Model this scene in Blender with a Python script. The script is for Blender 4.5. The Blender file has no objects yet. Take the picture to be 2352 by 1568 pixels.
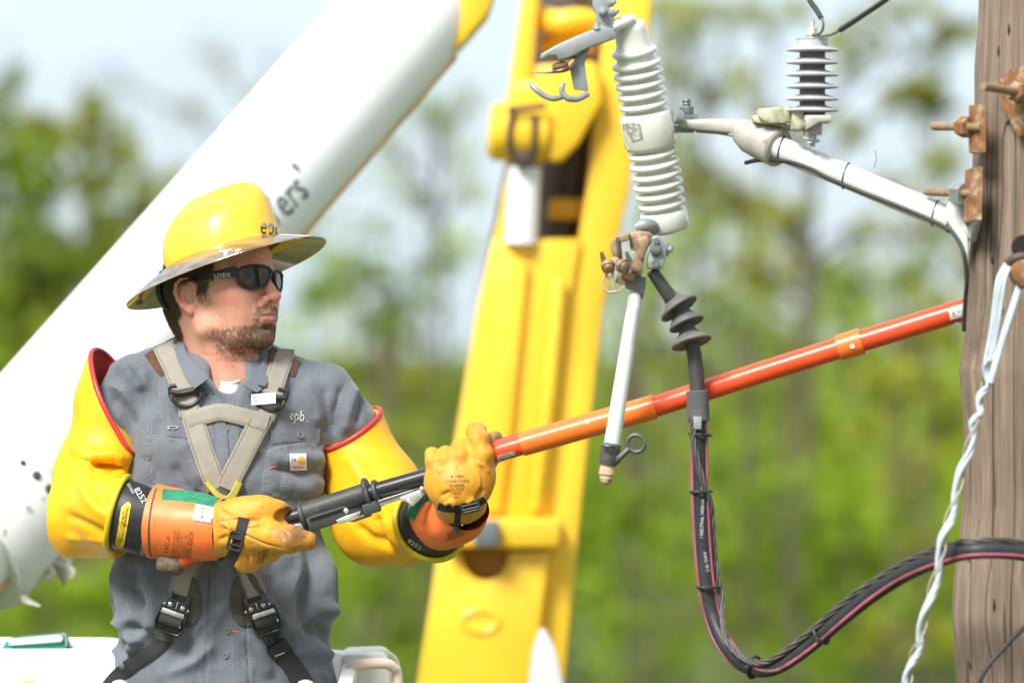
import bpy, bmesh, math, random
import numpy as np
from mathutils import Vector, Matrix, Quaternion
from mathutils.bvhtree import BVHTree
random.seed(7); np.random.seed(7)
scene = bpy.context.scene
C = bpy.data.collections.new('scene_objects'); scene.collection.children.link(C)
R = math.radians
PI = math.pi

# ------------------------------------------------------------------ camera, sky, sun, exposure
K = 0.18/2352.0          # 200 mm lens on a 36 mm sensor; photo measured on a 2352 x 1568 grid
CZ = 4.0                 # camera height
cam_d = bpy.data.cameras.new('camera'); cam = bpy.data.objects.new('camera', cam_d); C.objects.link(cam)
cam.location = (0, 0, CZ); cam.rotation_euler = (R(90), 0, 0)
cam_d.lens = 200; cam_d.sensor_width = 36; cam_d.clip_start = 0.5; cam_d.clip_end = 3000
cam_d.dof.use_dof = True; cam_d.dof.focus_distance = 9.85; cam_d.dof.aperture_fstop = 2.8
scene.camera = cam
scene.view_settings.view_transform = 'Standard'
try: scene.view_settings.look = 'None'
except Exception: pass
scene.view_settings.gamma = 1.0
scene.view_settings.exposure = 0.40
SUN_EL, SUN_AZ = 46.0, 212.0          # azimuth clockwise from +Y (away from the camera)
w = bpy.data.worlds.new('World'); scene.world = w; w.use_nodes = True
nt = w.node_tree; nt.nodes.clear()
def _n(t, **kw):
    n = nt.nodes.new(t)
    for k, v in kw.items(): setattr(n, k, v)
    return n
out = _n('ShaderNodeOutputWorld'); bg = _n('ShaderNodeBackground'); bg.inputs[1].default_value = 0.1
sky = _n('ShaderNodeTexSky', sky_type='NISHITA', sun_disc=False)
sky.sun_elevation = R(SUN_EL); sky.sun_rotation = R(SUN_AZ); sky.air_density = 1.0; sky.dust_density = 1.5
tc = _n('ShaderNodeTexCoord'); mp = _n('ShaderNodeMapping'); mp.inputs['Scale'].default_value = (1, 1, 2.2)
nz = _n('ShaderNodeTexNoise'); nz.inputs['Scale'].default_value = 9.0; nz.inputs['Detail'].default_value = 5
cr = _n('ShaderNodeValToRGB'); cr.color_ramp.elements[0].position = 0.34; cr.color_ramp.elements[1].position = 0.62
cr.color_ramp.elements[0].color = (0.72,)*3+(1,); cr.color_ramp.elements[1].color = (1,)*3+(1,)
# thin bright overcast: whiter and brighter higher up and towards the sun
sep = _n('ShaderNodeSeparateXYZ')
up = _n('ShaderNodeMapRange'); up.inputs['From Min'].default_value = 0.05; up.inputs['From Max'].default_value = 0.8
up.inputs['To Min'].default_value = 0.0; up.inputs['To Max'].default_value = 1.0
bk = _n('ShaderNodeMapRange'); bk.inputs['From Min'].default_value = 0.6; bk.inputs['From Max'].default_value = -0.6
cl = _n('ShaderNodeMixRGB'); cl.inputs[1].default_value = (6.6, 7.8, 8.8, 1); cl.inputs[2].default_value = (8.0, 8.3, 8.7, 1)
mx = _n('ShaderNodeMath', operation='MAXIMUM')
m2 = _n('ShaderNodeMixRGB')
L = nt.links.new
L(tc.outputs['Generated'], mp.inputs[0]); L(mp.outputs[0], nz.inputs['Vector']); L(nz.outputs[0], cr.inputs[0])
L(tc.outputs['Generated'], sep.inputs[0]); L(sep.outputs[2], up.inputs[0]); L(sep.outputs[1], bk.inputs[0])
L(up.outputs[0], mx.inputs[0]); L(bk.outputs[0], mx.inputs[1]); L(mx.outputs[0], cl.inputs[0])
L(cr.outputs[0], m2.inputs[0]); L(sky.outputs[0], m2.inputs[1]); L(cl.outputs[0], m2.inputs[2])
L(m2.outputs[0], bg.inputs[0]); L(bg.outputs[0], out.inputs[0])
sd = bpy.data.lights.new('sun', 'SUN'); sun = bpy.data.objects.new('sun', sd); C.objects.link(sun)
sd.energy = 4.8; sd.angle = R(20); sd.color = (1.0, 0.965, 0.9)
az, el = R(SUN_AZ), R(SUN_EL)
sv = Vector((math.sin(az)*math.cos(el), math.cos(az)*math.cos(el), math.sin(el)))
sun.rotation_euler = sv.to_track_quat('Z', 'Y').to_euler()

# ------------------------------------------------------------------ helpers
G = 1.0; NEAR = None     # NEAR: how much closer than first measured a group of things stands, by place along the frame
def near(px): return 0.0 if NEAR is None else float(np.interp(px, NEAR[0], NEAR[1]))
def W(px, py, Y=10.0):
    Y = Y+near(px); return Vector(((px-1176)*K*Y, Y, CZ-(py-784)*K*Y))
S = K*10.0
def proj(co):
    co = np.asarray(co); Y = co[:, 1]
    return co[:, 0]/(K*Y)+1176, 784-(co[:, 2]-CZ)/(K*Y)

_mats = {}
def M(name, col, rough=0.5, metal=0.0, var=0.0, vscale=8.0, bump=0.0, bscale=60.0, bdist=0.002, spec=0.5,
      stain=None, sscale=20.0, sth=0.6, swid=0.08, coat=0.0, stretch=(1, 1, 1), sheen=0.0, sss=0.0, attr=None, detail=6):
    if name in _mats: return _mats[name]
    m = bpy.data.materials.new(name); m.use_nodes = True; t = m.node_tree; N = t.nodes; l = t.links.new
    b = N['Principled BSDF']
    c4 = tuple(col)+(1,)
    b.inputs['Base Color'].default_value = c4; b.inputs['Roughness'].default_value = rough
    b.inputs['Metallic'].default_value = metal; b.inputs['Specular IOR Level'].default_value = spec
    b.inputs['Coat Weight'].default_value = coat; b.inputs['Coat Roughness'].default_value = 0.1
    if sheen: b.inputs['Sheen Weight'].default_value = sheen
    if sss:
        b.inputs['Subsurface Weight'].default_value = sss; b.inputs['Subsurface Radius'].default_value = (1, .35, .2); b.inputs['Subsurface Scale'].default_value = 0.006
    tc = N.new('ShaderNodeTexCoord'); mp = N.new('ShaderNodeMapping'); mp.inputs['Scale'].default_value = stretch
    l(tc.outputs['Object'], mp.inputs[0])
    cur = None
    if var:
        n = N.new('ShaderNodeTexNoise'); n.inputs['Scale'].default_value = vscale; n.inputs['Detail'].default_value = detail; l(mp.outputs[0], n.inputs['Vector'])
        r = N.new('ShaderNodeMapRange'); r.inputs['From Min'].default_value = .3; r.inputs['From Max'].default_value = .7
        r.inputs['To Min'].default_value = 1-var; r.inputs['To Max'].default_value = 1+var; l(n.outputs[0], r.inputs[0])
        mm = N.new('ShaderNodeVectorMath'); mm.operation = 'SCALE'; mm.inputs[0].default_value = col; l(r.outputs[0], mm.inputs['Scale'])
        cur = mm.outputs[0]
        rr = N.new('ShaderNodeMapRange'); rr.inputs['To Min'].default_value = max(0, rough-.12); rr.inputs['To Max'].default_value = min(1, rough+.12); l(n.outputs[0], rr.inputs[0]); l(rr.outputs[0], b.inputs['Roughness'])
    if stain:
        n = N.new('ShaderNodeTexNoise'); n.inputs['Scale'].default_value = sscale; n.inputs['Detail'].default_value = 8; n.inputs['Roughness'].default_value = .65; l(mp.outputs[0], n.inputs['Vector'])
        r = N.new('ShaderNodeMapRange'); r.inputs['From Min'].default_value = sth; r.inputs['From Max'].default_value = sth+swid; l(n.outputs[0], r.inputs[0])
        x = N.new('ShaderNodeMixRGB'); l(r.outputs[0], x.inputs[0]); x.inputs[2].default_value = tuple(stain)+(1,)
        if cur: l(cur, x.inputs[1])
        else: x.inputs[1].default_value = c4
        cur = x.outputs[0]
    if attr:
        for an, ac in attr:
            a = N.new('ShaderNodeAttribute'); a.attribute_name = an
            x = N.new('ShaderNodeMixRGB'); l(a.outputs['Fac'], x.inputs[0]); x.inputs[2].default_value = tuple(ac)+(1,)
            if cur: l(cur, x.inputs[1])
            else: x.inputs[1].default_value = c4
            cur = x.outputs[0]
    if cur: l(cur, b.inputs['Base Color'])
    if bump:
        n = N.new('ShaderNodeTexNoise'); n.inputs['Scale'].default_value = bscale; n.inputs['Detail'].default_value = 4; l(mp.outputs[0], n.inputs['Vector'])
        bp = N.new('ShaderNodeBump'); bp.inputs['Strength'].default_value = bump; bp.inputs['Distance'].default_value = bdist
        l(n.outputs[0], bp.inputs['Height']); l(bp.outputs[0], b.inputs['Normal'])
    _mats[name] = m
    return m

class MB:
    def __init__(s): s.v = []; s.f = []
    def add(s, v, f):
        o = len(s.v); s.v.extend([tuple(x) for x in v]); s.f.extend([tuple(i+o for i in q) for q in f]); return s

_loc = {}
def tagp(o, label=None, cat=None, group=None, kind=None):
    if label: o['label'] = label
    if cat: o['category'] = cat
    if group: o['group'] = group
    if kind: o['kind'] = kind
    return o
def thing(name, loc, label=None, cat=None, group=None):
    o = bpy.data.objects.new(name, None); C.objects.link(o); o.location = loc; _loc[o.name] = Vector(loc)
    o.empty_display_size = 0.05
    return tagp(o, label, cat, group)
def obj(name, mb, mat, parent=None, smooth=35, label=None, cat=None, group=None, kind=None, attrs=None):
    me = bpy.data.meshes.new(name)
    v = np.array(mb.v, dtype=np.float64).reshape(-1, 3)
    if parent is not None: org = _loc[parent.name]
    else:
        org = Vector(((v[:, 0].min()+v[:, 0].max())/2, (v[:, 1].min()+v[:, 1].max())/2, v[:, 2].min()))
    vv = v-np.array(org)
    me.from_pydata(vv.tolist(), [], mb.f if not isinstance(mb.f, np.ndarray) else mb.f.tolist())
    me.validate(clean_customdata=False)
    o = bpy.data.objects.new(name, me); C.objects.link(o)
    _loc[o.name] = Vector(org)
    if parent is not None:
        # chains of parents keep local offsets: a child sits at its parent's origin
        o.parent = parent; o.location = (0, 0, 0)
    else: o.location = org
    me.materials.append(mat)
    if smooth is not None:
        me.shade_smooth()
        if smooth < 180:
            try: me.set_sharp_from_angle(angle=R(smooth))
            except Exception: pass
    else: me.shade_flat()
    if attrs:
        for k, a in attrs.items():
            at = me.attributes.new(k, 'FLOAT', 'POINT'); at.data.foreach_set('value', np.asarray(a, dtype=np.float32))
    return tagp(o, label, cat, group, kind)

def crom(pts, n=8):
    P = [Vector(p) for p in pts]
    if len(P) < 3: return P if n < 2 else [P[0].lerp(P[-1], i/n) for i in range(n+1)]
    P = [2*P[0]-P[1]]+P+[2*P[-1]-P[-2]]; o = []
    for i in range(1, len(P)-2):
        for k in range(n):
            t = k/n; a, b, c, d = P[i-1:i+3]
            o.append(0.5*((2*b)+(c-a)*t+(2*a-5*b+4*c-d)*t*t+(3*b-a-3*c+d)*t**3))
    o.append(P[-2]); return o
def resample_vals(vals, n):
    return list(np.interp(np.linspace(0, 1, n), np.linspace(0, 1, len(vals)), vals))
def frames(P):
    T = [(P[min(i+1, len(P)-1)]-P[max(i-1, 0)]).normalized() for i in range(len(P))]
    u = T[0].orthogonal().normalized()
    up0 = Vector((0, 0, 1))
    if abs(T[0].dot(up0)) < .95: u = (up0-T[0]*up0.dot(T[0])).normalized()
    o = []
    for i, t in enumerate(T):
        if i: u = (u-t*u.dot(t)).normalized()
        o.append((t, u, t.cross(u).normalized()))
    return o
def tube(mb, pts, r, seg=12, sm=6, cap=True, flat=1.0, squash=None):
    P = crom(pts, sm) if sm > 1 else [Vector(p) for p in pts]
    r = [r]*len(P) if not hasattr(r, '__len__') else resample_vals(r, len(P))
    r = [q*G for q in r]
    F = frames(P); v = []; f = []
    for p, (t, u, b), rr in zip(P, F, r):
        for k in range(seg):
            a = 2*PI*k/seg; v.append(p+u*math.cos(a)*rr*flat+b*math.sin(a)*rr)
    n = len(P)
    for i in range(n-1):
        for k in range(seg):
            k2 = (k+1) % seg; f.append((i*seg+k, i*seg+k2, (i+1)*seg+k2, (i+1)*seg+k))
    if cap:
        f.append(tuple(range(seg))[::-1]); f.append(tuple((n-1)*seg+k for k in range(seg)))
    mb.add(v, f); return mb
def lathe(mb, a, b, prof, seg=32, up=None, jit=None):
    """prof: list of (t along a->b in 0..1 (or metres if b is a unit Vector), radius)"""
    a = Vector(a); b = Vector(b); ax = b-a; Ln = ax.length; ax.normalize()
    u = ax.orthogonal().normalized() if up is None else (Vector(up)-ax*Vector(up).dot(ax)).normalized()
    w_ = ax.cross(u); v = []; f = []
    for (t, r) in prof:
        for k in range(seg):
            g = 2*PI*k/seg; v.append(a+ax*(t*Ln)+(u*math.cos(g)+w_*math.sin(g))*max(r*G, 1e-5))
    n = len(prof)
    for i in range(n-1):
        for k in range(seg):
            k2 = (k+1) % seg; f.append((i*seg+k, i*seg+k2, (i+1)*seg+k2, (i+1)*seg+k))
    f.append(tuple(range(seg))[::-1]); f.append(tuple((n-1)*seg+k for k in range(seg)))
    mb.add(v, f); return mb
def box(mb, c, size, rot=None, bev=0.0, seg=2):
    bm = bmesh.new(); bmesh.ops.create_cube(bm, size=1.0)
    for v in bm.verts: v.co = Vector((v.co.x*size[0], v.co.y*size[1], v.co.z*size[2]))*G
    if bev: bmesh.ops.bevel(bm, geom=bm.edges[:], offset=bev, segments=seg, affect='EDGES', profile=.5)
    Mx = rot if rot is not None else Matrix.Identity(3)
    bm.verts.ensure_lookup_table()
    mb.add([Vector(c)+Mx@v.co for v in bm.verts], [[v.index for v in f.verts] for f in bm.faces]); bm.free(); return mb
def prism(mb, poly, Y0, Y1, bev=0.0, Yr=None, seg=2):
    """outline given on the photo grid at depth Yr, extruded between depths Y0 and Y1 (metres)"""
    Yr = Yr or Y0; dy = near(sum(q[0] for q in poly)/len(poly)); pts = [W(x, y, Yr+dy-near(x)) for x, y in poly]; Y0 += dy; Y1 += dy
    ar = sum(pts[i].x*pts[(i+1) % len(pts)].z-pts[(i+1) % len(pts)].x*pts[i].z for i in range(len(pts)))
    if ar < 0: pts = pts[::-1]
    bm = bmesh.new()
    a = [bm.verts.new((p.x, Y0, p.z)) for p in pts]; b = [bm.verts.new((p.x, Y1, p.z)) for p in pts]
    n = len(pts)
    bm.faces.new(a); bm.faces.new(b[::-1])
    for i in range(n): bm.faces.new((a[i], b[i], b[(i+1) % n], a[(i+1) % n]))
    bmesh.ops.recalc_face_normals(bm, faces=bm.faces[:])
    if bev: bmesh.ops.bevel(bm, geom=bm.edges[:], offset=bev, segments=seg, affect='EDGES', profile=.5, clamp_overlap=True)
    bmesh.ops.triangulate(bm, faces=[f for f in bm.faces if len(f.verts) > 4])
    bm.verts.ensure_lookup_table(); bm.verts.index_update()
    mb.add([v.co.copy() for v in bm.verts], [[v.index for v in f.verts] for f in bm.faces]); bm.free(); return mb
def torus(mb, c, ax, R0, r, seg=32, rs=10, sx=1.0, up=None):
    ax = Vector(ax).normalized(); u = ax.orthogonal().normalized() if up is None else (Vector(up)-ax*Vector(up).dot(ax)).normalized(); w_ = ax.cross(u); c = Vector(c)
    v = []; f = []; R0 *= G; r *= G
    for i in range(seg):
        a = 2*PI*i/seg; d = u*math.cos(a)*sx+w_*math.sin(a); dn = d.normalized()
        for k in range(rs):
            g = 2*PI*k/rs; v.append(c+d*R0+dn*r*math.cos(g)+ax*r*math.sin(g))
    for i in range(seg):
        for k in range(rs):
            i2 = (i+1) % seg; k2 = (k+1) % rs; f.append((i*rs+k, i2*rs+k, i2*rs+k2, i*rs+k2))
    mb.add(v, f); return mb
def rotz_to(d, up=(0, 0, 1)):
    """matrix whose X axis is d, Z axis is close to up"""
    x = Vector(d).normalized(); z = (Vector(up)-x*Vector(up).dot(x)).normalized(); y = z.cross(x)
    return Matrix((x, y, z)).transposed()
def hexbolt(mb, c, ax, r, h, shank=None, sr=None):
    ax = Vector(ax).normalized(); c = Vector(c)
    lathe(mb, c, c+ax*h, [(0, r*.92), (.08, r), (.85, r), (1, r*.85)], seg=6)
    if shank:
        n = int(shank/(sr*0.35)); pr = [(i/n, sr*(1.0 if i % 2 else .86)) for i in range(n+1)]
        lathe(mb, c+ax*h, c+ax*(h+shank), pr, seg=12)
    return mb

# ---- signed distance fields turned into meshes (surface nets)
class Field:
    def __init__(s, lo, hi, h):
        s.h = h; s.lo = np.array(lo, float); n = np.ceil((np.array(hi)-s.lo)/h).astype(int)+1; s.n = n
        s.ax = [(s.lo[i]+h*np.arange(n[i])).astype(np.float32) for i in range(3)]
        s.F = np.full(n, 0.2, np.float32)
    def _sl(s, lo, hi, m):
        o = []
        for i in range(3):
            a = int(max(0, math.floor((lo[i]-m-s.lo[i])/s.h))); b = int(min(s.n[i], math.ceil((hi[i]+m-s.lo[i])/s.h)+1))
            if b <= a: return None
            o.append(slice(a, b))
        return tuple(o)
    def put(s, fn, lo, hi, k=0.01, op='u'):
        q = s._sl(lo, hi, k+2.5*s.h)
        if q is None: return s
        X = s.ax[0][q[0]][:, None, None]; Y = s.ax[1][q[1]][None, :, None]; Z = s.ax[2][q[2]][None, None, :]
        d = fn(X, Y, Z).astype(np.float32); a = s.F[q]; k = max(k, 1e-6)
        if op == 'u':
            hh = np.maximum(k-np.abs(a-d), 0)/k; s.F[q] = np.minimum(a, d)-hh*hh*k*.25
        else:
            hh = np.maximum(k-np.abs(a+d), 0)/k; s.F[q] = np.maximum(a, -d)+hh*hh*k*.25
        return s
    def cap(s, a, b, ra, rb=None, k=0.01, op='u'):
        rb = ra if rb is None else rb; a = np.array(a, float); b = np.array(b, float); ba = b-a; L2 = max(float(ba@ba), 1e-12)
        def fn(X, Y, Z):
            t = np.clip(((X-a[0])*ba[0]+(Y-a[1])*ba[1]+(Z-a[2])*ba[2])/L2, 0, 1)
            return np.sqrt((X-a[0]-t*ba[0])**2+(Y-a[1]-t*ba[1])**2+(Z-a[2]-t*ba[2])**2)-(ra+(rb-ra)*t)
        r = max(ra, rb); return s.put(fn, np.minimum(a, b)-r, np.maximum(a, b)+r, k, op)
    def chain(s, pts, rs, k=0.01, op='u'):
        for i in range(len(pts)-1): s.cap(pts[i], pts[i+1], rs[i], rs[i+1], k, op)
        return s
    def ell(s, c, r, rot=None, k=0.01, op='u'):
        c = np.array(c, float); r = np.array(r, float); A = np.eye(3) if rot is None else np.array(rot)
        def fn(X, Y, Z):
            x, y, z = X-c[0], Y-c[1], Z-c[2]
            u = [A[0, i]*x+A[1, i]*y+A[2, i]*z for i in range(3)]
            k0 = np.sqrt(sum((u[i]/r[i])**2 for i in range(3))); k1 = np.sqrt(sum((u[i]/r[i]**2)**2 for i in range(3)))+1e-9
            return k0*(k0-1)/k1
        R0 = r.max() if rot is not None else r
        return s.put(fn, c-R0, c+R0, k, op)
    def bx(s, c, hs, rot=None, rd=0.0, k=0.01, op='u'):
        c = np.array(c, float); hs = np.array(hs, float)-rd; A = np.eye(3) if rot is None else np.array(rot)
        def fn(X, Y, Z):
            x, y, z = X-c[0], Y-c[1], Z-c[2]
            q = [np.abs(A[0, i]*x+A[1, i]*y+A[2, i]*z)-hs[i] for i in range(3)]
            return np.sqrt(sum(np.maximum(a, 0)**2 for a in q))+np.minimum(np.maximum(q[0], np.maximum(q[1], q[2])), 0)-rd
        R0 = np.linalg.norm(hs)+rd
        return s.put(fn, c-R0, c+R0, k, op)
    def mesh(s, relax=1):
        F = s.F; sg = F < 0
        c = np.zeros(tuple(s.n-1), np.int8)
        for i in (0, 1):
            for j in (0, 1):
                for k in (0, 1): c += sg[i:s.n[0]-1+i, j:s.n[1]-1+j, k:s.n[2]-1+k]
        act = (c > 0) & (c < 8); idx = np.full(act.shape, -1, np.int64); ai = np.argwhere(act); idx[act] = np.arange(len(ai))
        ps = np.zeros((len(ai), 3)); cn = np.zeros(len(ai))
        cor = [(i, j, k) for i in (0, 1) for j in (0, 1) for k in (0, 1)]
        for a in cor:
            for d in range(3):
                if a[d]: continue
                b = list(a); b[d] = 1
                fa = F[ai[:, 0]+a[0], ai[:, 1]+a[1], ai[:, 2]+a[2]]; fb = F[ai[:, 0]+b[0], ai[:, 1]+b[1], ai[:, 2]+b[2]]
                x = (fa < 0) != (fb < 0); t = np.where(x, fa/np.where(x, fa-fb, 1), 0)
                p = np.array(a, float)[None, :].repeat(len(ai), 0); p[:, d] += t
                ps[x] += p[x]; cn[x] += 1
        V = s.lo+s.h*(ai+ps/cn[:, None]); Q = []
        for d in range(3):
            e = [0, 0, 0]; e[d] = 1; o1, o2 = [(1, 2), (2, 0), (0, 1)][d]
            A = sg[:s.n[0]-e[0], :s.n[1]-e[1], :s.n[2]-e[2]]; B = sg[e[0]:, e[1]:, e[2]:]
            g = np.argwhere(A != B); ok = (g[:, o1] > 0) & (g[:, o2] > 0) & (g[:, o1] < s.n[o1]-1) & (g[:, o2] < s.n[o2]-1); g = g[ok]
            def cell(q1, q2):
                h = g.copy(); h[:, o1] -= q1; h[:, o2] -= q2; return idx[h[:, 0], h[:, 1], h[:, 2]]
            q = np.stack([cell(1, 1), cell(0, 1), cell(0, 0), cell(1, 0)], 1)
            ins = A[g[:, 0], g[:, 1], g[:, 2]]; q[~ins] = q[~ins][:, ::-1]; Q.append(q)
        Q = np.concatenate(Q); Q = Q[(Q >= 0).all(1)]
        for _ in range(relax): V = relaxm(V, Q)
        return V, Q
def relaxm(V, Q, lam=.5):
    acc = np.zeros_like(V); cn = np.zeros(len(V)); m = Q.shape[1]
    for a in range(m):
        for b in ((a+1) % m, (a-1) % m):
            for d in range(3): acc[:, d] += np.bincount(Q[:, a], V[Q[:, b], d], len(V))
            cn += np.bincount(Q[:, a], minlength=len(V))
    return V+(acc/np.maximum(cn, 1)[:, None]-V)*lam
def vnorm(V, Q):
    a = V[Q[:, 2]]-V[Q[:, 0]]; b = V[Q[:, 3 % Q.shape[1]]]-V[Q[:, 1]]
    n = np.cross(a, b); N = np.zeros_like(V)
    for j in range(Q.shape[1]):
        for d in range(3): N[:, d] += np.bincount(Q[:, j], n[:, d], len(V))
    return N/np.maximum(np.linalg.norm(N, axis=1), 1e-12)[:, None]
def segdist(px, py, pts):
    d = np.full(px.shape, 1e9); tt = np.zeros(px.shape); L0 = 0; tot = sum(math.dist(pts[i], pts[i+1]) for i in range(len(pts)-1)); sd = np.zeros(px.shape)
    for i in range(len(pts)-1):
        ax, ay = pts[i]; bx_, by = pts[i+1]; dx, dy = bx_-ax, by-ay; l2 = dx*dx+dy*dy+1e-9
        t = np.clip(((px-ax)*dx+(py-ay)*dy)/l2, 0, 1); e = np.hypot(px-ax-t*dx, py-ay-t*dy); m = e < d
        side = (px-ax)*dy-(py-ay)*dx
        d = np.where(m, e, d); tt = np.where(m, (L0+t*math.sqrt(l2))/tot, tt); sd = np.where(m, side, sd); L0 += math.sqrt(l2)
    return d, tt, sd
def folds(V, N, L_, front=True):
    """real folds: each (polyline on the photo grid, half width in px, height in m) lifts or sinks the cloth along its normal"""
    px, py = proj(V); D = np.zeros(len(V)); fm = np.clip(-N[:, 1]*2+.2, 0, 1) if front else 1
    for pts, wd, am in L_:
        d, t, _ = segdist(px, py, [tuple(map(float, p)) for p in pts])
        D += am*np.exp(-(d/wd)**2)*np.clip(np.minimum(t, 1-t)*5+.15, 0, 1)
    return V+N*(D*fm)[:, None]
def vnoise(V, sc, seed=0):
    """smooth value noise on points"""
    rs = np.random.RandomState(seed); T = rs.rand(32, 32, 32)*2-1; q = V*sc+1000.0; i = np.floor(q).astype(int); f = q-i; f = f*f*(3-2*f); o = 0
    for a in (0, 1):
        for b in (0, 1):
            for c in (0, 1):
                wgt = (f[:, 0] if a else 1-f[:, 0])*(f[:, 1] if b else 1-f[:, 1])*(f[:, 2] if c else 1-f[:, 2])
                o = o+wgt*T[(i[:, 0]+a) % 32, (i[:, 1]+b) % 32, (i[:, 2]+c) % 32]
    return o
def mesh_mb(V, Q):
    m = MB(); m.v = V; m.f = Q; return m
def bvh(*VQ):
    v = []; f = []
    for V, Q in VQ:
        o = len(v); v.extend(map(tuple, V)); f.extend([tuple(int(i)+o for i in q) for q in Q])
    return BVHTree.FromPolygons(v, f)
CAM = Vector((0, 0, CZ))
def hit(T, px, py):
    d = (W(px, py, 10)-CAM).normalized(); h = T.ray_cast(CAM, d)
    return h[0], h[1]
def decal(mb, verts, faces, T, off=0.0006, subdiv=0, fallback=None):
    """lay a flat outline (photo-grid coordinates) on the surface behind it, as real thin geometry"""
    v = []; good = []
    for (x, y) in verts:
        p, n = hit(T, x, y)
        if p is None: v.append((0, 0, 0)); good.append(False); continue
        if n.y > 0: n = -n
        v.append(p+n*off*.4+(CAM-p).normalized()*off); good.append(True)
    mb.add(v, [f for f in faces if all(good[i] for i in f)]); return mb
def strap(mb, pts, wd, T, off=0.002, na=6, step=5.0, smooth=6, sink=0.003, wfun=None, sm=8):
    """a woven strap or seam following a photo-grid line, lying on surface T; gets thickness"""
    P = crom([Vector((x, y, 0)) for x, y in pts], sm) if sm > 1 else [Vector((x, y, 0)) for x, y in pts]
    d = [0]
    for i in range(1, len(P)): d.append(d[-1]+(P[i]-P[i-1]).length)
    n = max(2, int(d[-1]/step)); s_ = np.linspace(0, d[-1], n+1)
    xs = np.interp(s_, d, [p.x for p in P]); ys = np.interp(s_, d, [p.y for p in P])
    ws = [wd]*(n+1) if not hasattr(wd, '__len__') else resample_vals(wd, n+1)
    tx = np.gradient(xs); ty = np.gradient(ys); ln = np.hypot(tx, ty); tx /= ln; ty /= ln
    Dp = np.zeros((n+1, na+1)); XY = np.zeros((n+1, na+1, 2))
    for i in range(n+1):
        for j in range(na+1):
            q = (j/na-.5)*ws[i]; x = xs[i]-ty[i]*q; y = ys[i]+tx[i]*q; XY[i, j] = (x, y)
            p, nn = hit(T, x, y); Dp[i, j] = p.y if p is not None else np.nan
    if np.isnan(Dp).any():
        m = np.nanmean(Dp) if not np.isnan(Dp).all() else 10.0
        for i in range(n+1):
            r_ = Dp[i]; g = ~np.isnan(r_)
            Dp[i] = np.interp(np.arange(na+1), np.arange(na+1)[g], r_[g]) if g.any() else (Dp[i-1] if i else m)
    for _ in range(smooth):
        Z = np.pad(Dp, 1, mode='edge'); A = (Z[:-2, 1:-1]+Z[2:, 1:-1]+Z[1:-1, :-2]+Z[1:-1, 2:])/4; Dp = np.minimum(Dp, A)*.5+A*.5
    v = []; f = []
    for i in range(n+1):
        row = [W(XY[i, j, 0], XY[i, j, 1], Dp[i, j]-off-(0 if 0 < j < na else -off*.25)) for j in range(na+1)]
        row = [W(XY[i, 0, 0], XY[i, 0, 1], Dp[i, 0]+sink)]+row+[W(XY[i, na, 0], XY[i, na, 1], Dp[i, na]+sink)]
        v += row
    m = na+3
    for i in range(n):
        for j in range(m-1): f.append((i*m+j, (i+1)*m+j, (i+1)*m+j+1, i*m+j+1))
    f.append(tuple(range(m))); f.append(tuple(n*m+j for j in range(m))[::-1])
    mb.add(v, f); return mb
def dashes(mb, pts, T, dash=6, gap=4, wd=1.4, off=0.001, sm=6):
    """a row of stitches"""
    P = crom([Vector((x, y, 0)) for x, y in pts], sm) if sm > 1 else [Vector((x, y, 0)) for x, y in pts]
    d = [0]
    for i in range(1, len(P)): d.append(d[-1]+(P[i]-P[i-1]).length)
    s0 = 0
    xs = [p.x for p in P]; ys = [p.y for p in P]
    while s0+dash < d[-1]:
        a = (np.interp(s0, d, xs), np.interp(s0, d, ys)); b = (np.interp(s0+dash, d, xs), np.interp(s0+dash, d, ys))
        tx, ty = b[0]-a[0], b[1]-a[1]; l_ = math.hypot(tx, ty)+1e-9; nx, ny = -ty/l_*wd/2, tx/l_*wd/2
        decal(mb, [(a[0]-nx, a[1]-ny), (b[0]-nx, b[1]-ny), (b[0]+nx, b[1]+ny), (a[0]+nx, a[1]+ny)], [(0, 1, 2, 3)], T, off)
        s0 += dash+gap
    return mb
def text2d(s, size, cx, cy, ang=0, xs=1.0, bold=0.0, shear=0.0):
    cu = bpy.data.curves.new('t', 'FONT'); cu.body = s; cu.size = size; cu.align_x = 'CENTER'; cu.align_y = 'CENTER'; cu.resolution_u = 3; cu.offset = bold; cu.shear = shear
    o = bpy.data.objects.new('t', cu); C.objects.link(o); bpy.context.view_layer.update(); ev = o.evaluated_get(bpy.context.evaluated_depsgraph_get()); me = ev.to_mesh()
    ca, sa = math.cos(R(ang)), math.sin(R(ang)); v = []
    for q in me.vertices:
        x, y = q.co.x*xs, -q.co.y; v.append((cx+x*ca-y*sa, cy+x*sa+y*ca))
    f = [tuple(p.vertices) for p in me.polygons]; ev.to_mesh_clear(); bpy.data.objects.remove(o); bpy.data.curves.remove(cu)
    return v, f
def write(mb, s, size, cx, cy, T, ang=0, xs=1.0, bold=0.0, off=0.0008, shear=0.0):
    v, f = text2d(s, size, cx, cy, ang, xs, bold, shear); return decal(mb, v, f, T, off)
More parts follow.
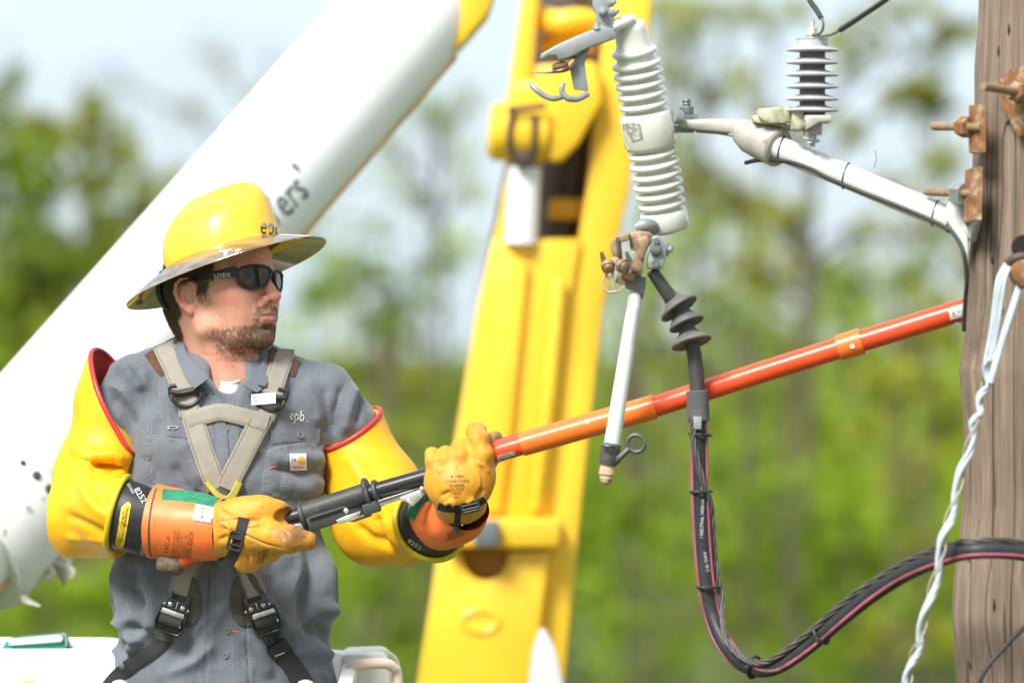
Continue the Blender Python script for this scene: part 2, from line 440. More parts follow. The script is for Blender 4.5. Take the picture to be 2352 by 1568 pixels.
def poly2d(mb, pts, T, off=0.0008, grid=0):
    """filled outline laid on a surface; grid>0 cuts it into small cells so that it bends with the surface"""
    bm = bmesh.new(); vs = [bm.verts.new((x, y, 0)) for x, y in pts]; bm.faces.new(vs)
    if grid:
        xs = [p[0] for p in pts]; ys = [p[1] for p in pts]
        for ax_, lo, hi in ((0, min(xs), max(xs)), (1, min(ys), max(ys))):
            q = lo+grid
            while q < hi:
                co = (q, 0, 0) if ax_ == 0 else (0, q, 0); no = (1, 0, 0) if ax_ == 0 else (0, 1, 0)
                bmesh.ops.bisect_plane(bm, geom=bm.verts[:]+bm.edges[:]+bm.faces[:], plane_co=co, plane_no=no); q += grid
    bmesh.ops.triangulate(bm, faces=bm.faces[:]); bm.verts.ensure_lookup_table(); bm.verts.index_update()
    v = [(x.co.x, x.co.y) for x in bm.verts]; f = [[x.index for x in q.verts] for q in bm.faces]; bm.free()
    return decal(mb, v, f, T, off)

# ------------------------------------------------------------------ ground
def Mleaf(name, col, tr=0.45):
    m = bpy.data.materials.new(name); m.use_nodes = True; t = m.node_tree; N = t.nodes; l = t.links.new
    b = N['Principled BSDF']; b.inputs['Roughness'].default_value = .6; b.inputs['Specular IOR Level'].default_value = .2
    tc = N.new('ShaderNodeTexCoord'); n = N.new('ShaderNodeTexNoise'); n.inputs['Scale'].default_value = 1.7; n.inputs['Detail'].default_value = 3; l(tc.outputs['Object'], n.inputs['Vector'])
    r = N.new('ShaderNodeMapRange'); r.inputs['From Min'].default_value = .3; r.inputs['From Max'].default_value = .7; r.inputs['To Min'].default_value = .55; r.inputs['To Max'].default_value = 1.5; l(n.outputs[0], r.inputs[0])
    mm = N.new('ShaderNodeVectorMath'); mm.operation = 'SCALE'; mm.inputs[0].default_value = col; l(r.outputs[0], mm.inputs['Scale']); l(mm.outputs[0], b.inputs['Base Color'])
    tl = N.new('ShaderNodeBsdfTranslucent'); mm2 = N.new('ShaderNodeVectorMath'); mm2.operation = 'SCALE'; mm2.inputs[0].default_value = (col[0]*1.25, col[1]*1.35, col[2]*.6); l(r.outputs[0], mm2.inputs['Scale']); l(mm2.outputs[0], tl.inputs[0])
    ms = N.new('ShaderNodeMixShader'); ms.inputs[0].default_value = tr; l(b.outputs[0], ms.inputs[1]); l(tl.outputs[0], ms.inputs[2]); l(ms.outputs[0], N['Material Output'].inputs[0])
    return m
mb = MB(); n = 40
for i in range(n+1):
    for j in range(n+1):
        x = (i/n-.5)*3000; y = (j/n-.3)*3000; mb.v.append((x, y, 0))
mb.f = [(i*(n+1)+j, (i+1)*(n+1)+j, (i+1)*(n+1)+j+1, i*(n+1)+j+1) for i in range(n) for j in range(n)]
obj('ground', mb, M('grass_ground', (.07, .1, .025), .9, var=.5, vscale=.6, stain=(.09, .07, .04), sscale=.3, bump=.5, bscale=20, bdist=.05), kind='structure')

# ------------------------------------------------------------------ woods behind
LG = {'green': Mleaf('leaf_bright_green', (.235, .335, .024)), 'olive': Mleaf('leaf_olive', (.31, .32, .04)),
      'dark': Mleaf('leaf_dark_green', (.185, .25, .022)), 'brown': Mleaf('leaf_russet', (.24, .20, .06)), 'pale': Mleaf('leaf_pale_green', (.36, .44, .10))}
bark = M('grey_brown_bark', (.085, .065, .045), .95, var=.35, vscale=5, bump=.6, bscale=25, bdist=.02, stretch=(1, 1, .2))
def leaves(mb, c, r, num, size, rnd, hollow=.35):
    for _ in range(num):
        d = Vector((rnd.gauss(0, 1), rnd.gauss(0, 1), rnd.gauss(0, 1))).normalized()
        q = rnd.random()**hollow*(0.8+.3*math.sin(5*d.x+3*d.z+c.x*3)+.1*rnd.random()); p = c+Vector((d.x*r[0], d.y*r[1], d.z*r[2]))*q
        if p.z < .1: continue
        a = Vector((rnd.gauss(0, 1), rnd.gauss(0, 1), rnd.gauss(0, .6))).normalized(); b = a.cross(Vector((rnd.gauss(0, 1), rnd.gauss(0, 1), rnd.gauss(0, 1)))).normalized()
        s = size*rnd.uniform(.6, 1.3); mb.add([p-a*s*.6, p+b*s*.3, p+a*s*.7, p-b*s*.3], [(0, 1, 2, 3)])
def tree(label, px, Y, trunk_r, top, blobs, kind, size=.09, dens=1.0, name='woodland_tree', lean=0.0, group='trees behind the booms', cat='tree'):
    rnd = random.Random(int(px*7+Y*13)); x0 = W(px, 784, Y).x
    base = Vector((x0+lean, Y, 0)); t = thing(name, base, label, cat, group)
    if trunk_r < .08: trunk_r *= .65
    pts = [base+Vector((0, 0, -.1)), Vector((x0+lean*.5+rnd.uniform(-.08, .08), Y, 1.5)), W(px, 784, Y)+Vector((rnd.uniform(-.05, .05), 0, 0)), W(px+rnd.uniform(-25, 25), top, Y)]
    m = MB(); tube(m, pts, [trunk_r*.7, trunk_r*.5, trunk_r*.45, trunk_r*.18], 10, 5)
    fl = MB()
    for (bx, by, rx, ry) in blobs:
        c = W(bx, by, Y+rnd.uniform(-.6, .6)); r = (rx*K*Y, (rx+ry)*.55*K*Y, ry*K*Y)
        s = Vector(pts[2]).lerp(pts[3], min(.95, max(.0, (784-by-ry*.4)/(784-top+1e-6)*.7))) if by < 900 else pts[1].lerp(pts[2], .6)
        tube(m, [s, s.lerp(c, .5)+Vector((0, 0, .08)), c], [trunk_r*.35, trunk_r*.22, trunk_r*.08], 6, 4)
        for _ in range(5):
            e = c+Vector((rnd.uniform(-1, 1)*r[0], rnd.uniform(-1, 1)*r[1], rnd.uniform(-.4, 1)*r[2]))*.9
            tube(m, [s.lerp(c, .6), c.lerp(e, .5), e], [trunk_r*.15, trunk_r*.09, trunk_r*.03], 5, 3)
        num = min(int(dens*17*(r[0]*r[2])/(size*size)), 4500); ns = 11 if dens < .88 else 15
        for q in range(ns):     # a crown is made of separate clumps with gaps between them
            dd = Vector((rnd.uniform(-1, 1), rnd.uniform(-1, 1), rnd.uniform(-1, 1))); dd = dd.normalized()*rnd.uniform(.25, .85)
            sr = rnd.uniform(.28, .46); leaves(fl, c+Vector((dd.x*r[0], dd.y*r[1], dd.z*r[2])), (r[0]*sr, r[1]*sr, r[2]*sr*.8), int(num/ns*sr/.37), size, rnd, .5)
    obj('trunk', m, bark, t, 60); obj('foliage', fl, LG[kind], t, None)
    return t
TR = [
 ('dark green leafy tree at the far left edge', -60, 36, .1, 120, [(40, 420, 190, 150), (-120, 300, 200, 200), (90, 640, 230, 170), (-60, 800, 240, 200), (150, 850, 200, 180)], 'dark', .09, .9),
 ('russet and olive tree rising left of the white boom', 190, 40, .09, 180, [(190, 270, 110, 100), (230, 400, 110, 120), (90, 300, 80, 80), (330, 470, 70, 70)], 'olive', .07, .9),
 ('olive tree whose crown meets the white boom at the left', 330, 44, .09, 300, [(330, 600, 150, 130), (420, 700, 160, 140), (250, 740, 180, 160), (430, 430, 90, 70), (520, 420, 60, 60)], 'olive', .08, .8),
 ('bright green sapling below the white boom at lower left', 120, 33, .05, 1100, [(110, 1330, 190, 130), (260, 1420, 200, 140), (-40, 1500, 160, 140)], 'green', .08, .9),
 ('dark olive sapling under the white boom beside the yellow sleeve', 60, 42, .06, 960, [(170, 1220, 140, 110), (330, 1330, 190, 120), (0, 1180, 150, 130)], 'dark', .09, .8),
 ('bare thin tree between the two booms', 1010, 38, .075, 240, [(1010, 270, 60, 70), (900, 340, 70, 60), (1060, 430, 70, 70), (960, 450, 60, 50), (1080, 220, 50, 60)], 'olive', .055, .32),
 ('faint twiggy tree above the hard hat', 620, 60, .06, 90, [(640, 190, 120, 100), (500, 140, 90, 80), (420, 260, 90, 70), (260, 180, 70, 70), (760, 400, 100, 80), (700, 500, 90, 70)], 'brown', .06, .17),
 ('bright green sapling to the right of the face', 830, 42, .06, 520, [(820, 620, 120, 80), (930, 680, 100, 80), (730, 670, 80, 70), (1010, 600, 70, 60), (880, 760, 100, 60)], 'green', .08, .8),
 ('dark green tree behind the worker shoulder', 880, 46, .08, 700, [(850, 870, 140, 70), (980, 920, 130, 90), (760, 900, 90, 80)], 'dark', .09, 1.0),
 ('bright green bush tree left of the yellow boom', 960, 35, .06, 800, [(960, 1010, 130, 110), (1060, 900, 110, 80), (900, 1120, 140, 90), (1030, 1180, 120, 80)], 'green', .07, .9),
 ('green tree under the raised elbow', 880, 38, .06, 1150, [(880, 1350, 150, 90), (1000, 1450, 160, 100), (860, 1540, 180, 90)], 'green', .08, .8),
 ('dark green tree between the elbow and the yellow boom', 900, 50, .06, 1150, [(830, 1300, 90, 60), (950, 1310, 130, 80), (900, 1480, 150, 60)], 'dark', .09, .8),
 ('olive tree behind the porcelain cutout', 1600, 40, .07, 20, [(1580, 60, 110, 90), (1640, 220, 70, 60), (1700, 30, 80, 40), (1450, 300, 90, 90)], 'olive', .07, .85),
 ('olive tree behind the arrester', 1850, 36, .075, 120, [(1980, 110, 110, 90), (2120, 200, 110, 100), (1960, 300, 60, 60), (1750, 240, 40, 50), (2200, 60, 80, 60)], 'olive', .07, .85),
 ('olive tree below the white bracket arm', 1850, 42, .085, 300, [(1660, 430, 130, 110), (1800, 520, 110, 100), (1990, 520, 60, 60), (1700, 620, 150, 90), (2150, 520, 80, 120)], 'olive', .075, .8),
 ('pale green tree behind the black bushing', 1600, 48, .07, 380, [(1600, 540, 120, 90), (1480, 700, 110, 100), (1760, 740, 140, 90), (1960, 720, 110, 80), (1570, 330, 70, 60)], 'pale', .08, .7),
 ('green tree beside the wooden pole', 2080, 39, .07, 480, [(2120, 780, 130, 110), (2040, 900, 120, 100), (2190, 950, 120, 120), (2230, 600, 60, 90)], 'olive', .08, .8),
 ('brown trunked tree behind the red stick', 1480, 34, .085, 760, [(1500, 820, 60, 60), (1640, 860, 90, 70), (1430, 900, 90, 60)], 'dark', .07, .5),
 ('bright green tree behind the hanging cable', 1700, 37, .06, 880, [(1500, 1130, 160, 110), (1700, 1050, 180, 110), (1880, 1150, 150, 120), (1620, 1280, 180, 110)], 'green', .08, .85),
 ('dark green tree in the cable loop', 1780, 46, .075, 900, [(1800, 1250, 180, 100), (1650, 1420, 200, 110), (1950, 1280, 150, 100), (1980, 1450, 150, 100)], 'dark', .09, .9),
 ('olive green tree left of the pole foot', 2080, 41, .06, 960, [(2080, 1080, 130, 120), (2150, 1280, 110, 130), (2050, 1450, 140, 110), (2190, 1450, 100, 120)], 'olive', .08, .9),
 ('green sapling at the bottom behind the cable bend', 1450, 32, .045, 1150, [(1420, 1350, 130, 110), (1480, 1500, 160, 90), (1850, 1500, 160, 80)], 'green', .08, .8),
]
TR += [
 ('tall leafy tree filling the left edge above the boom end', 30, 47, .07, 60, [(60, 330, 120, 110), (30, 520, 150, 120), (170, 640, 150, 120), (270, 560, 110, 100), (20, 180, 60, 50)], 'dark', .08, 1.0),
 ('light green tree touching the upper edge of the white boom', 420, 50, .05, 330, [(390, 500, 100, 80), (470, 460, 80, 60), (330, 420, 70, 60), (300, 680, 140, 110)], 'green', .08, .8),
 ('olive tree with a broad crown behind the white boom foot', 200, 52, .06, 300, [(250, 330, 80, 80), (120, 760, 160, 110), (60, 950, 160, 110), (330, 850, 120, 90)], 'olive', .08, .9),
 ('pale spring tree seen thinly in the gap between the booms', 960, 55, .05, 200, [(960, 250, 80, 70), (900, 420, 70, 50), (1060, 350, 60, 60), (1080, 560, 80, 70), (860, 520, 80, 60), (720, 560, 70, 60)], 'pale', .06, .42),
 ('tall pale tree at the top right of the yellow boom', 1530, 52, .06, -40, [(1520, 20, 90, 60), (1560, 150, 90, 80), (1530, 300, 80, 80), (1600, 420, 90, 80), (1500, 480, 80, 80)], 'olive', .07, .7),
 ('tall olive tree crossing behind the arrester stem', 1760, 50, .06, -60, [(1780, 40, 110, 60), (1700, 180, 70, 60), (1800, 330, 90, 70), (1700, 480, 110, 90), (1860, 620, 120, 90)], 'olive', .075, .85),
 ('tall olive tree beside the top of the pole', 2140, 46, .06, -60, [(2060, 30, 110, 70), (2180, 120, 80, 80), (2090, 260, 110, 80), (2170, 380, 80, 90), (2040, 430, 70, 60)], 'olive', .075, .75),
 ('yellow green tree above the orange sleeve of the stick', 1640, 44, .05, 520, [(1500, 620, 90, 90), (1650, 700, 110, 90), (1560, 820, 110, 80), (1800, 830, 120, 80)], 'green', .075, .7),
 ('light green tree between the cable and the pole', 1950, 45, .05, 560, [(1950, 640, 110, 80), (2100, 640, 90, 80), (1960, 820, 110, 80), (1840, 960, 130, 80)], 'green', .075, .75),
]
for (lb, px, Y, tr, top, bl, kd, sz, dn) in TR: tree(lb, px, Y, tr, top, bl, kd, sz, dn)
SHR = [
 ('leafy yellow-green shrub low on the far left under the boom', 100, 29, [(70, 1400, 110, 90), (210, 1350, 90, 70)], 'green'),
 ('dark shrub right of the bucket corner', 900, 30, [(860, 1230, 90, 60), (940, 1470, 90, 70)], 'dark'),
 ('olive shrub behind the raised glove', 1000, 31, [(980, 870, 90, 70), (920, 1000, 70, 60)], 'olive'),
 ('dark green shrub behind the pull ring of the fuse tube', 1420, 30, [(1470, 1000, 60, 110), (1440, 1180, 60, 120)], 'dark'),
 ('yellow-green shrub inside the cable loop', 1800, 29, [(1760, 1130, 130, 80), (1880, 1220, 90, 80)], 'green'),
 ('dark shrub at the bottom under the cable loop', 1720, 33, [(1740, 1420, 110, 70), (1850, 1350, 80, 60)], 'dark'),
 ('olive shrub behind the red stick near the pole', 2050, 31, [(2080, 880, 100, 60), (2130, 700, 80, 70), (1990, 980, 80, 60)], 'olive'),
 ('bright shrub at the foot of the pole', 2120, 30, [(2110, 1380, 80, 90), (2060, 1180, 70, 60)], 'green'),
 ('bright green shrub behind the lower cable', 1540, 31, [(1520, 1230, 80, 70), (1450, 1420, 80, 60)], 'green'),
 ('dark olive shrub at mid height under the bracket arm', 1700, 32, [(1730, 900, 120, 60), (1620, 980, 80, 50)], 'dark'),
]
for (lb, px, Y, bl, kd) in SHR: tree(lb, px, Y, .035, min(b[1] for b in bl)-20, bl, kd, .07, .8, name='shrub', group='shrubs between the trees', cat='shrub')
# far wood that reads as one mass
mb = MB(); rnd = random.Random(3)
for i in range(150):
    x = rnd.uniform(-26, 26); y = rnd.uniform(60, 84); top = 3.9+.8*math.sin(x*1.3)+rnd.uniform(-1.2, 1.0)+(.4 if x > 1.2 else 0)+(.8 if x < -4 else 0)
    leaves(mb, Vector((x, y, top*.45)), (rnd.uniform(1.2, 2.4), 1.2, top*.62), 420, .2, rnd, .6)
obj('far_woodland', mb, LG['green'], None, None, label='mass of bright green undergrowth far behind the booms', cat='woodland', kind='stuff')
mb = MB()
for i in range(110):
    x = rnd.uniform(-30, 30); y = rnd.uniform(86, 100); top = 4.6+rnd.uniform(-1.5, 1.6)+(.7 if x > 1.6 else 0)+(1.0 if x < -5 else 0)
    leaves(mb, Vector((x, y, top*.45)), (rnd.uniform(1.4, 2.6), 1.2, top*.7), 330, .25, rnd, .6)
obj('distant_woodland', mb, LG['olive'], None, None, label='paler wood filling the horizon behind everything', cat='woodland', kind='stuff')

# ------------------------------------------------------------------ the white insulated boom
white_frp = M('white_boom_paint', (.84, .85, .85), .36, var=.05, vscale=3, stain=(.55, .54, .48), sscale=11, sth=.62, swid=.16, coat=.2)
yel_paint = M('yellow_machine_paint', (.87, .53, .03), .42, var=.10, vscale=4, stain=(.45, .28, .04), sscale=9, sth=.62, swid=.2, coat=.15)
dark_in = M('dark_brown_metal', (.05, .038, .028), .6, var=.4, vscale=12)
BA, BB = W(-40, 1150, 11.0), W(930, 42, 12.0)
bd = (BB-BA).normalized()
wb = thing('upper_boom', BA, 'thick white insulated boom rising diagonally behind the worker', 'crane boom')
mb = MB(); lathe(mb, BA-bd*.9, BB+bd*.1, [(0, .142), (.15, .139), (1, .136)], 64); obj('boom_tube', mb, white_frp, wb)
# flange ring with bolts and weathered wrap near its lower end
fc = W(-25, 1200, 11.0)
mb = MB(); lathe(mb, fc-bd*.10, fc+bd*.085, [(0, .139), (.1, .1475), (.9, .1475), (1, .139)], 64); obj('end_wrap', mb, M('weathered_white_wrap', (.72, .73, .70), .6, var=.1, stain=(.25, .25, .2), sscale=22, sth=.6), wb)
u0 = bd.cross(Vector((0, 1, 0))).normalized(); v0 = bd.cross(u0).normalized(); 
for k in range(26):
    a = 2*PI*k/26; d = u0*math.cos(a)+v0*math.sin(a); m = MB(); c = fc+bd*.055+d*.1465
    lathe(m, c, c+d*.008, [(0, .0085), (.7, .0085), (1, .005)], 12); obj('bolt', m, dark_in, wb)
mb = MB(); rnd = random.Random(5)
dn = -(bd.cross(Vector((0, 1, 0)))).normalized()
if dn.z > 0: dn = -dn
for i in range(9):
    st = fc+bd*rnd.uniform(-.10, .08)+dn*.143+Vector((0, rnd.uniform(-.03, .02), 0)); e = st+Vector((rnd.uniform(-.02, .04), -.01, -rnd.uniform(.015, .04)))
    tube(mb, [st, st.lerp(e, .5)+Vector((rnd.uniform(-.02, .02), 0, 0)), e], [.010, .009, .003], 5, 4)
obj('frayed_strap', mb, M('frayed_fibre', (.5, .48, .38), .9, var=.3, vscale=40), wb)
# tan seam along the underside
mb = MB(); side = (dn*1.0+Vector((0, -.25, 0))).normalized()
tube(mb, [BA-bd*.6+side*.141, BB+side*.1385], .0075, 8, 1); obj('edge_seam', mb, M('tan_sealant', (.55, .38, .17), .6, var=.2, vscale=10), wb)
mb = MB(); lathe(mb, BA-bd*.9, BB+bd*.1, [(0, .142), (.15, .139), (1, .136)], 64); T_b = bvh((np.array([tuple(q) for q in mb.v]), mb.f))
mb = MB(); write(mb, 'Vers', 104, 650, 466, T_b, ang=-46, xs=.62, bold=.012, off=.002, shear=.2); write(mb, "'", 90, 698, 402, T_b, ang=-46, bold=.03, off=.002)
lt = obj('lettering', mb, M('dark_blue_lettering', (.05, .08, .10), .5), wb, None)

# ------------------------------------------------------------------ yellow elbow and lower boom
def YP(poly, Y0, Y1, bev=.012): m = MB(); prism(m, poly, Y0, Y1, bev, Yr=Y0); return m
yb = thing('lower_boom', W(1150, 1568, 13.2), 'yellow steel lower boom standing behind the stick with its hydraulic cylinder', 'crane boom')
YM = 13.2
# left and right side plates, front cover below, back plate
obj('side_plate', YP([(1205, -60), (1245, -60), (1222, 180), (1180, 400), (1172, 545), (1140, 700), (1095, 1010), (1050, 1300), (1005, 1640), (950, 1640), (1000, 1300), (1046, 1000), (1096, 700), (1150, 480), (1162, 380), (1150, 300), (1168, 200)], YM, YM+.16), yel_paint, yb)
obj('side_plate', YP([(1400, -60), (1505, -60), (1480, 180), (1447, 430), (1388, 700), (1342, 1100), (1312, 1400), (1290, 1640), (1225, 1640), (1240, 1300), (1280, 1000), (1305, 700), (1348, 430), (1375, 180)], YM, YM+.3), yel_paint, yb)
obj('back_plate', YP([(1205, -60), (1500, -60), (1440, 430), (1380, 700), (1290, 1640), (960, 1640), (1096, 700), (1160, 380)], YM+.3, YM+.32), dark_in, yb)  # plate behind the hollow is coloured near-black brown, unlike the yellow sides
obj('front_cover', YP([(1130, 548), (1335, 548), (1312, 700), (1290, 900), (1262, 1190), (1022, 1190), (1050, 1000), (1095, 740)], YM-.02, YM+.05), yel_paint, yb)
obj('raised_rib', YP([(1150, 600), (1215, 600), (1180, 960), (1150, 1180), (1075, 1180), (1115, 900)], YM-.045, YM-.02, .012), yel_paint, yb)
obj('raised_rib', YP([(1268, 640), (1300, 640), (1275, 900), (1240, 1180), (1215, 1180), (1248, 900)], YM-.05, YM-.02, .012), yel_paint, yb)
obj('cross_ledge', YP([(1040, 1188), (1290, 1188), (1285, 1258), (1018, 1258)], YM-.10, YM+.02), yel_paint, yb)
hole = [(1060+110*.5*(1-math.cos(PI*k/12)), 1268+66*math.sin(PI*k/12)) for k in range(13)]
obj('lower_cover', YP([(1015, 1262), (1060, 1266)]+hole[1:-1]+[(1170, 1266), (1262, 1262), (1240, 1430), (1222, 1640), (948, 1640), (985, 1400)], YM-.05, YM+.03, .006), yel_paint, yb)
obj('inner_wall', YP([(1030, 1230), (1260, 1230), (1240, 1420), (1000, 1420)], YM+.10, YM+.12), yel_paint, yb)
mb = MB(); c = W(1102, 1425, YM-.05); torus(mb, c, (0, 1, 0), .033, .008, 32, 8, sx=1.0, up=(1, 0, 0)); mb.v = [tuple(c+Vector(((Vector(p)-c).x*1.25, (Vector(p)-c).y, (Vector(p)-c).z*.75))) for p in mb.v]; obj('slot_rim', mb, yel_paint, yb)
obj('grey_latch', YP([(1090, 1194), (1146, 1194), (1144, 1256), (1088, 1256)], YM-.135, YM-.10, .006), M('grey_latch_steel', (.12, .14, .16), .5, var=.2), yb)
# knuckle and clevis
mb = MB(); lathe(mb, W(1122, 300, YM-.02), W(1260, 312, YM-.02), [(0, .05), (.1, .068), (.9, .068), (1, .06)], 40); obj('clevis_boss', mb, yel_paint, yb)
obj('clevis_cheek', YP([(1225, 150), (1370, 140), (1385, 230), (1330, 330), (1290, 372), (1262, 372), (1238, 320)], YM-.06, YM+.06, .02), yel_paint, yb)
obj('cross_member', YP([(1180, 185), (1390, 175), (1385, 250), (1160, 262)], YM-.02, YM+.06, .015), yel_paint, yb)
mb = MB(); tube(mb, [W(1232, 40, YM+.1), W(1280, 52, YM+.04), W(1330, 48, YM+.04), W(1390, 60, YM+.1)], .03, 14, 6); obj('pin_sleeve', mb, yel_paint, yb)
mb = MB(); tube(mb, [W(1250, 110, YM+.12), W(1300, 90, YM+.1), W(1360, 110, YM+.12)], .024, 14, 6); obj('pin_sleeve', mb, yel_paint, yb)
mb = MB(); tube(mb, [W(1290, 20, YM+.16), W(1310, 130, YM+.16), W(1340, 420, YM+.2), W(1290, 560, YM+.2)], .016, 10, 6); tube(mb, [W(1330, -40, YM+.16), W(1345, 200, YM+.18), W(1310, 500, YM+.2)], .013, 10, 6); obj('hydraulic_hose', mb, M('brown_black_hose', (.06, .045, .03), .5), yb)
mb = MB(); tube(mb, [W(1178, 255, YM-.09), W(1170, 330, YM-.09), W(1192, 372, YM-.08), W(1222, 372, YM-.08), W(1228, 320, YM-.09), W(1228, 262, YM-.09)], .0075, 8, 6); tube(mb, [W(1166, 252, YM-.09), W(1255, 244, YM-.09)], .008, 8, 1); obj('black_bracket', mb, dark_in, yb)
obj('rod_clamp', YP([(1180, 345), (1225, 345), (1222, 385), (1182, 385)], YM-.09, YM-.02, .01), dark_in, yb)
mb = MB(); lathe(mb, W(1206, 380, YM-.02), W(1196, 560, YM-.02), [(0, .030), (.03, .0385), (1, .0385)], 32); obj('cylinder_barrel', mb, M('white_cylinder', (.8, .82, .85), .25, coat=.4), yb)
obj('inner_plate', YP([(1262, 455), (1345, 455), (1340, 505), (1255, 505)], YM+.12, YM+.14), yel_paint, yb)
# elbow at the top that carries the white boom
el_ = thing('boom_elbow', W(1090, 0, 12.3), 'yellow steel elbow gripping the top of the white boom', 'boom elbow')
mb = MB(); lathe(mb, W(1030, -70, 12.1), W(1012, 128, 12.02), [(0, .05), (1, .05)], 8)
obj('collar', YP([(1040, -60), (1150, -60), (1120, 30), (1070, 90), (1030, 130), (1018, 132), (1042, 60)], 11.93, 12.2, .02), yel_paint, el_)
obj('elbow_arm', YP([(1050, -330), (1420, -330), (1500, -65), (1205, -65), (1150, -65), (1046, -65)], 12.0, 12.5, .02), yel_paint, el_)
# pale wedge at the bottom in front of the yellow boom
mb = MB(); prism(mb, [(1240, 1446), (1252, 1446), (1275, 1490), (1310, 1640), (1205, 1640), (1222, 1500)], 12.2, 12.3, .012, Yr=12.2)
fa = thing('boom_rest', W(1250, 1640, 12.2), 'pale grey pointed boom rest at the foot of the yellow boom', 'boom rest')
obj('rest_plate', mb, M('pale_grey_paint', (.7, .72, .74), .4, var=.06), fa)

# the pole, bracket, cutout and cable stand a little nearer to the camera than the worker
NEAR = ([1640, 2230], [-.45, -1.05]); G = .95

# ------------------------------------------------------------------ wooden pole
def mat_pole():
    m = bpy.data.materials.new('weathered_pole_wood'); m.use_nodes = True; t = m.node_tree; N = t.nodes; l = t.links.new; b = N['Principled BSDF']; b.inputs['Roughness'].default_value = .85
    tc = N.new('ShaderNodeTexCoord'); mp = N.new('ShaderNodeMapping'); mp.inputs['Scale'].default_value = (1, 1, .008); l(tc.outputs['Object'], mp.inputs[0])
    wv = N.new('ShaderNodeTexNoise'); wv.inputs['Scale'].default_value = 2.2; wv.inputs['Detail'].default_value = 2; l(tc.outputs['Object'], wv.inputs['Vector'])
    ad = N.new('ShaderNodeVectorMath'); ad.operation = 'MULTIPLY_ADD'; ad.inputs[1].default_value = (.010, .010, 0); l(wv.outputs['Color'], ad.inputs[0]); l(mp.outputs[0], ad.inputs[2])
    def nz(sc, dt, r): n = N.new('ShaderNodeTexNoise'); n.inputs['Scale'].default_value = sc; n.inputs['Detail'].default_value = dt; n.inputs['Roughness'].default_value = r; l(ad.outputs[0], n.inputs['Vector']); return n
    a = nz(110, 10, .8); r1 = N.new('ShaderNodeValToRGB'); e = r1.color_ramp.elements
    e[0].position = .36; e[0].color = (.09, .063, .047, 1); e[1].position = .64; e[1].color = (.31, .235, .175, 1); x = e.new(.5); x.color = (.18, .125, .088, 1); l(a.outputs[0], r1.inputs[0])
    # long drying cracks
    c = nz(30, 1.2, .5); ab = N.new('ShaderNodeMath'); ab.operation = 'SUBTRACT'; ab.inputs[1].default_value = .5; l(c.outputs[0], ab.inputs[0]); a2 = N.new('ShaderNodeMath'); a2.operation = 'ABSOLUTE'; l(ab.outputs[0], a2.inputs[0])
    rg = N.new('ShaderNodeMapRange'); rg.inputs['From Min'].default_value = .002; rg.inputs['From Max'].default_value = .012; l(a2.outputs[0], rg.inputs[0])
    mx = N.new('ShaderNodeMixRGB'); l(rg.outputs[0], mx.inputs[0]); mx.inputs[1].default_value = (.05, .032, .025, 1); l(r1.outputs[0], mx.inputs[2])
    # weathered pale bands
    g = N.new('ShaderNodeTexNoise'); g.inputs['Scale'].default_value = 5; g.inputs['Detail'].default_value = 3; l(tc.outputs['Object'], g.inputs['Vector'])
    gr = N.new('ShaderNodeMapRange'); gr.inputs['From Min'].default_value = .35; gr.inputs['From Max'].default_value = .7; gr.inputs['To Max'].default_value = .45; l(g.outputs[0], gr.inputs[0])
    m2 = N.new('ShaderNodeMixRGB'); l(gr.outputs[0], m2.inputs[0]); l(mx.outputs[0], m2.inputs[1]); m2.inputs[2].default_value = (.28, .22, .17, 1); l(m2.outputs[0], b.inputs['Base Color'])
    hs = N.new('ShaderNodeMath'); hs.operation = 'MULTIPLY_ADD'; hs.inputs[1].default_value = .4; l(a.outputs[0], hs.inputs[0]); l(rg.outputs[0], hs.inputs[2])
    bp = N.new('ShaderNodeBump'); bp.inputs['Strength'].default_value = 1.0; bp.inputs['Distance'].default_value = .006; l(hs.outputs[0], bp.inputs['Height']); l(bp.outputs[0], b.inputs['Normal'])
    return m
PY = 9.45; PC = W(2412, 784, 10.5)
zz = np.concatenate([np.linspace(0, 3.2, 20), np.linspace(3.22, 4.75, 260), np.linspace(4.8, 7.5, 12)])
ys = [-400, 0, 400, 700, 790, 850, 920, 1000, 1150, 1240, 1330, 1420, 1568, 1700, 6000]; rs = [160, 168, 182, 190, 200, 212, 208, 202, 200, 212, 226, 230, 222, 205, 215]
mb = MB(); seg = 128; V = []
for z in zz:
    py = 784-(z-CZ)/(K*PY)
    rb = np.interp(py, [-400, 700, 1568, 6000], [160, 186, 205, 225])*K*PY; rl = np.interp(py, ys, rs)*K*PY
    for k in range(seg):
        a = 2*PI*k/seg; wl = max(0, math.cos(a-PI-.25))**3
        r = rb+(rl-rb)*wl; V.append((math.cos(a)*r, math.sin(a)*r, z))
V = np.array(V); nr = V.copy(); nr[:, 2] = 0; nr /= np.linalg.norm(nr, axis=1)[:, None]
sv_ = V*np.array([1, 1, .12]); V += nr*(vnoise(sv_, 28, 3)*.0035+vnoise(sv_, 70, 4)*.0022+vnoise(sv_*[1, 1, .4], 140, 9)*.0014+vnoise(V, 9, 6)*.005)[:, None]
V += np.array([PC.x, PY, 0]); n = len(zz)
F_ = [(i*seg+k, i*seg+(k+1) % seg, (i+1)*seg+(k+1) % seg, (i+1)*seg+k) for i in range(n-1) for k in range(seg)]; F_.append(tuple((n-1)*seg+k for k in range(seg)))
mb.v = V; mb.f = F_
pole = obj('utility_pole', mb, mat_pole(), None, 180, label='weathered brown wooden utility pole standing at the right edge', cat='utility pole')
T_pole = bvh((V, F_))

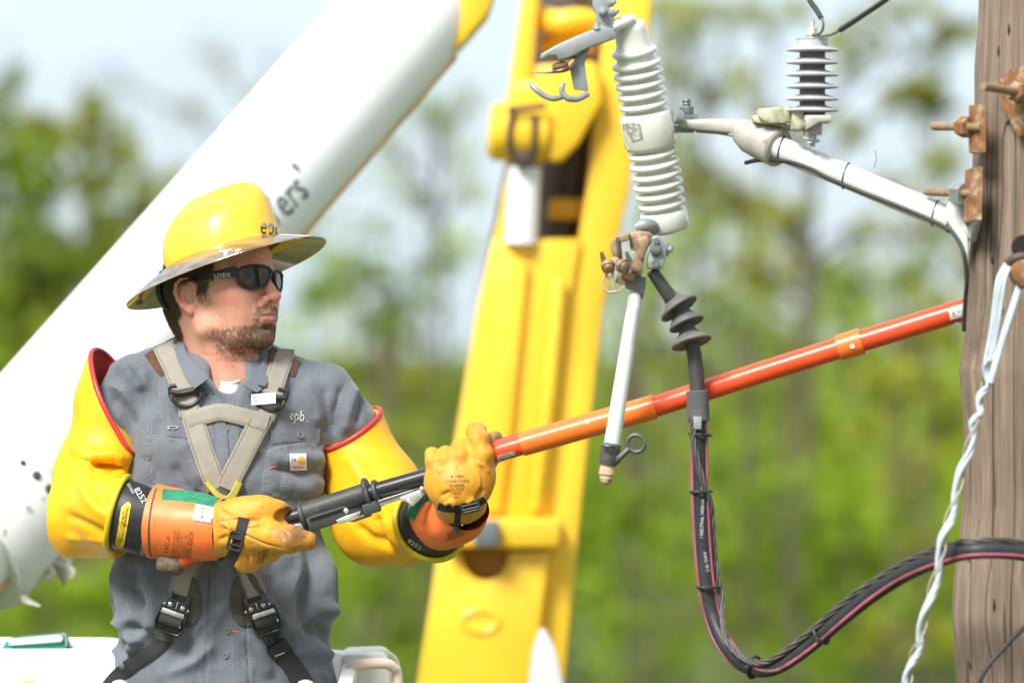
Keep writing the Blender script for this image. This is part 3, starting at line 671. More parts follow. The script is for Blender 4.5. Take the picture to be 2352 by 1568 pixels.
rust = M('rusty_iron', (.23, .105, .042), .85, var=.35, vscale=60, stain=(.42, .36, .26), sscale=45, sth=.52, swid=.15, bump=.4, bscale=300, bdist=.001)
galv = M('galvanised_steel', (.42, .45, .46), .42, metal=.75, var=.15, vscale=40, bump=.2, bscale=400, bdist=.0004)
galvd = M('dull_grey_casting', (.27, .30, .31), .5, metal=.25, var=.14, vscale=35, bump=.25, bscale=300, bdist=.0005)
rodrust = M('tan_rusted_thread', (.25, .165, .095), .75, var=.25, vscale=60)
def washer(mb, c, nrm, s=.085, th=.006, curve=.012, tilt=0):
    nrm = Vector(nrm).normalized(); z = Vector((0, 0, 1)); u = z.cross(nrm).normalized(); z = nrm.cross(u)
    if tilt: q = Quaternion(nrm, tilt); u = q@u; z = q@z
    n = 10; v = []; f = []
    for lay in (0, 1):
        for i in range(n+1):
            for j in range(n+1):
                a = (i/n-.5)*2; b = (j/n-.5)*2; rr = .5*s
                h = -curve*(a*a)+lay*th+(.0035*(1-abs(a*b))**8 if lay else 0)
                v.append(Vector(c)+u*a*rr+z*b*rr+nrm*h)
    m = (n+1)**2
    for i in range(n):
        for j in range(n):
            q = [i*(n+1)+j, (i+1)*(n+1)+j, (i+1)*(n+1)+j+1, i*(n+1)+j+1]; f.append(tuple(x+m for x in q)); f.append(tuple(q[::-1]))
    for e in ([(i*(n+1), (i+1)*(n+1)) for i in range(n)]+[((i+1)*(n+1)+n, i*(n+1)+n) for i in range(n)]+[(i+1, i) for i in range(n)]+[(n*(n+1)+i, n*(n+1)+i+1) for i in range(n)]):
        f.append((e[0], e[1], e[1]+m, e[0]+m))
    mb.add(v, f)
def polebolt(label, wc, nrm, tip, nutc, nutmat, tilt=0, s=.078, Yt=None):
    c = W(*wc); t = thing('pole_bolt', c, label, 'bolt', 'rusty bolts through the wooden pole'); nv = Vector(nrm).normalized()
    m = MB(); washer(m, c, nv, s, tilt=tilt); obj('square_washer', m, rust, t)
    tp = W(*tip); nc = W(*nutc); ax = (tp-nc).normalized()
    m = MB(); hexbolt(m, nc-ax*.002, ax, .019, .022); obj('nut', m, nutmat, t)
    m = MB(); L_ = (tp-nc).length; k = 26; tubep = [(i/k, .0078*(1 if i % 2 else .84)) for i in range(k+1)]; lathe(m, nc-ax*.03, tp, tubep, 14); obj('threaded_rod', m, rodrust, t)
polebolt('rusty bolt and square plate second from the top of the pole, brown nut', (2238, 297, 10.40), (-.992, -.1, 0), (2142, 290, 10.36), (2224, 292, 10.38), rust)
polebolt('rusty bolt with a galvanised white nut above the arm joint on the pole', (2228, 452, 10.40), (-.992, -.1, .04), (2126, 440, 10.36), (2212, 444, 10.38), galv, s=.088, tilt=.12)
polebolt('topmost rusty bolt on the face of the pole at the right edge', (2368, 222, 10.352), (-.35, -.94, 0), (2258, 198, 10.24), (2344, 213, 10.335), rust, tilt=.45, s=.1)

# ------------------------------------------------------------------ bracket arm with arrester
alu = M('weathered_aluminium', (.46, .44, .40), .55, metal=.3, var=.16, vscale=30, stain=(.30, .26, .2), sscale=30, sth=.6, bump=.3, bscale=250, bdist=.0006)
lichen = M('lichen_stained_casting', (.50, .49, .38), .8, var=.2, vscale=40, stain=(.27, .27, .13), sscale=60, sth=.48, swid=.15, bump=.5, bscale=200, bdist=.001)
frp = M('white_fibreglass', (.60, .64, .63), .4, var=.03, vscale=5, coat=.2)
blk = M('black_rubber', (.022, .022, .024), .55, var=.25, vscale=30)
br = thing('bracket_arm', W(2230, 520, 10.42), 'white fibreglass bracket arm with grey cast end and lichened arrester clamp reaching from the pole', 'bracket')
RA, RB = W(1772, 333, 10.14), W(2245, 530, 10.44)
mb = MB(); lathe(mb, RA, RB, [(0, .0213), (1, .0222)], 40); obj('fibreglass_rod', mb, frp, br)
ra = (RB-RA).normalized()
mb = MB(); lathe(mb, W(1695, 300, 10.12), W(1790, 341, 10.15), [(0, .012), (.08, .022), (.3, .031), (.6, .0335), (.97, .0345), (1, .030)], 40); obj('socket', mb, alu, br)
mb = MB(); prism(mb, [(1556, 276), (1640, 274), (1722, 276), (1752, 292), (1738, 330), (1700, 322), (1682, 308), (1600, 300), (1556, 292)], 10.075, 10.15, .006, Yr=10.1); obj('cast_arm', mb, alu, br)
mb = MB(); prism(mb, [(1542, 288), (1592, 290), (1596, 304), (1545, 303)], 10.08, 10.12, .002); tube(mb, [W(1600, 300, 10.09), W(1650, 304, 10.09), W(1690, 312, 10.1)], .004, 8, 4); obj('clamp_strap', mb, galvd, br)
mb = MB(); lathe(mb, W(1548, 268, 10.09), W(1602, 274, 10.1), [(0, .007), (.12, .012), (.3, .012), (.42, .007), (1, .009)], 20); lathe(mb, W(1578, 276, 10.1), W(1578, 256, 10.1), [(0, .017), (.3, .017), (.35, .012), (1, .011)], 6); hexbolt(mb, W(1577, 262, 10.1), (0, 0, 1), .013, .013, .012, .008); obj('clamp_bolt', mb, M('dark_galvanised_bolt', (.2, .22, .22), .5, metal=.6, var=.3, vscale=80), br)
mb = MB(); prism(mb, [(2178, 452), (2222, 470), (2226, 600), (2210, 560), (2172, 505)], 10.40, 10.46, .006); obj('base_plate', mb, frp, br)
for px, wd in ((1796, 26), (1945, 26), (2150, 26), (2185, 27)):
    f_ = (px-1772)/(2245-1772); c = RA.lerp(RB, f_); m = MB(); torus(m, c, (ra+Vector((.25, .1, .1))).normalized(), .0232, .0012, 36, 6); obj('cable_tie', m, blk, br, 180)
aw = MB(); tube(aw, [W(1713, 374, 10.12), W(1745, 368, 10.12), W(1804, 371, 10.13), W(1860, 388, 10.15), W(1903, 410, 10.17), W(1970, 438, 10.2), W(2042, 466, 10.25), W(2120, 498, 10.31), W(2170, 522, 10.34), W(2196, 545, 10.35), W(2214, 585, 10.35), W(2221, 640, 10.36), W(2216, 700, 10.37), W(2214, 760, 10.38)], .0038, 8, 8)
obj('ground_wire', aw, blk, None, 180, label='thin black ground wire hanging under the bracket arm', cat='wire')
m = MB(); tube(m, [W(2008, 385, 10.28), W(2013, 365, 10.28), W(2010, 345, 10.28)], .0006, 5, 5); tube(m, [W(1785, 277, 10.12), W(1796, 292, 10.1), W(1800, 315, 10.1)], .0007, 5, 5); obj('tie_tail', m, blk, br, 180)
# arrester
arr = thing('surge_arrester', W(1866, 300, 10.18), 'grey polymer surge arrester with six sheds upright on the bracket arm', 'arrester')
AY = 10.18; grey_poly = M('grey_polymer', (.44, .44, .47), .5, var=.07, vscale=20)
core = M('dark_grey_polymer', (.11, .11, .10), .6, var=.2, vscale=30)
pxm = K*AY
mb = MB(); lathe(mb, W(1866, 105, AY), W(1866, 268, AY), [(0, 29*pxm), (1, 29*pxm)], 40); obj('core', mb, core, arr)
for i, y in enumerate([115.5, 144.5, 172.5, 200.4, 228.3, 254]):
    m = MB(); lathe(m, W(1866, y+4, AY), W(1866, y-12, AY), [(0, 29*pxm), (.02, 45*pxm), (.10, 57*pxm), (.22, 59.5*pxm), (.34, 57*pxm), (.68, 42*pxm), (1, 29*pxm)], 48); obj('shed', m, grey_poly, arr, 60)
mb = MB(); lathe(mb, W(1866, 106, AY), W(1866, 89, AY), [(0, 36*pxm), (.9, 35*pxm), (.92, 36.5*pxm), (1, 36.5*pxm)], 40); obj('top_cap', mb, grey_poly, arr)
mb = MB(); lathe(mb, W(1866, 89, AY), W(1866, 82, AY), [(0, 14*pxm), (1, 14*pxm)], 24); lathe(mb, W(1866, 82, AY), W(1866, 76, AY), [(0, 17*pxm), (1, 17*pxm)], 24); hexbolt(mb, W(1866, 76, AY), (0, 0, 1), 11.5*pxm, 11*pxm, 15*pxm, 5.5*pxm); obj('terminal', mb, M('bright_tin_terminal', (.62, .58, .52), .45, metal=.4, var=.15, vscale=60), arr)
bk_ = br
for pl, y0, y1 in (([(1740, 249), (1818, 245), (1823, 252), (1822, 278), (1800, 283), (1762, 283), (1742, 270)], 10.12, 10.19), ([(1727, 265), (1775, 263), (1800, 284), (1850, 298), (1830, 301), (1760, 285), (1730, 281)], 10.135, 10.2), ([(1820, 246), (1848, 248), (1852, 292), (1840, 299), (1818, 299)], 10.13, 10.21)):
    m = MB(); prism(m, pl, y0, y1, .005); obj('cast_block', m, lichen, bk_)
m = MB(); prism(m, [(1848, 265), (1911, 264), (1911, 280), (1882, 281), (1852, 299)], 10.14, 10.22, .003); obj('support_ledge', m, alu, bk_)
m = MB(); lathe(m, W(1866, 280, AY), W(1866, 310, AY), [(0, 20*pxm), (.2, 22*pxm), (1, 21*pxm)], 30); obj('cup', m, alu, bk_)
m = MB(); lathe(m, W(1866, 310, AY), W(1866, 337, AY), [(0, 9*pxm), (.5, 9*pxm), (.55, 6*pxm), (1, 6*pxm)], 12); box(m, W(1863, 321, AY), (.030, .02, .004), Matrix.Rotation(.15, 3, 'Y'), .001); box(m, W(1868, 327, AY), (.022, .024, .003), Matrix.Rotation(-.2, 3, 'Y'), .001); obj('ground_stud', m, galv, bk_)
m = MB(); hexbolt(m, W(1761, 262, 10.125), (0, 0, 1), .011, .011); obj('hex_head', m, M('blackened_bolt', (.05, .06, .07), .45, metal=.4), bk_)
# leads above the arrester
for lb, pts, cnd in (('black insulated lead coming down to the arrester from the upper left', [(1835, -60), (1859, 0), (1874, 22), (1886, 42)], [(1885, 38), (1891, 54), (1889, 70), (1880, 80), (1868, 80)]),
                 ('black insulated lead rising to the upper right from the arrester', [(2130, -70), (2035, 0), (1985, 34), (1930, 70)], [(1934, 67), (1912, 80), (1890, 84), (1868, 82)])):
    t = thing('insulated_lead', W(pts[-1][0], pts[-1][1], AY-.01), lb, 'wire'); m = MB(); tube(m, [W(x, y, AY-.012) for x, y in pts], .0047, 12, 6); obj('sheath', m, blk, t, 60)
    m = MB(); tube(m, [W(x, y, AY-.012) for x, y in cnd], .0022, 8, 6); obj('bare_conductor', m, M('dull_copper', (.12, .12, .10), .5, metal=.5), t, 180)

# ------------------------------------------------------------------ porcelain cutout
porc = M('white_porcelain', (.62, .63, .575), .12, var=.04, vscale=9, coat=.6, stain=(.55, .54, .46), sscale=14, sth=.66, swid=.12)
cut = thing('porcelain_cutout', W(1531, 530, 10.05), 'tilted ribbed white porcelain cutout with grey hooks on top and brown hinge below', 'insulator')
IA, IB = W(1444, 50, 9.965), W(1531, 532, 10.05)
def it(y): return (y-50)/482.0
r_ = S
pr = [(it(48), 20*r_), (it(50), 30*r_), (it(56), 36*r_), (it(70), 38*r_), (it(98), 39*r_), (it(106), 42*r_), (it(110), 43*r_)]
def shedp(y, R1, rc, h=9.5):
    h *= .78; rc -= 3.5
    o = []
    for k in range(9):
        a = -PI/2+PI*k/8; o.append((it(y+h*math.sin(a)), (rc+(R1-rc)*(.35+.65*max(0, math.cos(a))**.8))*r_))
    return o
for i, y in enumerate([119, 146.5, 169, 191.5, 215, 239]): pr += shedp(y, [53, 58, 58.5, 58.5, 58.5, 58][i], 42, 10)
pr += [(it(252), 46*r_), (it(256), 56*r_), (it(262), 60*r_), (it(328), 60.5*r_), (it(336), 57*r_), (it(340), 44*r_)]
for i, y in enumerate([352, 376, 400, 423, 445, 468]): pr += shedp(y, [57, 58.5, 58.5, 58.5, 57, 55][i], 42, 10)
pr += [(it(480), 44*r_), (it(484), 52*r_), (it(490), 55*r_), (it(520), 54.5*r_), (it(528), 50*r_), (it(531), 40*r_), (it(532), 5*r_)]
mb = MB(); lathe(mb, IA, IB, pr, 72); obj('porcelain_body', mb, porc, cut, 50)
T_ins = bvh((np.array([tuple(q) for q in mb.v]), mb.f))
mb = MB(); tube(mb, [W(1392, 72, 9.94), W(1412, 60, 9.935), W(1436, 50, 9.94), W(1452, 46, 9.95)], [.010, .011, .012, .01], 12, 5); obj('porcelain_ear', mb, porc, cut, 60)
mb = MB(); poly2d(mb, [(1426, 288), (1448, 282), (1470, 285), (1476, 318), (1452, 326), (1444, 310)], T_ins, .0012, 5)
obj('worn_label', mb, M('worn_label_print', (.28, .28, .22), .7, stain=(.55, .55, .48), sscale=110, sth=.5, swid=.06), cut, None)
mb = MB(); lathe(mb, W(1540, 268, 10.0), W(1556, 268, 10.05), [(0, .012), (1, .014)], 16); obj('band_stud', mb, galv, cut)
# top contact assembly
tcA = cut
mb = MB(); prism(mb, [(1357, -30), (1394, -30), (1396, 10), (1413, 46), (1408, 68), (1368, 66), (1369, 34), (1362, 18)], 9.925, 9.945, .002); lathe(mb, W(1383, 26, 9.93), W(1386, 30, 9.905), [(0, .0085), (.7, .008), (1, .002)], 16)
for dx, dy in ((1408, 8), (1414, 30)): lathe(mb, W(dx-12, dy+2, 9.93), W(dx+6, dy-3, 9.92), [(0, .006), (.5, .0075), (.6, .004), (1, .004)], 8)
obj('terminal_plate', mb, galvd, tcA)
mb = MB(); prism(mb, [(1364, 68), (1380, 60), (1406, 66), (1416, 80), (1413, 90), (1360, 107), (1306, 134), (1284, 140), (1277, 128), (1258, 130), (1246, 139), (1240, 134), (1243, 125), (1280, 104), (1326, 83)], 9.905, 9.94, .005, Yr=9.92); obj('contact_arm', mb, galvd, tcA)
mb = MB(); prism(mb, [(1357, 106), (1343, 143), (1352, 210), (1318, 206), (1308, 154), (1330, 124)], 9.925, 9.933, .0015); obj('hook_plate', mb, galvd, tcA)
mb = MB(); tube(mb, [W(1218, 190, 9.93), W(1222, 197, 9.925), W(1234, 209, 9.92), W(1252, 221, 9.92), W(1272, 227, 9.92), W(1296, 222, 9.925)], [.0035, .0052, .0052, .0052, .0052, .0045], 10, 6); obj('hook', mb, galvd, tcA, 60)
mb = MB(); tube(mb, [W(1296, 191, 9.905), W(1291, 200, 9.903), W(1292, 214, 9.903), W(1306, 227, 9.905), W(1328, 227, 9.915), W(1350, 216, 9.925)], [.0035, .005, .0052, .0058, .0058, .0055], 10, 6); obj('hook', mb, galvd, tcA, 60)
mb = MB(); lathe(mb, W(1288, 158, 9.915), W(1285, 148, 9.912), [(0, .012), (.3, .0155), (.6, .0125), (1, .015)], 20); tube(mb, [W(1220, 167, 9.93), W(1262, 166, 9.92), W(1300, 158, 9.915), W(1318, 140, 9.915)], [.001, .003, .006, .007], 8, 5); obj('spring_contact', mb, M('pitted_copper_contact', (.30, .19, .13), .5, metal=.5, var=.3, vscale=80), tcA)
mb = MB(); lathe(mb, W(1371, 68, 9.91), W(1370, 52, 9.91), [(0, .009), (.3, .0088), (.35, .006), (1, .0055)], 12); obj('bolt', mb, galv, tcA)
# bottom hinge (bronze) and clamp
bronze = M('tarnished_bronze', (.33, .22, .14), .5, metal=.35, var=.3, vscale=50, stain=(.12, .09, .07), sscale=60, sth=.56, bump=.3, bscale=300, bdist=.0006)
def Z(x, y): return (1349.4+.19773*x, 505.3+.19773*y)
hg = cut
def Pz(pl, y0, y1, bev=.002): m = MB(); prism(m, [Z(*q) for q in pl], y0, y1, bev); return m
obj('hinge_casting', Pz([(480, 160), (600, 120), (740, 140), (765, 230), (700, 330), (660, 440), (640, 620), (600, 700), (490, 690), (470, 560), (540, 480), (565, 350), (500, 350), (490, 250)], 9.965, 9.985, .003), bronze, hg)
obj('hinge_casting', Pz([(560, 230), (700, 170), (720, 260), (650, 460), (560, 480), (600, 330)], 9.95, 9.967, .003), bronze, hg)
obj('trunnion_bar', Pz([(330, 185), (480, 140), (500, 170), (480, 240), (390, 260), (400, 340), (415, 480), (360, 470), (290, 400), (265, 300), (285, 230)], 9.955, 9.975, .003), bronze, hg)
obj('trunnion_bar', Pz([(330, 195), (360, 190), (385, 420), (350, 440)], 9.94, 9.955), M('dark_bronze', (.13, .09, .07), .6, metal=.3, var=.3, vscale=50), hg)
mb = MB()
for pts in ([(335, 430), (300, 560), (290, 690), (330, 825), (400, 800), (430, 760)], [(310, 440), (215, 640), (180, 720), (230, 830), (335, 830)], [(200, 640), (300, 700)], [(320, 440), (360, 460)]):
    tube(mb, [W(*Z(*q), 9.945) for q in pts], .0024, 6, 4)
obj('lift_link', mb, M('pale_bronze', (.55, .42, .28), .5, metal=.3, var=.2, vscale=60), hg, 60)
mb = MB()
for (a, b, r1) in (((230, 500), (250, 590), .0125), ((380, 520), (460, 560), .013), ((560, 540), (600, 520), .012)):
    lathe(mb, W(*Z(*a), 9.945), W(*Z(*b), 9.935), [(0, r1*.6), (.1, r1), (.5, r1), (.55, r1*.75), (.8, r1*.75), (.85, r1*.9), (1, r1*.6)], 14)
obj('spring_nut', mb, bronze, hg)
mb = MB()
for pts in ([(160, 370), (185, 460), (215, 540)], [(450, 370), (480, 450), (510, 540), (500, 620)]): tube(mb, [W(*Z(*q), 9.94) for q in pts], [.003, .0048, .0055], 8, 5)
obj('lever_horn', mb, M('dark_bronze', (.13, .09, .07), .6), hg, 60)
mb = MB(); lathe(mb, W(*Z(420, 600), 9.955), W(*Z(560, 640), 9.955), [(0, .012), (.2, .014), (.8, .014), (1, .012)], 14); box(mb, W(*Z(400, 690), 9.96), (.02, .012, .02), Matrix.Rotation(.4, 3, 'Y'), .003); obj('pivot_barrel', mb, bronze, hg)
mb = MB(); tube(mb, [W(*Z(560, 90), 9.99), W(*Z(660, 60), 9.99), W(*Z(740, 70), 10.0), W(*Z(790, 110), 10.02)], [.009, .012, .012, .009], 12, 6); obj('hanger_loop', mb, galvd, hg)
cl_ = cut
obj('clamp_body', Pz([(750, 185), (840, 175), (890, 250), (915, 400), (895, 500), (870, 575), (700, 570), (690, 480), (705, 400), (745, 320)], 9.955, 9.99, .004), galvd, cl_)
mb = MB(); lathe(mb, W(*Z(800, 340), 9.957), W(*Z(795, 370), 9.945), [(0, .011), (.8, .010), (1, .004)], 20); lathe(mb, W(*Z(790, 500), 9.957), W(*Z(790, 505), 9.949), [(0, .008), (1, .007)], 6); lathe(mb, W(*Z(800, 240), 9.957), W(*Z(800, 240), 9.948), [(0, .007), (1, .006)], 6); obj('bolt', mb, M('dark_galvanised_bolt', (.2, .22, .22), .5), cl_)
mb = MB(); lathe(mb, W(*Z(890, 340), 9.97), W(*Z(985, 338), 9.965), [(0, .012), (.35, .013), (.55, .010), (.6, .006), (1, .006)], 10); obj('side_bolt', mb, galvd, cl_)
# fuse tube
ft = thing('fuse_tube', W(1396, 1108, 9.96), 'white fuse tube hanging down with a grey pull ring near its end', 'fuse tube')
TA, TB = W(1464, 655, 9.975), W(1404, 1030, 9.96)
mb = MB(); lathe(mb, TA, TB, [(0, 16.5*S), (1, 18.8*S)], 40); obj('tube', mb, frp, ft); T_ft = bvh((np.array([tuple(q) for q in mb.v]), mb.f))
mb = MB(); poly2d(mb, [Z(570, 1020), Z(617, 1022), Z(545, 1450), Z(500, 1450)], T_ft, .0005, 5); obj('label', mb, M('grey_print', (.52, .53, .53), .6), ft, None)
obj('upper_ferrule', Pz([(600, 645), (685, 668), (672, 800), (650, 920), (640, 855), (560, 825), (450, 795), (440, 685), (520, 670)], 9.957, 9.995, .006), M('dark_pewter', (.13, .125, .125), .5, metal=.5, var=.25, vscale=50), ft)
mb = MB(); lathe(mb, W(1405, 1018, 9.96), W(1396, 1068, 9.958), [(0, 19.5*S), (.05, 23*S), (.8, 23*S), (.9, 20*S), (1, 19*S)], 32); tube(mb, [W(1382, 1021, 9.94), W(1398, 1024, 9.933), W(1412, 1024, 9.94)], .0035, 8, 5); obj('lower_ferrule', mb, M('dark_pewter', (.13, .125, .125), .5), ft)
mb = MB(); torus(mb, W(1461, 1018, 9.95), (.15, 1, .05), 20*S, 5.0*S, 36, 10, sx=.95); tube(mb, [W(1412, 1058, 9.955), W(1428, 1046, 9.95), W(1444, 1031, 9.95)], [.009, .006, .006], 10, 5); obj('pull_ring', mb, M('dark_pewter', (.1, .1, .1), .5), ft, 60)
mb = MB(); lathe(mb, W(1396, 1066, 9.96), W(1391, 1112, 9.96), [(0, 15*S), (.15, 18*S), (.5, 18.5*S), (.6, 15*S), (.7, 16*S), (.9, 12*S), (1, 4*S)], 24); obj('tip_cap', mb, M('blistered_tan_cap', (.55, .40, .27), .8, var=.3, vscale=60, stain=(.2, .09, .05), sscale=60, sth=.55), ft)

# ------------------------------------------------------------------ bushing and drooping cable bundle
bs = thing('cable_terminator', W(1590, 800, 10.0), 'dark grey rubber cable terminator with three sheds', 'bushing')
rub = M('dusty_grey_rubber', (.12, .115, .11), .6, var=.15, vscale=25, stain=(.22, .21, .19), sscale=10, sth=.5, swid=.3)
rubd = M('dark_grey_rubber', (.05, .048, .048), .6, var=.25, vscale=30)
bp_ = crom([W(1498, 622, 9.975), W(1520, 655, 9.98), W(1541, 686, 9.985), W(1556, 706, 9.99), W(1570, 735, 9.995), W(1580, 765, 10), W(1592, 800, 10.0), W(1599, 850, 10.0), W(1602, 905, 10.0)], 5)
mb = MB(); tube(mb, bp_, [14*S, 15.5*S, 16*S, 15*S, 14*S, 14*S, 17*S, 17.5*S, 18*S], 24, 1); obj('stem', mb, rubd, bs, 60)
for (x, y, dx, dy, R1, px_, py_) in ((1552, 697, .55, .8, 49, 0, 0), (1571, 731, .38, .9, 43, 0, 0), (1584, 774, .28, .95, 48.5, 0, 0)):
    d = Vector((dx, -.28, -dy)).normalized(); c = W(x, y, 9.992); m = MB()
    lathe(m, c-d*.028, c+d*.013, [(0, 14*S), (.25, 17*S), (.5, 24*S), (.7, 34*S), (.85, R1*.96*S), (.93, R1*S), (.98, R1*.97*S), (.96, R1*.85*S), (.9, 15*S)], 48); obj('shed', m, rub, bs, 60)
mb = MB(); lathe(mb, W(1601, 896, 10), W(1605, 968, 10), [(0, 22*S), (.04, 25.5*S), (.5, 26*S), (.96, 26*S), (1, 22*S)], 36); obj('heat_shrink_sleeve', mb, M('charcoal_tape_sleeve', (.09, .09, .095), .8, var=.2, vscale=40, bump=.4, bscale=500, bdist=.0006), bs)
mb = MB(); prism(mb, [(1592, 956), (1612, 956), (1611, 986), (1594, 985)], 9.972, 9.978, .001); obj('clip', mb, galvd, bs)
CP = [(1604, 960, 10.0), (1606, 1010, 10.0), (1607, 1100, 10.0), (1609, 1170, 10.0), (1614, 1260, 10.0), (1622, 1340, 10.0), (1636, 1410, 10.0), (1660, 1468, 10.0), (1697, 1514, 10.01), (1740, 1536, 10.03), (1790, 1527, 10.05), (1860, 1480, 10.09), (1930, 1421, 10.12), (2000, 1366, 10.15), (2080, 1316, 10.18), (2160, 1282, 10.19), (2240, 1264, 10.2), (2352, 1269, 10.22), (2450, 1300, 10.24), (2600, 1400, 10.3), (2680, 1560, 10.4)]
cpts = crom([W(*q) for q in CP], 10); CF = frames(cpts); crad = 18.5*S
cb = thing('power_cable', W(1740, 1550, 10.03), 'thick black cable with pink stripes drooping in a deep loop to the pole', 'cable')
mb = MB(); tube(mb, cpts, crad, 28, 1); obj('jacket', mb, M('black_cable_jacket', (.026, .028, .031), .5, var=.3, vscale=25, spec=.35, stain=(.10, .10, .10), sscale=30, sth=.6, swid=.2), cb, 60)
# camera-side direction frame to keep the stripes where they are seen
def cframe(i):
    t, u, b = CF[i]; f = (Vector((0, -1, 0))-t*t.dot(Vector((0, -1, 0)))).normalized(); s_ = t.cross(f).normalized(); return t, f, s_
def stripe(angs, r, rad=crad):
    pts = []; n = len(cpts)
    av = resample_vals(angs, n)
    for i in range(n):
        t, f, s_ = cframe(i); a = R(av[i]); pts.append(cpts[i]+(f*math.cos(a)+s_*math.sin(a))*rad)
    m = MB(); tube(m, pts, r, 8, 1); return m
pink = M('faded_pink_stripe', (.33, .075, .125), .55, var=.3, vscale=10, stain=(.08, .06, .06), sscale=14, sth=.56, swid=.08)
obj('stripe', stripe([-62, -64, -66, -66, -66, -62, -50, -30, 20, 20, 15, 10, 20, 30, 20, 10, 10], .0034, crad*.93), pink, cb, 60)
obj('stripe', stripe([66, 68, 68, 68, 68, 72, 95, 130, 160, 170, 170, 170, 170, 170, 170, 170, 170], .0034, crad*.93), pink, cb, 60)
# twisted thin wire that winds along the cable
for ph in range(4):
    pts = []; n = len(cpts)
    av = resample_vals([30, 40, -20, -95, -110, -95, -40, -10, -20, -40, -60, -75, -95, -110, -100, -90, -80, -60, -50, -50], n); ro = resample_vals([1.15, 1.2, 1.5, 1.7, 1.4, 1.2, 1.15, 1.15, 1.15], n)
    for i in range(n):
        t, f, s_ = cframe(i); a = R(av[i]); c = cpts[i]+(f*math.cos(a)+s_*math.sin(a))*crad*ro[i]; g = i*.36+ph*PI/2; pts.append(c+f*math.cos(g)*.0030+s_*math.sin(g)*.0034)
    m = MB(); tube(m, pts, .0024, 8, 1); obj('neutral_strand', m, M('weathered_neutral_wire', (.10, .09, .085), .55, metal=.3, var=.3, vscale=40), cb, 60)
for (i_, tl) in ((8, 1), (24, 0), (51, 1), (88, 0), (114, 1)):
    t, f, s_ = cframe(min(i_, len(cpts)-2)); m = MB(); torus(m, cpts[i_]-s_*.002, t+s_*.12*tl, crad*1.35, .0028, 36, 6); box(m, cpts[i_]+f*crad*1.4, (.009, .006, .007), None, .001); obj('cable_tie', m, blk, cb)
cv = np.array([tuple(q) for q in mb.v]); T_cb = bvh((cv, mb.f))
mb = MB(); write(mb, 'PE 100UL JKT', 10, 1614, 1110, T_cb, ang=-88); write(mb, '/ NEUTRAL 1000kVA', 10, 1613, 1190, T_cb, ang=-88); write(mb, 'II', 14, 1613, 1002, T_cb, ang=-88, bold=.01); write(mb, 'AWG 18 C', 10, 1622, 1290, T_cb, ang=80); obj('printing', mb, M('white_ink', (.6, .62, .63), .6), cb, None)

# ------------------------------------------------------------------ white twisted grip, clevis, thin wire
GP = [(2318, 606, 10.28), (2296, 660, 10.27), (2280, 785, 10.27), (2261, 892, 10.26), (2235, 986, 10.23), (2211, 1080, 10.2), (2184, 1174, 10.15), (2164, 1255, 10.11), (2140, 1356, 10.08), (2114, 1456, 10.05), (2094, 1523, 10.03), (2078, 1600, 10.0), (2050, 1720, 9.98)]
gp = crom([W(*q) for q in GP], 14); GF = frames(gp)
gr_ = thing('guy_grip', W(2318, 606, 10.28), 'white twisted preformed grip hanging from the pole in front of it', 'cable grip')
wht = M('white_plastic_coated_wire', (.42, .48, .52), .6, var=.14, vscale=20, stain=(.45, .42, .36), sscale=20, sth=.68)
for ph in range(3):
    pts = []
    for i, p in enumerate(gp):
        t, u, b = GF[i]; tw = max(0, min(1, (i-34)/22)); g = i*.26*tw+ph*.5 if tw < 1 else i*.26+ph*.5
        off = u*math.cos(g)*.0058+b*math.sin(g)*.0058
        if i < 34: off = Vector(((ph-1)*.0055, 0, 0))
        pts.append(p+off*(1+.25*math.sin(i*.23+ph*2)))
    m = MB(); tube(m, pts, .0040, 8, 1); obj('strand', m, wht, gr_, 60)
for ph in range(2):
    m = MB(); base = [(2338+ph*6, 622, 10.29), (2340+ph*6, 650, 10.28), (2325+ph*6, 700, 10.27), (2300+ph*5, 780, 10.26), (2272+ph*4, 880, 10.25)]
    tube(m, [W(*q) for q in base], .0045, 8, 8); obj('strand', m, wht, gr_, 60)
pts = []
for i, p in enumerate(gp):
    if i < 40: continue
    t, u, b = GF[i]; g = i*.26+PI; pts.append(p+u*math.cos(g)*.006+b*math.sin(g)*.006)
m = MB(); tube(m, pts, .0019, 8, 1); obj('inner_cord', m, M('tan_cord', (.34, .29, .22), .8), gr_, 60)
cv_ = thing('pole_clevis', W(2345, 640, 10.30), 'rusty clevis with black bolt hole that holds the white grip on the pole', 'clevis')
m = MB(); prism(m, [(2322, 612), (2338, 596), (2375, 590), (2380, 660), (2345, 662), (2326, 640)], 10.26, 10.33, .006); obj('clevis_body', m, rust, cv_)
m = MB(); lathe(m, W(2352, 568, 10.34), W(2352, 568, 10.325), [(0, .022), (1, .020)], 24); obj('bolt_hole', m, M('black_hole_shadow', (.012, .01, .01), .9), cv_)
m = MB(); tube(m, [W(2312, 612, 10.29), W(2330, 594, 10.27), W(2358, 590, 10.27), W(2385, 610, 10.29)], .008, 10, 6); obj('shackle_pin', m, M('dark_bolt_iron', (.08, .055, .045), .6), cv_, 60)
m = MB(); tube(m, [W(2235, 1600, 10.2), W(2265, 1535, 10.2), W(2305, 1488, 10.21), W(2352, 1440, 10.23), W(2420, 1380, 10.25)], .0042, 8, 6); obj('communication_wire', m, blk, None, 60, label='thin black wire crossing the foot of the pole at lower right', cat='wire')
rnd = random.Random(9)
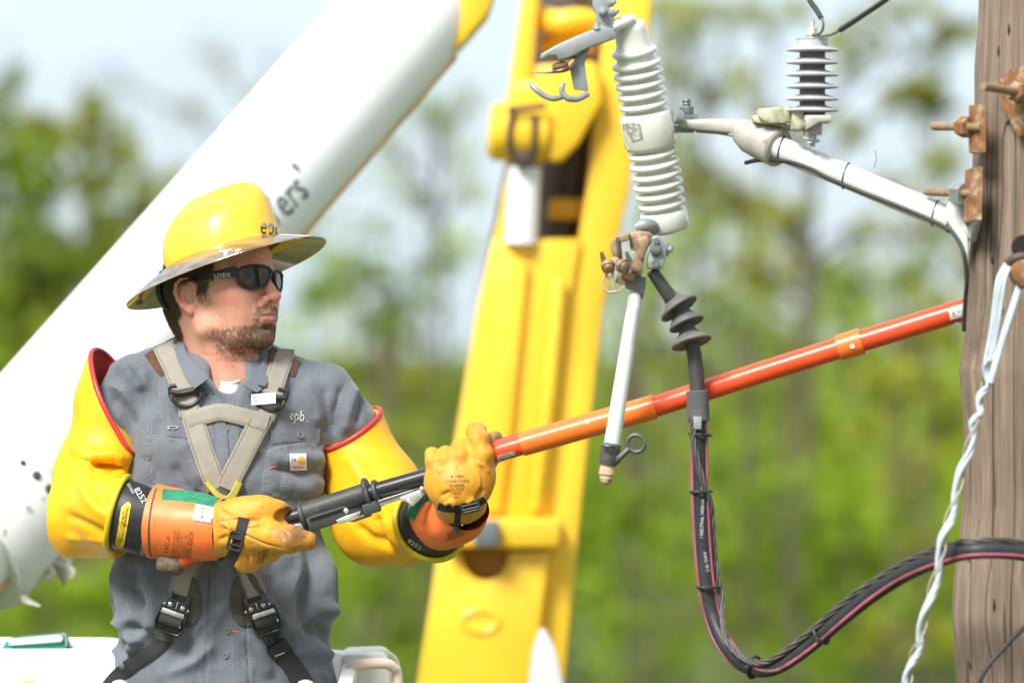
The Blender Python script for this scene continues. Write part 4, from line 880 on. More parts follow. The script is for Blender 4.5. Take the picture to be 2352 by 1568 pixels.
for i in range(9):     # climbing-spike gouges
    x = rnd.uniform(2235, 2330); y = rnd.uniform(60, 1500); p, n = hit(T_pole, x, y)
    if p is None: continue
    L2 = rnd.uniform(.006, .014); m = MB(); tube(m, [p+Vector((0, -.0002, L2)), p+Vector((0, -.0012, 0)), p+Vector((0, -.0002, -L2))], [.0008, .0026, .0008], 8, 4); obj('spike_gouge', m, M('gouge_dark', (.03, .02, .015), .9), pole, 60)

NEAR = None; G = 1.0

# ------------------------------------------------------------------ the lineman: body
person = thing('person', W(515, 1568, 10.0)-Vector((0, 0, 1.0)), 'lineman in grey work shirt, yellow hard hat and sunglasses gripping a long insulated stick', 'person')
def D(px, py, d=0.0): return W(px, py, 10.0+d)      # point on the photo grid, d metres behind the chest plane
HS = 1.10e-3
psi, pit = R(57), R(6)
f0 = Vector((math.sin(psi), -math.cos(psi), 0)); f0h = Vector((math.sin(R(64)), -math.cos(R(64)), 0)); HX = f0*math.cos(pit)+Vector((0, 0, math.sin(pit))); HZ = Vector((0, 0, math.cos(pit)))-f0*math.sin(pit); HY = HZ.cross(HX)
HR = np.array((HX, HY, HZ)).T
HO = W(500, 687, 9.99)
def H(x, y, z): return HO+(HX*x+HY*y+HZ*z)*HS
def hloc(V): return (np.asarray(V)-np.array(HO))@HR/HS
def hmat(yaw=0, pitch=0, roll=0):
    return HR@np.array(Matrix.Rotation(R(yaw), 3, 'Z')@Matrix.Rotation(R(-pitch), 3, 'Y')@Matrix.Rotation(R(roll), 3, 'X'))
def build_head():
    lo = np.array(HO)-np.array((.17, .20, .25)); hi = np.array(HO)+np.array((.17, .17, .16))
    F = Field(lo, hi, .0017); k = lambda a: a*HS
    def e(x, y, z, a, b, c, kk=10, rot=None, op='u'): F.ell(H(x, y, z), (a*HS, b*HS, c*HS), HR if rot is None else rot, k(kk), op)
    def c(p, q, r1, r2=None, kk=8, op='u'): F.cap(H(*p), H(*q), r1*HS, (r1 if r2 is None else r2)*HS, k(kk), op)
    e(3, 0, 42, 88, 72, 76)                               # cranium
    e(-20, 0, 16, 72, 66, 62, 20); e(-36, 0, -18, 44, 54, 46, 24)
    e(38, 0, 5, 50, 59, 70, 20)                           # mid face block
    e(45, 0, -28, 48, 50, 50, 20)
    for s in (-1, 1):
        c((8, 56*s, -20), (14, 54*s, -48), 13, 14, 22)     # ramus
        c((14, 52*s, -46), (58, 32*s, -64), 13, 14, 20)    # jaw body
        c((58, 32*s, -64), (78, 12*s, -69), 14, 13, 16)
        e(66, 39*s, -3, 20, 21, 19, 24); e(60, 33*s, -32, 20, 17, 20, 24)                    # cheekbone
        c((62, 50*s, 2), (20, 66*s, 4), 9, 7, 18)          # zygomatic arch
        c((90, 14*s, 38), (76, 44*s, 40), 9, 8, 14)        # brow
        e(88, 30*s, 20, 14, 15, 10, 12, op='s')            # eye hollow
        e(80, 30*s, 20, 12, 12, 12, 3)                     # eyeball under lids
        e(101, 13*s, -11.5, 8.5, 6.5, 7, 3)                    # nose wing
        e(96, 20*s, -15, 6, 2.2, 7, 6, op='s')      # cheek fold
    c((88, 0, 62), (84, 0, 44), 18, 16, 24)                # forehead
    e(78, 0, -69, 14, 17, 14, 14)                          # chin
    e(83, 0, -38, 17, 25, 20, 18)                          # muzzle
    c((89, 0, 30), (102, 0, 6), 7.5, 8.5, 8); c((102, 0, 6), (111, 0, -7), 8.5, 10, 6)   # nose bridge
    e(110, 0, -7, 10.5, 11, 9, 4)
    c((105, 0, -15), (102, 0, -22), 5, 5, 5)
    for s in (-1, 1): e(106, 6.5*s, -16, 5.5, 3.2, 4.5, 2, op='s')   # nostrils
    c((104, 0, -27), (104, 0, -23), 3.5, 3, 5)
    # lips
    U = [(88, -24, -36), (96, -13, -33.5), (101, -5, -30.8), (100.5, 0, -31.5), (101, 5, -30.8), (96, 13, -33.5), (88, 24, -36)]
    for a, b in zip(U[:-1], U[1:]): c(a, b, 4.4, 4.4, 3)
    Lw = [(88, -23, -38.5), (95, -12, -41.5), (98.5, 0, -43), (95, 12, -41.5), (88, 23, -38.5)]
    for a, b in zip(Lw[:-1], Lw[1:]): c(a, b, 4.6, 5.2, 3)
    M_ = [(91, -26, -37.5), (100, -12, -37), (104.5, 0, -36.8), (100, 12, -37), (91, 26, -37.5)]
    for a, b in zip(M_[:-1], M_[1:]): c(a, b, 1.2, 1.2, 2, 's')
    e(93, 0, -54, 7, 14, 4, 8, op='s')                   # hollow over the chin
    # ears
    for s in (-1, 1):
        er = hmat(0, 0, 0)
        tilt = np.array(HR)@np.array(Matrix.Rotation(R(12), 3, 'Y')@Matrix.Rotation(R(-20*s), 3, 'Z'))
        F.ell(H(-3, 72*s, 4), (14*HS, 7*HS, 22*HS), tilt, k(6))
        F.ell(H(-1, 80*s, 3), (10*HS, 7*HS, 18*HS), tilt, k(3), 's')
        rim = [(9, 74, 12), (9, 76, 22), (2, 79, 31), (-9, 82, 32), (-18, 84, 25), (-21, 84, 12), (-18, 82, 0), (-13, 79, -10), (-6, 76, -17)]
        for a, b in zip(rim[:-1], rim[1:]): c((a[0], a[1]*s, a[2]), (b[0], b[1]*s, b[2]), 3.3, 3.3, 2.5)
        an = [(-8, 78, 20), (-12, 79, 8), (-8, 77, -6), (0, 75, -12)]
        for a, b in zip(an[:-1], an[1:]): c((a[0], a[1]*s, a[2]), (b[0], b[1]*s, b[2]), 3.0, 2.6, 3)
        e(-2, 74*s, -18, 6.5, 4.5, 7, 4); c((10, 71*s, -2), (8, 72*s, -10), 4, 3.5, 3)   # lobe, tragus
        e(1, 78*s, -4, 5, 6, 6, 2, op='s')
    # neck and upper chest
    nb = D(505, 900, .03); F.cap(H(-2, 0, -30), nb, .060, .066, .03); F.cap(H(10, 0, -50), D(520, 905, -.03), .044, .047, .03)
    F.cap(H(8, -44, -40), D(528, 900, -.062), .011, .012, .018)   # the standing neck muscle
    F.cap(H(14, 44, -40), D(545, 900, -.05), .011, .012, .018)
    F.ell(H(52, 4, -118), (.012, .012, .018), None, .03)
    F.ell(D(520, 950, .03), (.12, .08, .09), None, .03)
    return F.mesh(2)
Vh, Qh = build_head(); Nh = vnorm(Vh, Qh)
# body hidden by clothes: torso, arms and legs, one skin
def build_rest():
    F = Field(D(60, 870, .25)-Vector((0, .6, 1.55)), D(1180, 800, .4), .008)
    F.ell(D(520, 1010, .03), (.135, .075, .14), None, .04).ell(D(512, 1300, .03), (.14, .08, .22), None, .05).ell(D(512, 1540, .03), (.15, .09, .15), None, .05)
    F.chain([D(520, 900, .03), D(520, 960, .03)], [.05, .08], .05)
    F.chain([D(320, 900, .03), D(215, 1150, -.02), D(290, 1180, -.10), D(400, 1205, -.20), D(520, 1215, -.25)], [.032, .04, .035, .03, .026], .02)
    F.chain([D(770, 940, .03), D(862, 1170, .0), D(990, 1198, -.19), D(1052, 1160, -.30)], [.032, .038, .034, .026], .02)
    F.chain([D(340, 900, .035), D(750, 925, .035)], [.03, .03], .03)
    for s in (-1, 1): F.chain([D(512+100*s, 1600, .03), D(512+110*s, 2080, .0), D(512+115*s, 2560, .06), D(512+120*s, 2580, -.08)], [.085, .06, .045, .04], .04)
    return F.mesh(2)
Vr, Qr = build_rest()
hl = hloc(Vh)
x_, y_, z_ = hl[:, 0], hl[:, 1], hl[:, 2]
def sm_(a, lo, hi): return np.clip((a-lo)/(hi-lo), 0, 1)**2*(3-2*np.clip((a-lo)/(hi-lo), 0, 1))
nzh = vnoise(Vh, 260, 2)*.5+vnoise(Vh, 560, 3)*.5; nzl = vnoise(Vh, 60, 5)
ay = np.abs(y_)
# beard mask: chin, jaw line, moustache; thin on the cheeks
jawtop = -34-.10*(x_-20)+np.where(x_ > 84, 0, 0)
chinm = sm_(-z_, 46, 56)*sm_(x_, 54, 72)*sm_(-z_, 40, 50)
jaw = sm_(-z_, 40+.12*np.maximum(x_-30, 0), 58)*sm_(x_, 12, 34)*sm_(z_, -118, -88)
mous = sm_(-z_, 19, 24)*sm_(z_, -37, -33)*sm_(x_, 82, 90)*(1-sm_(ay, 24, 32))
side = sm_(x_, 76, 86)*sm_(ay, 20, 24)*(1-sm_(ay, 28, 36))*sm_(-z_, 28, 34)*sm_(z_, -62, -54)
cheek = .13*sm_(x_, 24, 40)*sm_(-z_, 14, 34)*(1-sm_(x_, 66, 84))
burn = .75*sm_(z_, -22, 2)*(1-sm_(z_, 26, 40))*sm_(x_, 12, 17)*(1-sm_(x_, 30, 40))
lip = ((z_ < -29.5) & (z_ > -47.5) & (ay < 23-np.abs(z_+38)*.9) & (x_ > 85)).astype(float)
beard = np.clip(np.maximum.reduce([chinm*.95, jaw*.62, mous*.85, side*.7, cheek, burn])*(1-lip), 0, 1)*sm_(z_, -112, -92)
necks = .22*sm_(-z_, 70, 90)*sm_(z_, -125, -98)*sm_(x_, 18, 40); beard = np.maximum(beard, necks)
hairm = np.clip(sm_(z_, -30, -18)*(1-sm_(x_, -34, -22))+sm_(z_, 24, 32)*(1-sm_(x_, 34, 52))+sm_(-x_, 34, 44)*sm_(z_, -62, -50), 0, 1)*(1-((ay > 71) & (x_ > -26) & (x_ < 16) & (z_ < 36)))
hairm = np.maximum(hairm, .75*np.exp(-((z_-41-.0*ay)/3.2)**2)*(ay > 12)*(ay < 46)*(x_ > 66)*(nzh*.8+.8)); hairm = np.clip(hairm, 0, 1)
red = 1.5*np.clip(np.exp(-((x_-68)/24)**2-((z_+6)/20)**2)*.8+np.exp(-((x_-112)/9)**2-((z_+10)/11)**2)*.8+np.clip((ay-73)/6, 0, 1)*.8*(x_ < 16)+np.exp(-((x_-20)/50)**2-((z_+100)/30)**2)*.5, 0, 1)
jj = len(Vh); nr_ = len(Vr)
Vb = np.concatenate([Vh, Vr]); Qb = np.concatenate([Qh, Qr+jj]); pad = np.zeros(nr_)
bmask = np.clip(beard*(.60+nzl*.25)+np.clip(beard*(nzh*1.5+.1), -.25, .4), 0, .9)
skin = M('ruddy_skin', (.62, .325, .235), .46, var=.05, vscale=55, sss=.12, spec=.4, bump=.22, bscale=520, bdist=.0007,
         attr=[('red', (.62, .20, .14)), ('lip', (.50, .19, .15)), ('beard', (.15, .085, .052)), ('hair', (.05, .028, .017))])
Vb2 = Vb.copy()
obj('body', mesh_mb(Vb2, Qb), skin, person, 180, attrs={'beard': np.concatenate([bmask, pad]), 'lip': np.concatenate([lip*.8, pad]), 'red': np.concatenate([np.clip(red*.5+nzl*.12, 0, 1), pad]), 'hair': np.concatenate([hairm*.95, pad])})
T_head = bvh((Vh, Qh))
# hair and stubble strands: short thin blades rooted in the skin
def strands(idx, num, ln, wd, flow, rnd, lift=.35, jit=.5):
    m = MB(); pr_ = None
    ch = rnd.choice(idx, num)
    for i in ch:
        p = Vector(Vh[i])+Vector(rnd.uniform(-1, 1, 3))*.0008; n = Vector(Nh[i])
        fl = flow(Vh[i], hl[i]); d = (fl+Vector(rnd.normal(0, jit, 3)))
        d = (d-n*d.dot(n)).normalized()+n*lift; d.normalize()
        L_ = ln*rnd.uniform(.5, 1.2); s_ = d.cross(Vector((0, -1, .1))).normalized()*wd*.5
        q = p+d*L_*.55; e_ = p+d*L_+fl*L_*.25-n*L_*lift*.5
        m.add([p-s_, p+s_, q+s_*.8, q-s_*.8, e_], [(0, 1, 2, 3), (3, 2, 4)])
    return m
rs = np.random.RandomState(4)
hair_mat = M('dark_brown_hair', (.055, .030, .017), .45, var=.35, vscale=150, spec=.5)
hi_ = np.where((hairm > .5) & (x_ < 60))[0]
def hflow(p, h): return (HX*(-.55 if h[0] < 20 else -.2)-HZ*1.0)
hair_o = obj('hair', strands(hi_, 12000, .014, .0009, hflow, rs, .3, .28), hair_mat, person, None)
ti = np.where((z_ > 10) & (z_ < 40) & (x_ > 14) & (x_ < 27+z_*.2) & (y_ < -50))[0]
if len(ti): obj('sideburn', strands(ti, 260, .012, .0008, lambda p, h: (-HZ*1.0+HX*.1), rs, .2, .25), hair_mat, hair_o, None)
wts = np.clip(beard, 0, 1)**1.3; front = Nh[:, 1] < .35; bi = np.where((wts > .05) & front)[0]
pk = bi[rs.rand(len(bi)) < wts[bi]]
obj('beard_stubble', strands(pk, 7000, .0040, .00026, lambda p, h: (-HZ*1.0+HX*.35), rs, .45, .55), M('brown_stubble', (.085, .05, .03), .5, var=.4, vscale=200), person, None)

# ------------------------------------------------------------------ hard hat
hn = Vector((-.28, .150, .95)).normalized(); hf = (f0h-hn*f0h.dot(hn)).normalized(); hl_ = hn.cross(hf)
hc = W(512, 588, 10.0)
def HT(x, y, z): return hc+hf*x+hl_*y+hn*z
hat = obj('hard_hat', (lambda: (lambda m: m)(MB()))() if False else MB().add([(0, 0, 0)], []), skin, person) if False else None
yel_hat = M('glossy_yellow_shell', (.88, .52, .035), .38, var=.05, vscale=18, coat=.15, spec=.6, stain=(.62, .42, .03), sscale=70, sth=.70, swid=.06)
def hat_dome(off=0.0, z0=0.0):
    nu, nv = 144, 56; v = []; f = []
    for j in range(nv+1):
        t = (PI/2)*(j/nv)**.9
        for i in range(nu):
            ph = 2*PI*i/nu; c, s = math.cos(ph), math.sin(ph)
            e = 2.3+2.0*max(0, c)**3
            rho = max(0, math.cos(t))**(2/e); ze = math.sin(t)**(2/e)
            a = .1095 if c > 0 else .106; b = .0985
            x = (a+off)*rho*c; y = (b+off)*rho*s; h = .1045+off
            z = h*ze
            cr = max(0, min(1, (x+.085)/.06))/(1+math.exp((abs(y)-.026-.006*x/.1)/.0030))
            z += .0085*cr*ze*(1+.2*max(0, x)/.1); x += .010*math.exp(-(y/.024)**2)*ze**2*(c > 0)*c
            # side valley beside the crest towards the front
            z -= .009*math.exp(-((abs(y)-.046)/.018)**2)*max(0, min(1, (x-.00)/.05))*ze
            rb = max(0, math.cos(ph*1.0+1.15))**60+max(0, math.cos(ph+2.3))**60; x *= 1+.018*rb*(ze < .62)*min(1, (.62-ze)*12 if ze < .62 else 0); y *= 1+.018*rb*(ze < .62)*min(1, (.62-ze)*12 if ze < .62 else 0)
            v.append(HT(x, y, z0+z))
    for j in range(nv):
        for i in range(nu):
            i2 = (i+1) % nu; f.append((j*nu+i, j*nu+i2, (j+1)*nu+i2, (j+1)*nu+i))
    return v, f
v, f = hat_dome(); mb = MB(); mb.add(v, f); vi, fi = hat_dome(-.003, -.0005); mb.add(vi, [q[::-1] for q in fi])
hat = obj('hard_hat', mb, yel_hat, person, 60)
T_hat = bvh((np.array([tuple(q) for q in v]), f))
def mat_brim():
    m = bpy.data.materials.new('smoky_clear_brim'); m.use_nodes = True; t = m.node_tree; N = t.nodes; l = t.links.new
    b = N['Principled BSDF']; b.inputs['Roughness'].default_value = .12; b.inputs['Specular IOR Level'].default_value = 1.0; b.inputs['Coat Weight'].default_value = 1.0; b.inputs['Coat IOR'].default_value = 1.9; b.inputs['Coat Roughness'].default_value = .06; b.inputs['Metallic'].default_value = .5
    tc = N.new('ShaderNodeTexCoord'); n = N.new('ShaderNodeTexNoise'); n.inputs['Scale'].default_value = 30; n.inputs['Detail'].default_value = 4; mp = N.new('ShaderNodeMapping'); mp.inputs['Scale'].default_value = (.25, 1, 2.5); l(tc.outputs['Object'], mp.inputs[0]); l(mp.outputs[0], n.inputs['Vector'])
    r = N.new('ShaderNodeValToRGB'); r.color_ramp.elements[0].color = (.22, .16, .10, 1); r.color_ramp.elements[1].color = (.60, .52, .40, 1); r.color_ramp.elements[0].position = .35; r.color_ramp.elements[1].position = .65; l(n.outputs[0], r.inputs[0]); l(r.outputs[0], b.inputs['Base Color'])
    tr = N.new('ShaderNodeBsdfTranslucent'); tr.inputs[0].default_value = (.45, .32, .18, 1); ms = N.new('ShaderNodeMixShader'); ms.inputs[0].default_value = .3; l(b.outputs[0], ms.inputs[1]); l(tr.outputs[0], ms.inputs[2]); l(ms.outputs[0], N['Material Output'].inputs[0])
    return m
def brim_pt(ph, s):
    c, sn = math.cos(ph), math.sin(ph)
    ai, bi_ = .1075, .0975; ao, bo = (.188 if c > 0 else .196), .152
    sh = s**1.0; x = (ai+(ao-ai)*sh)*c; y = (bi_+(bo-bi_)*sh)*sn
    drop = (.030*c*c+.035*sn*sn) if c > 0 else (.035*c*c+.035*sn*sn)
    z = .003-drop*(.35*s+.65*s**1.25)
    return x, y, z
nu, nv = 160, 16; v = []; f = []
for lay in (0, 1):
    for j in range(nv+1):
        for i in range(nu):
            x, y, z = brim_pt(2*PI*i/nu, j/nv); v.append(HT(x, y, z-lay*.0022))
o = (nv+1)*nu
for j in range(nv):
    for i in range(nu):
        i2 = (i+1) % nu; f.append((j*nu+i, (j+1)*nu+i, (j+1)*nu+i2, j*nu+i2)); f.append((o+j*nu+i, o+j*nu+i2, o+(j+1)*nu+i2, o+(j+1)*nu+i))
for i in range(nu):
    i2 = (i+1) % nu; f.append((nv*nu+i, o+nv*nu+i, o+nv*nu+i2, nv*nu+i2)); f.append((i, i2, o+i2, o+i))
mb = MB(); mb.add(v, f); obj('brim', mb, mat_brim(), hat, 60)
# yellow shell flange under the brim, front and back, with pale tabs
mb = MB(); v = []; f = []; nu2 = 96
for lay in (0, 1):
    for j in range(4):
        for i in range(nu2):
            ph = 2*PI*i/nu2; c = math.cos(ph); wd = .016+.042*abs(c)**4; s_ = (j/3)*wd/.08
            x, y, z = brim_pt(ph, s_); v.append(HT(x, y, z-.0042-lay*.002))
for j in range(3):
    for i in range(nu2):
        i2 = (i+1) % nu2; f.append((j*nu2+i, (j+1)*nu2+i, (j+1)*nu2+i2, j*nu2+i2)); q = 4*nu2; f.append((q+j*nu2+i, q+j*nu2+i2, q+(j+1)*nu2+i2, q+(j+1)*nu2+i))
mb.add(v, f); obj('inner_flange', mb, M('amber_yellow_flange', (.80, .47, .015), .3), hat, 60)
for a0, r0, r1, wd in ((0, .1, .45, .018), (0, .5, .8, .026), (PI, .1, .9, .022), (PI*.85, .2, .75, .012)):
    mb = MB(); v = []
    for j in range(5):
        for sg in (-1, 1):
            s_ = r0+(r1-r0)*j/4; x, y, z = brim_pt(a0+sg*wd/.26, s_); v.append(HT(x, y, z-.0068))
    mb.add(v, [(2*j, 2*j+1, 2*j+3, 2*j+2) for j in range(4)]); obj('pale_tab', mb, M('pale_beige_tab', (.55, .48, .34), .5), hat, None)
# side slot cover
mb = MB(); tp = [(558, 583), (595, 571), (598, 578), (583, 582), (582, 592), (597, 590), (598, 595), (500, 598)]
sb = MB(); strap(sb, [(508, 590), (524, 586)], 6, T_hat, .002, 3, 2, 1, .0)
T_brim = bvh((np.array([tuple(HT(*brim_pt(2*PI*i/nu, j/nv))) for j in range(nv+1) for i in range(nu)]), [(j*nu+i, (j+1)*nu+i, (j+1)*nu+(i+1) % nu, j*nu+(i+1) % nu) for j in range(nv) for i in range(nu)]))
lab = MB(); T_hb = bvh((np.array([tuple(q) for q in hat_dome()[0]]), hat_dome()[1]), (np.array([tuple(HT(*brim_pt(2*PI*i/nu, j/nv))) for j in range(nv+1) for i in range(nu)]), [(j*nu+i, (j+1)*nu+i, (j+1)*nu+(i+1) % nu, j*nu+(i+1) % nu) for j in range(nv) for i in range(nu)]))
for q in ([(503, 577), (532, 572), (532, 576), (523, 578), (522, 587), (514, 589), (514, 579), (503, 581)],): poly2d(lab, q, T_hb, .0012, 4)
obj('slot_clip', lab, M('white_clip', (.55, .54, .48), .4), hat, None)
lab = MB(); poly2d(lab, [(540, 574), (553, 571), (554, 580), (541, 583)], T_hb, .0012, 4); obj('sticker', lab, M('white_sticker', (.62, .60, .50), .5), hat, None)
lab = MB(); write(lab, 'E5', 8, 547, 577.5, T_hb, -12, bold=.02, off=.0016); obj('sticker_print', lab, M('black_ink', (.02, .02, .02), .5), hat, None)
# company mark: blue above, black below, cut by a thin slanted line
def mark(mbU, mbL, s, size, cx, cy, T, ang, xs, off, cut, gap=1.0):
    v2, f2 = text2d(s, size, cx, cy, ang, xs, .018); bm = bmesh.new(); vs = [bm.verts.new((x, y, 0)) for x, y in v2]
    for q in f2:
        try: bm.faces.new([vs[i] for i in q])
        except Exception: pass
    ca, sa = math.cos(R(ang)), math.sin(R(ang)); no = Vector((-sa, ca, 0)); co = Vector((cx, cy+cut, 0))
    for d_ in (-gap, gap): bmesh.ops.bisect_plane(bm, geom=bm.verts[:]+bm.edges[:]+bm.faces[:], plane_co=co+no*d_, plane_no=no)
    bm.verts.index_update(); vv = [(x.co.x, x.co.y) for x in bm.verts]
    up_, lo_ = [], []
    for q in bm.faces:
        d_ = (q.calc_center_median()-co).dot(no)
        if d_ < -gap: up_.append([x.index for x in q.verts])
        elif d_ > gap: lo_.append([x.index for x in q.verts])
    bm.free(); decal(mbU, vv, up_, T, off); decal(mbL, vv, lo_, T, off)
mu, ml = MB(), MB(); mark(mu, ml, 'epb', 56, 623, 522, T_hat, 6, .62, .0012, -2, .7)
obj('emblem_top', mu, M('sky_blue_print', (.06, .33, .62), .4), hat, None); obj('emblem_base', ml, M('black_print', (.02, .022, .025), .4), hat, None)
# suspension band and ratchet at the nape
bpl = M('black_plastic', (.02, .02, .022), .4)
mb = MB(); tube(mb, [H(-66, -62, 34), H(-76, -52, 14), H(-82, -34, 0), H(-84, 0, -4), H(-82, 34, 0), H(-66, 62, 30)], .006, 10, 5, flat=.5); obj('nape_strap', mb, bpl, hat, 60)
mb = MB(); tube(mb, [H(-56, -68, 50), H(-66, -64, 34), H(-70, -60, 16), H(-64, -60, 0), H(-52, -64, -12)], [.004, .0055, .006, .0045, .003], 10, 5); obj('temple_strap', mb, bpl, hat, 60)

# ------------------------------------------------------------------ sunglasses
def wrap_pt(a, z, off=0): # a in degrees from straight ahead, to his right is negative
    ar = R(a); rx, ry = 83+off, 76+off; return H(22+rx*math.cos(ar)**.85 if math.cos(ar) > 0 else 22+rx*math.cos(ar), ry*math.sin(ar), z)
Vw = []; Fw = []; na, nzz = 80, 10
for j in range(nzz+1):
    for i in range(na+1): Vw.append(tuple(wrap_pt(-100+200*i/na, -25+80*j/nzz)))
for j in range(nzz):
    for i in range(na): q = j*(na+1)+i; Fw.append((q, q+1, q+na+2, q+na+1))
T_wrap = bvh((np.array(Vw), Fw))
def Z1(x, y): return (258.4+.27461*x, 401.9+.27461*y)
gl_ = obj('sunglasses', (lambda m: strap(m, [Z1(640, 868), Z1(760, 845), Z1(900, 822), Z1(1040, 805)], [8, 11, 17, 25], T_wrap, .004, 4, 4, 1, .004))(MB()), M('matte_black_frame', (.018, .016, .016), .5), person, 50)
lens_mat = M('dark_mirror_lens', (.016, .014, .013), .04, metal=.0, spec=.35, coat=.0, stain=(.08, .035, .02), sscale=60, sth=.52, swid=.05)
nl = [Z1(1052, 795), Z1(1100, 770), Z1(1180, 757), Z1(1260, 762), Z1(1310, 782), Z1(1318, 820), Z1(1300, 880), Z1(1275, 925), Z1(1220, 938), Z1(1120, 925), Z1(1065, 905), Z1(1050, 850)]
m = MB(); poly2d(m, nl, T_wrap, .002, 6); obj('lens', m, lens_mat, gl_, 60)
def loop(pts, r, off):
    P_ = crom([Vector((x, y, 0)) for x, y in pts+[pts[0]]], 5); o = []
    for p in P_:
        h_, n_ = hit(T_wrap, p.x, p.y)
        if h_ is not None: o.append(h_+(CAM-h_).normalized()*off)
    return tube(MB(), o, r, 8, 1)
obj('lens_rim', loop(nl, .0026, .003), M('matte_black_frame', (.018, .016, .016), .5), gl_, 60)
fl_ = [H(101, 18, 33), H(100, 30, 34), H(95, 44, 33), H(90, 54, 28), H(88, 54, 12), H(92, 44, 3), H(98, 32, 3), H(101, 20, 12)]
m = MB(); m.add([q for q in fl_], [tuple(range(8))]); obj('lens', m, lens_mat, gl_, None)
obj('lens_rim', tube(MB(), fl_+[fl_[0]], .0028, 8, 4), M('matte_black_frame', (.018, .016, .016), .5), gl_, 60)
nb0, _ = hit(T_wrap, *Z1(1312, 790)); m = MB(); tube(m, [nb0, H(108, 2, 32), H(101, 18, 32)], [.0032, .003, .0028], 8, 5); tube(m, [H(20, -80, 28), H(-8, -82, 28), H(-24, -80, 16)], .0025, 8, 4); tube(m, [H(90, 54, 28), H(60, 76, 27), H(0, 80, 27)], .004, 8, 4); obj('bridge', m, M('matte_black_frame', (.018, .016, .016), .5), gl_, 60)
m = MB(); Vg = np.array([tuple(q) for q in Vw]); write(m, 'UVEX', 13, *Z1(920, 840), T_wrap, -3, xs=1.15, off=.0052); obj('brand_print', m, M('white_ink', (.7, .7, .7), .5), gl_, None)

# ------------------------------------------------------------------ grey work shirt
SH = []  # (polyline, half width px, height m)
def build_shirt():
    F = Field(D(170, 1760, -.24)-Vector((0, 0, 0)), Vector((D(930, 760).x, 10.30, D(500, 745).z)), .0031)
    def e(px, py, d, rx, ry, rz, k=.04, rot=None, op='u'): F.ell(D(px, py, d), (rx*S, ry, rz*S), rot, k, op)
    e(528, 1010, .0, 222, .125, 225, .05); e(505, 1130, -.005, 235, .130, 200, .05)
    e(512, 1370, .0, 262, .138, 260, .05); e(514, 1600, .01, 272, .140, 200, .05)
    F.chain([D(332, 872, .015), D(520, 862, .03), D(745, 902, .015)], [58*S, 62*S, 58*S], .04)
    F.chain([D(368, 850, .03), D(455, 800, .045)], [46*S, 44*S], .04); F.chain([D(680, 872, .03), D(590, 828, .045)], [44*S, 42*S], .04)
    F.chain([D(300, 888, .01), D(262, 960, .0)], [68*S, 74*S], .03); F.chain([D(752, 925, .015), D(800, 975, .015)], [76*S, 72*S], .03)
    # neck opening
    F.chain([D(522, 872, -.06), D(515, 760, -.01), D(505, 660, .02)], [40*S, 62*S, 75*S], .012, 's')
    F.chain([D(527, 905, -.115), D(524, 850, -.10), D(515, 790, -.09)], [16*S, 44*S, 58*S], .01, 's')
    return F.mesh(2)
Vs, Qs = build_shirt()
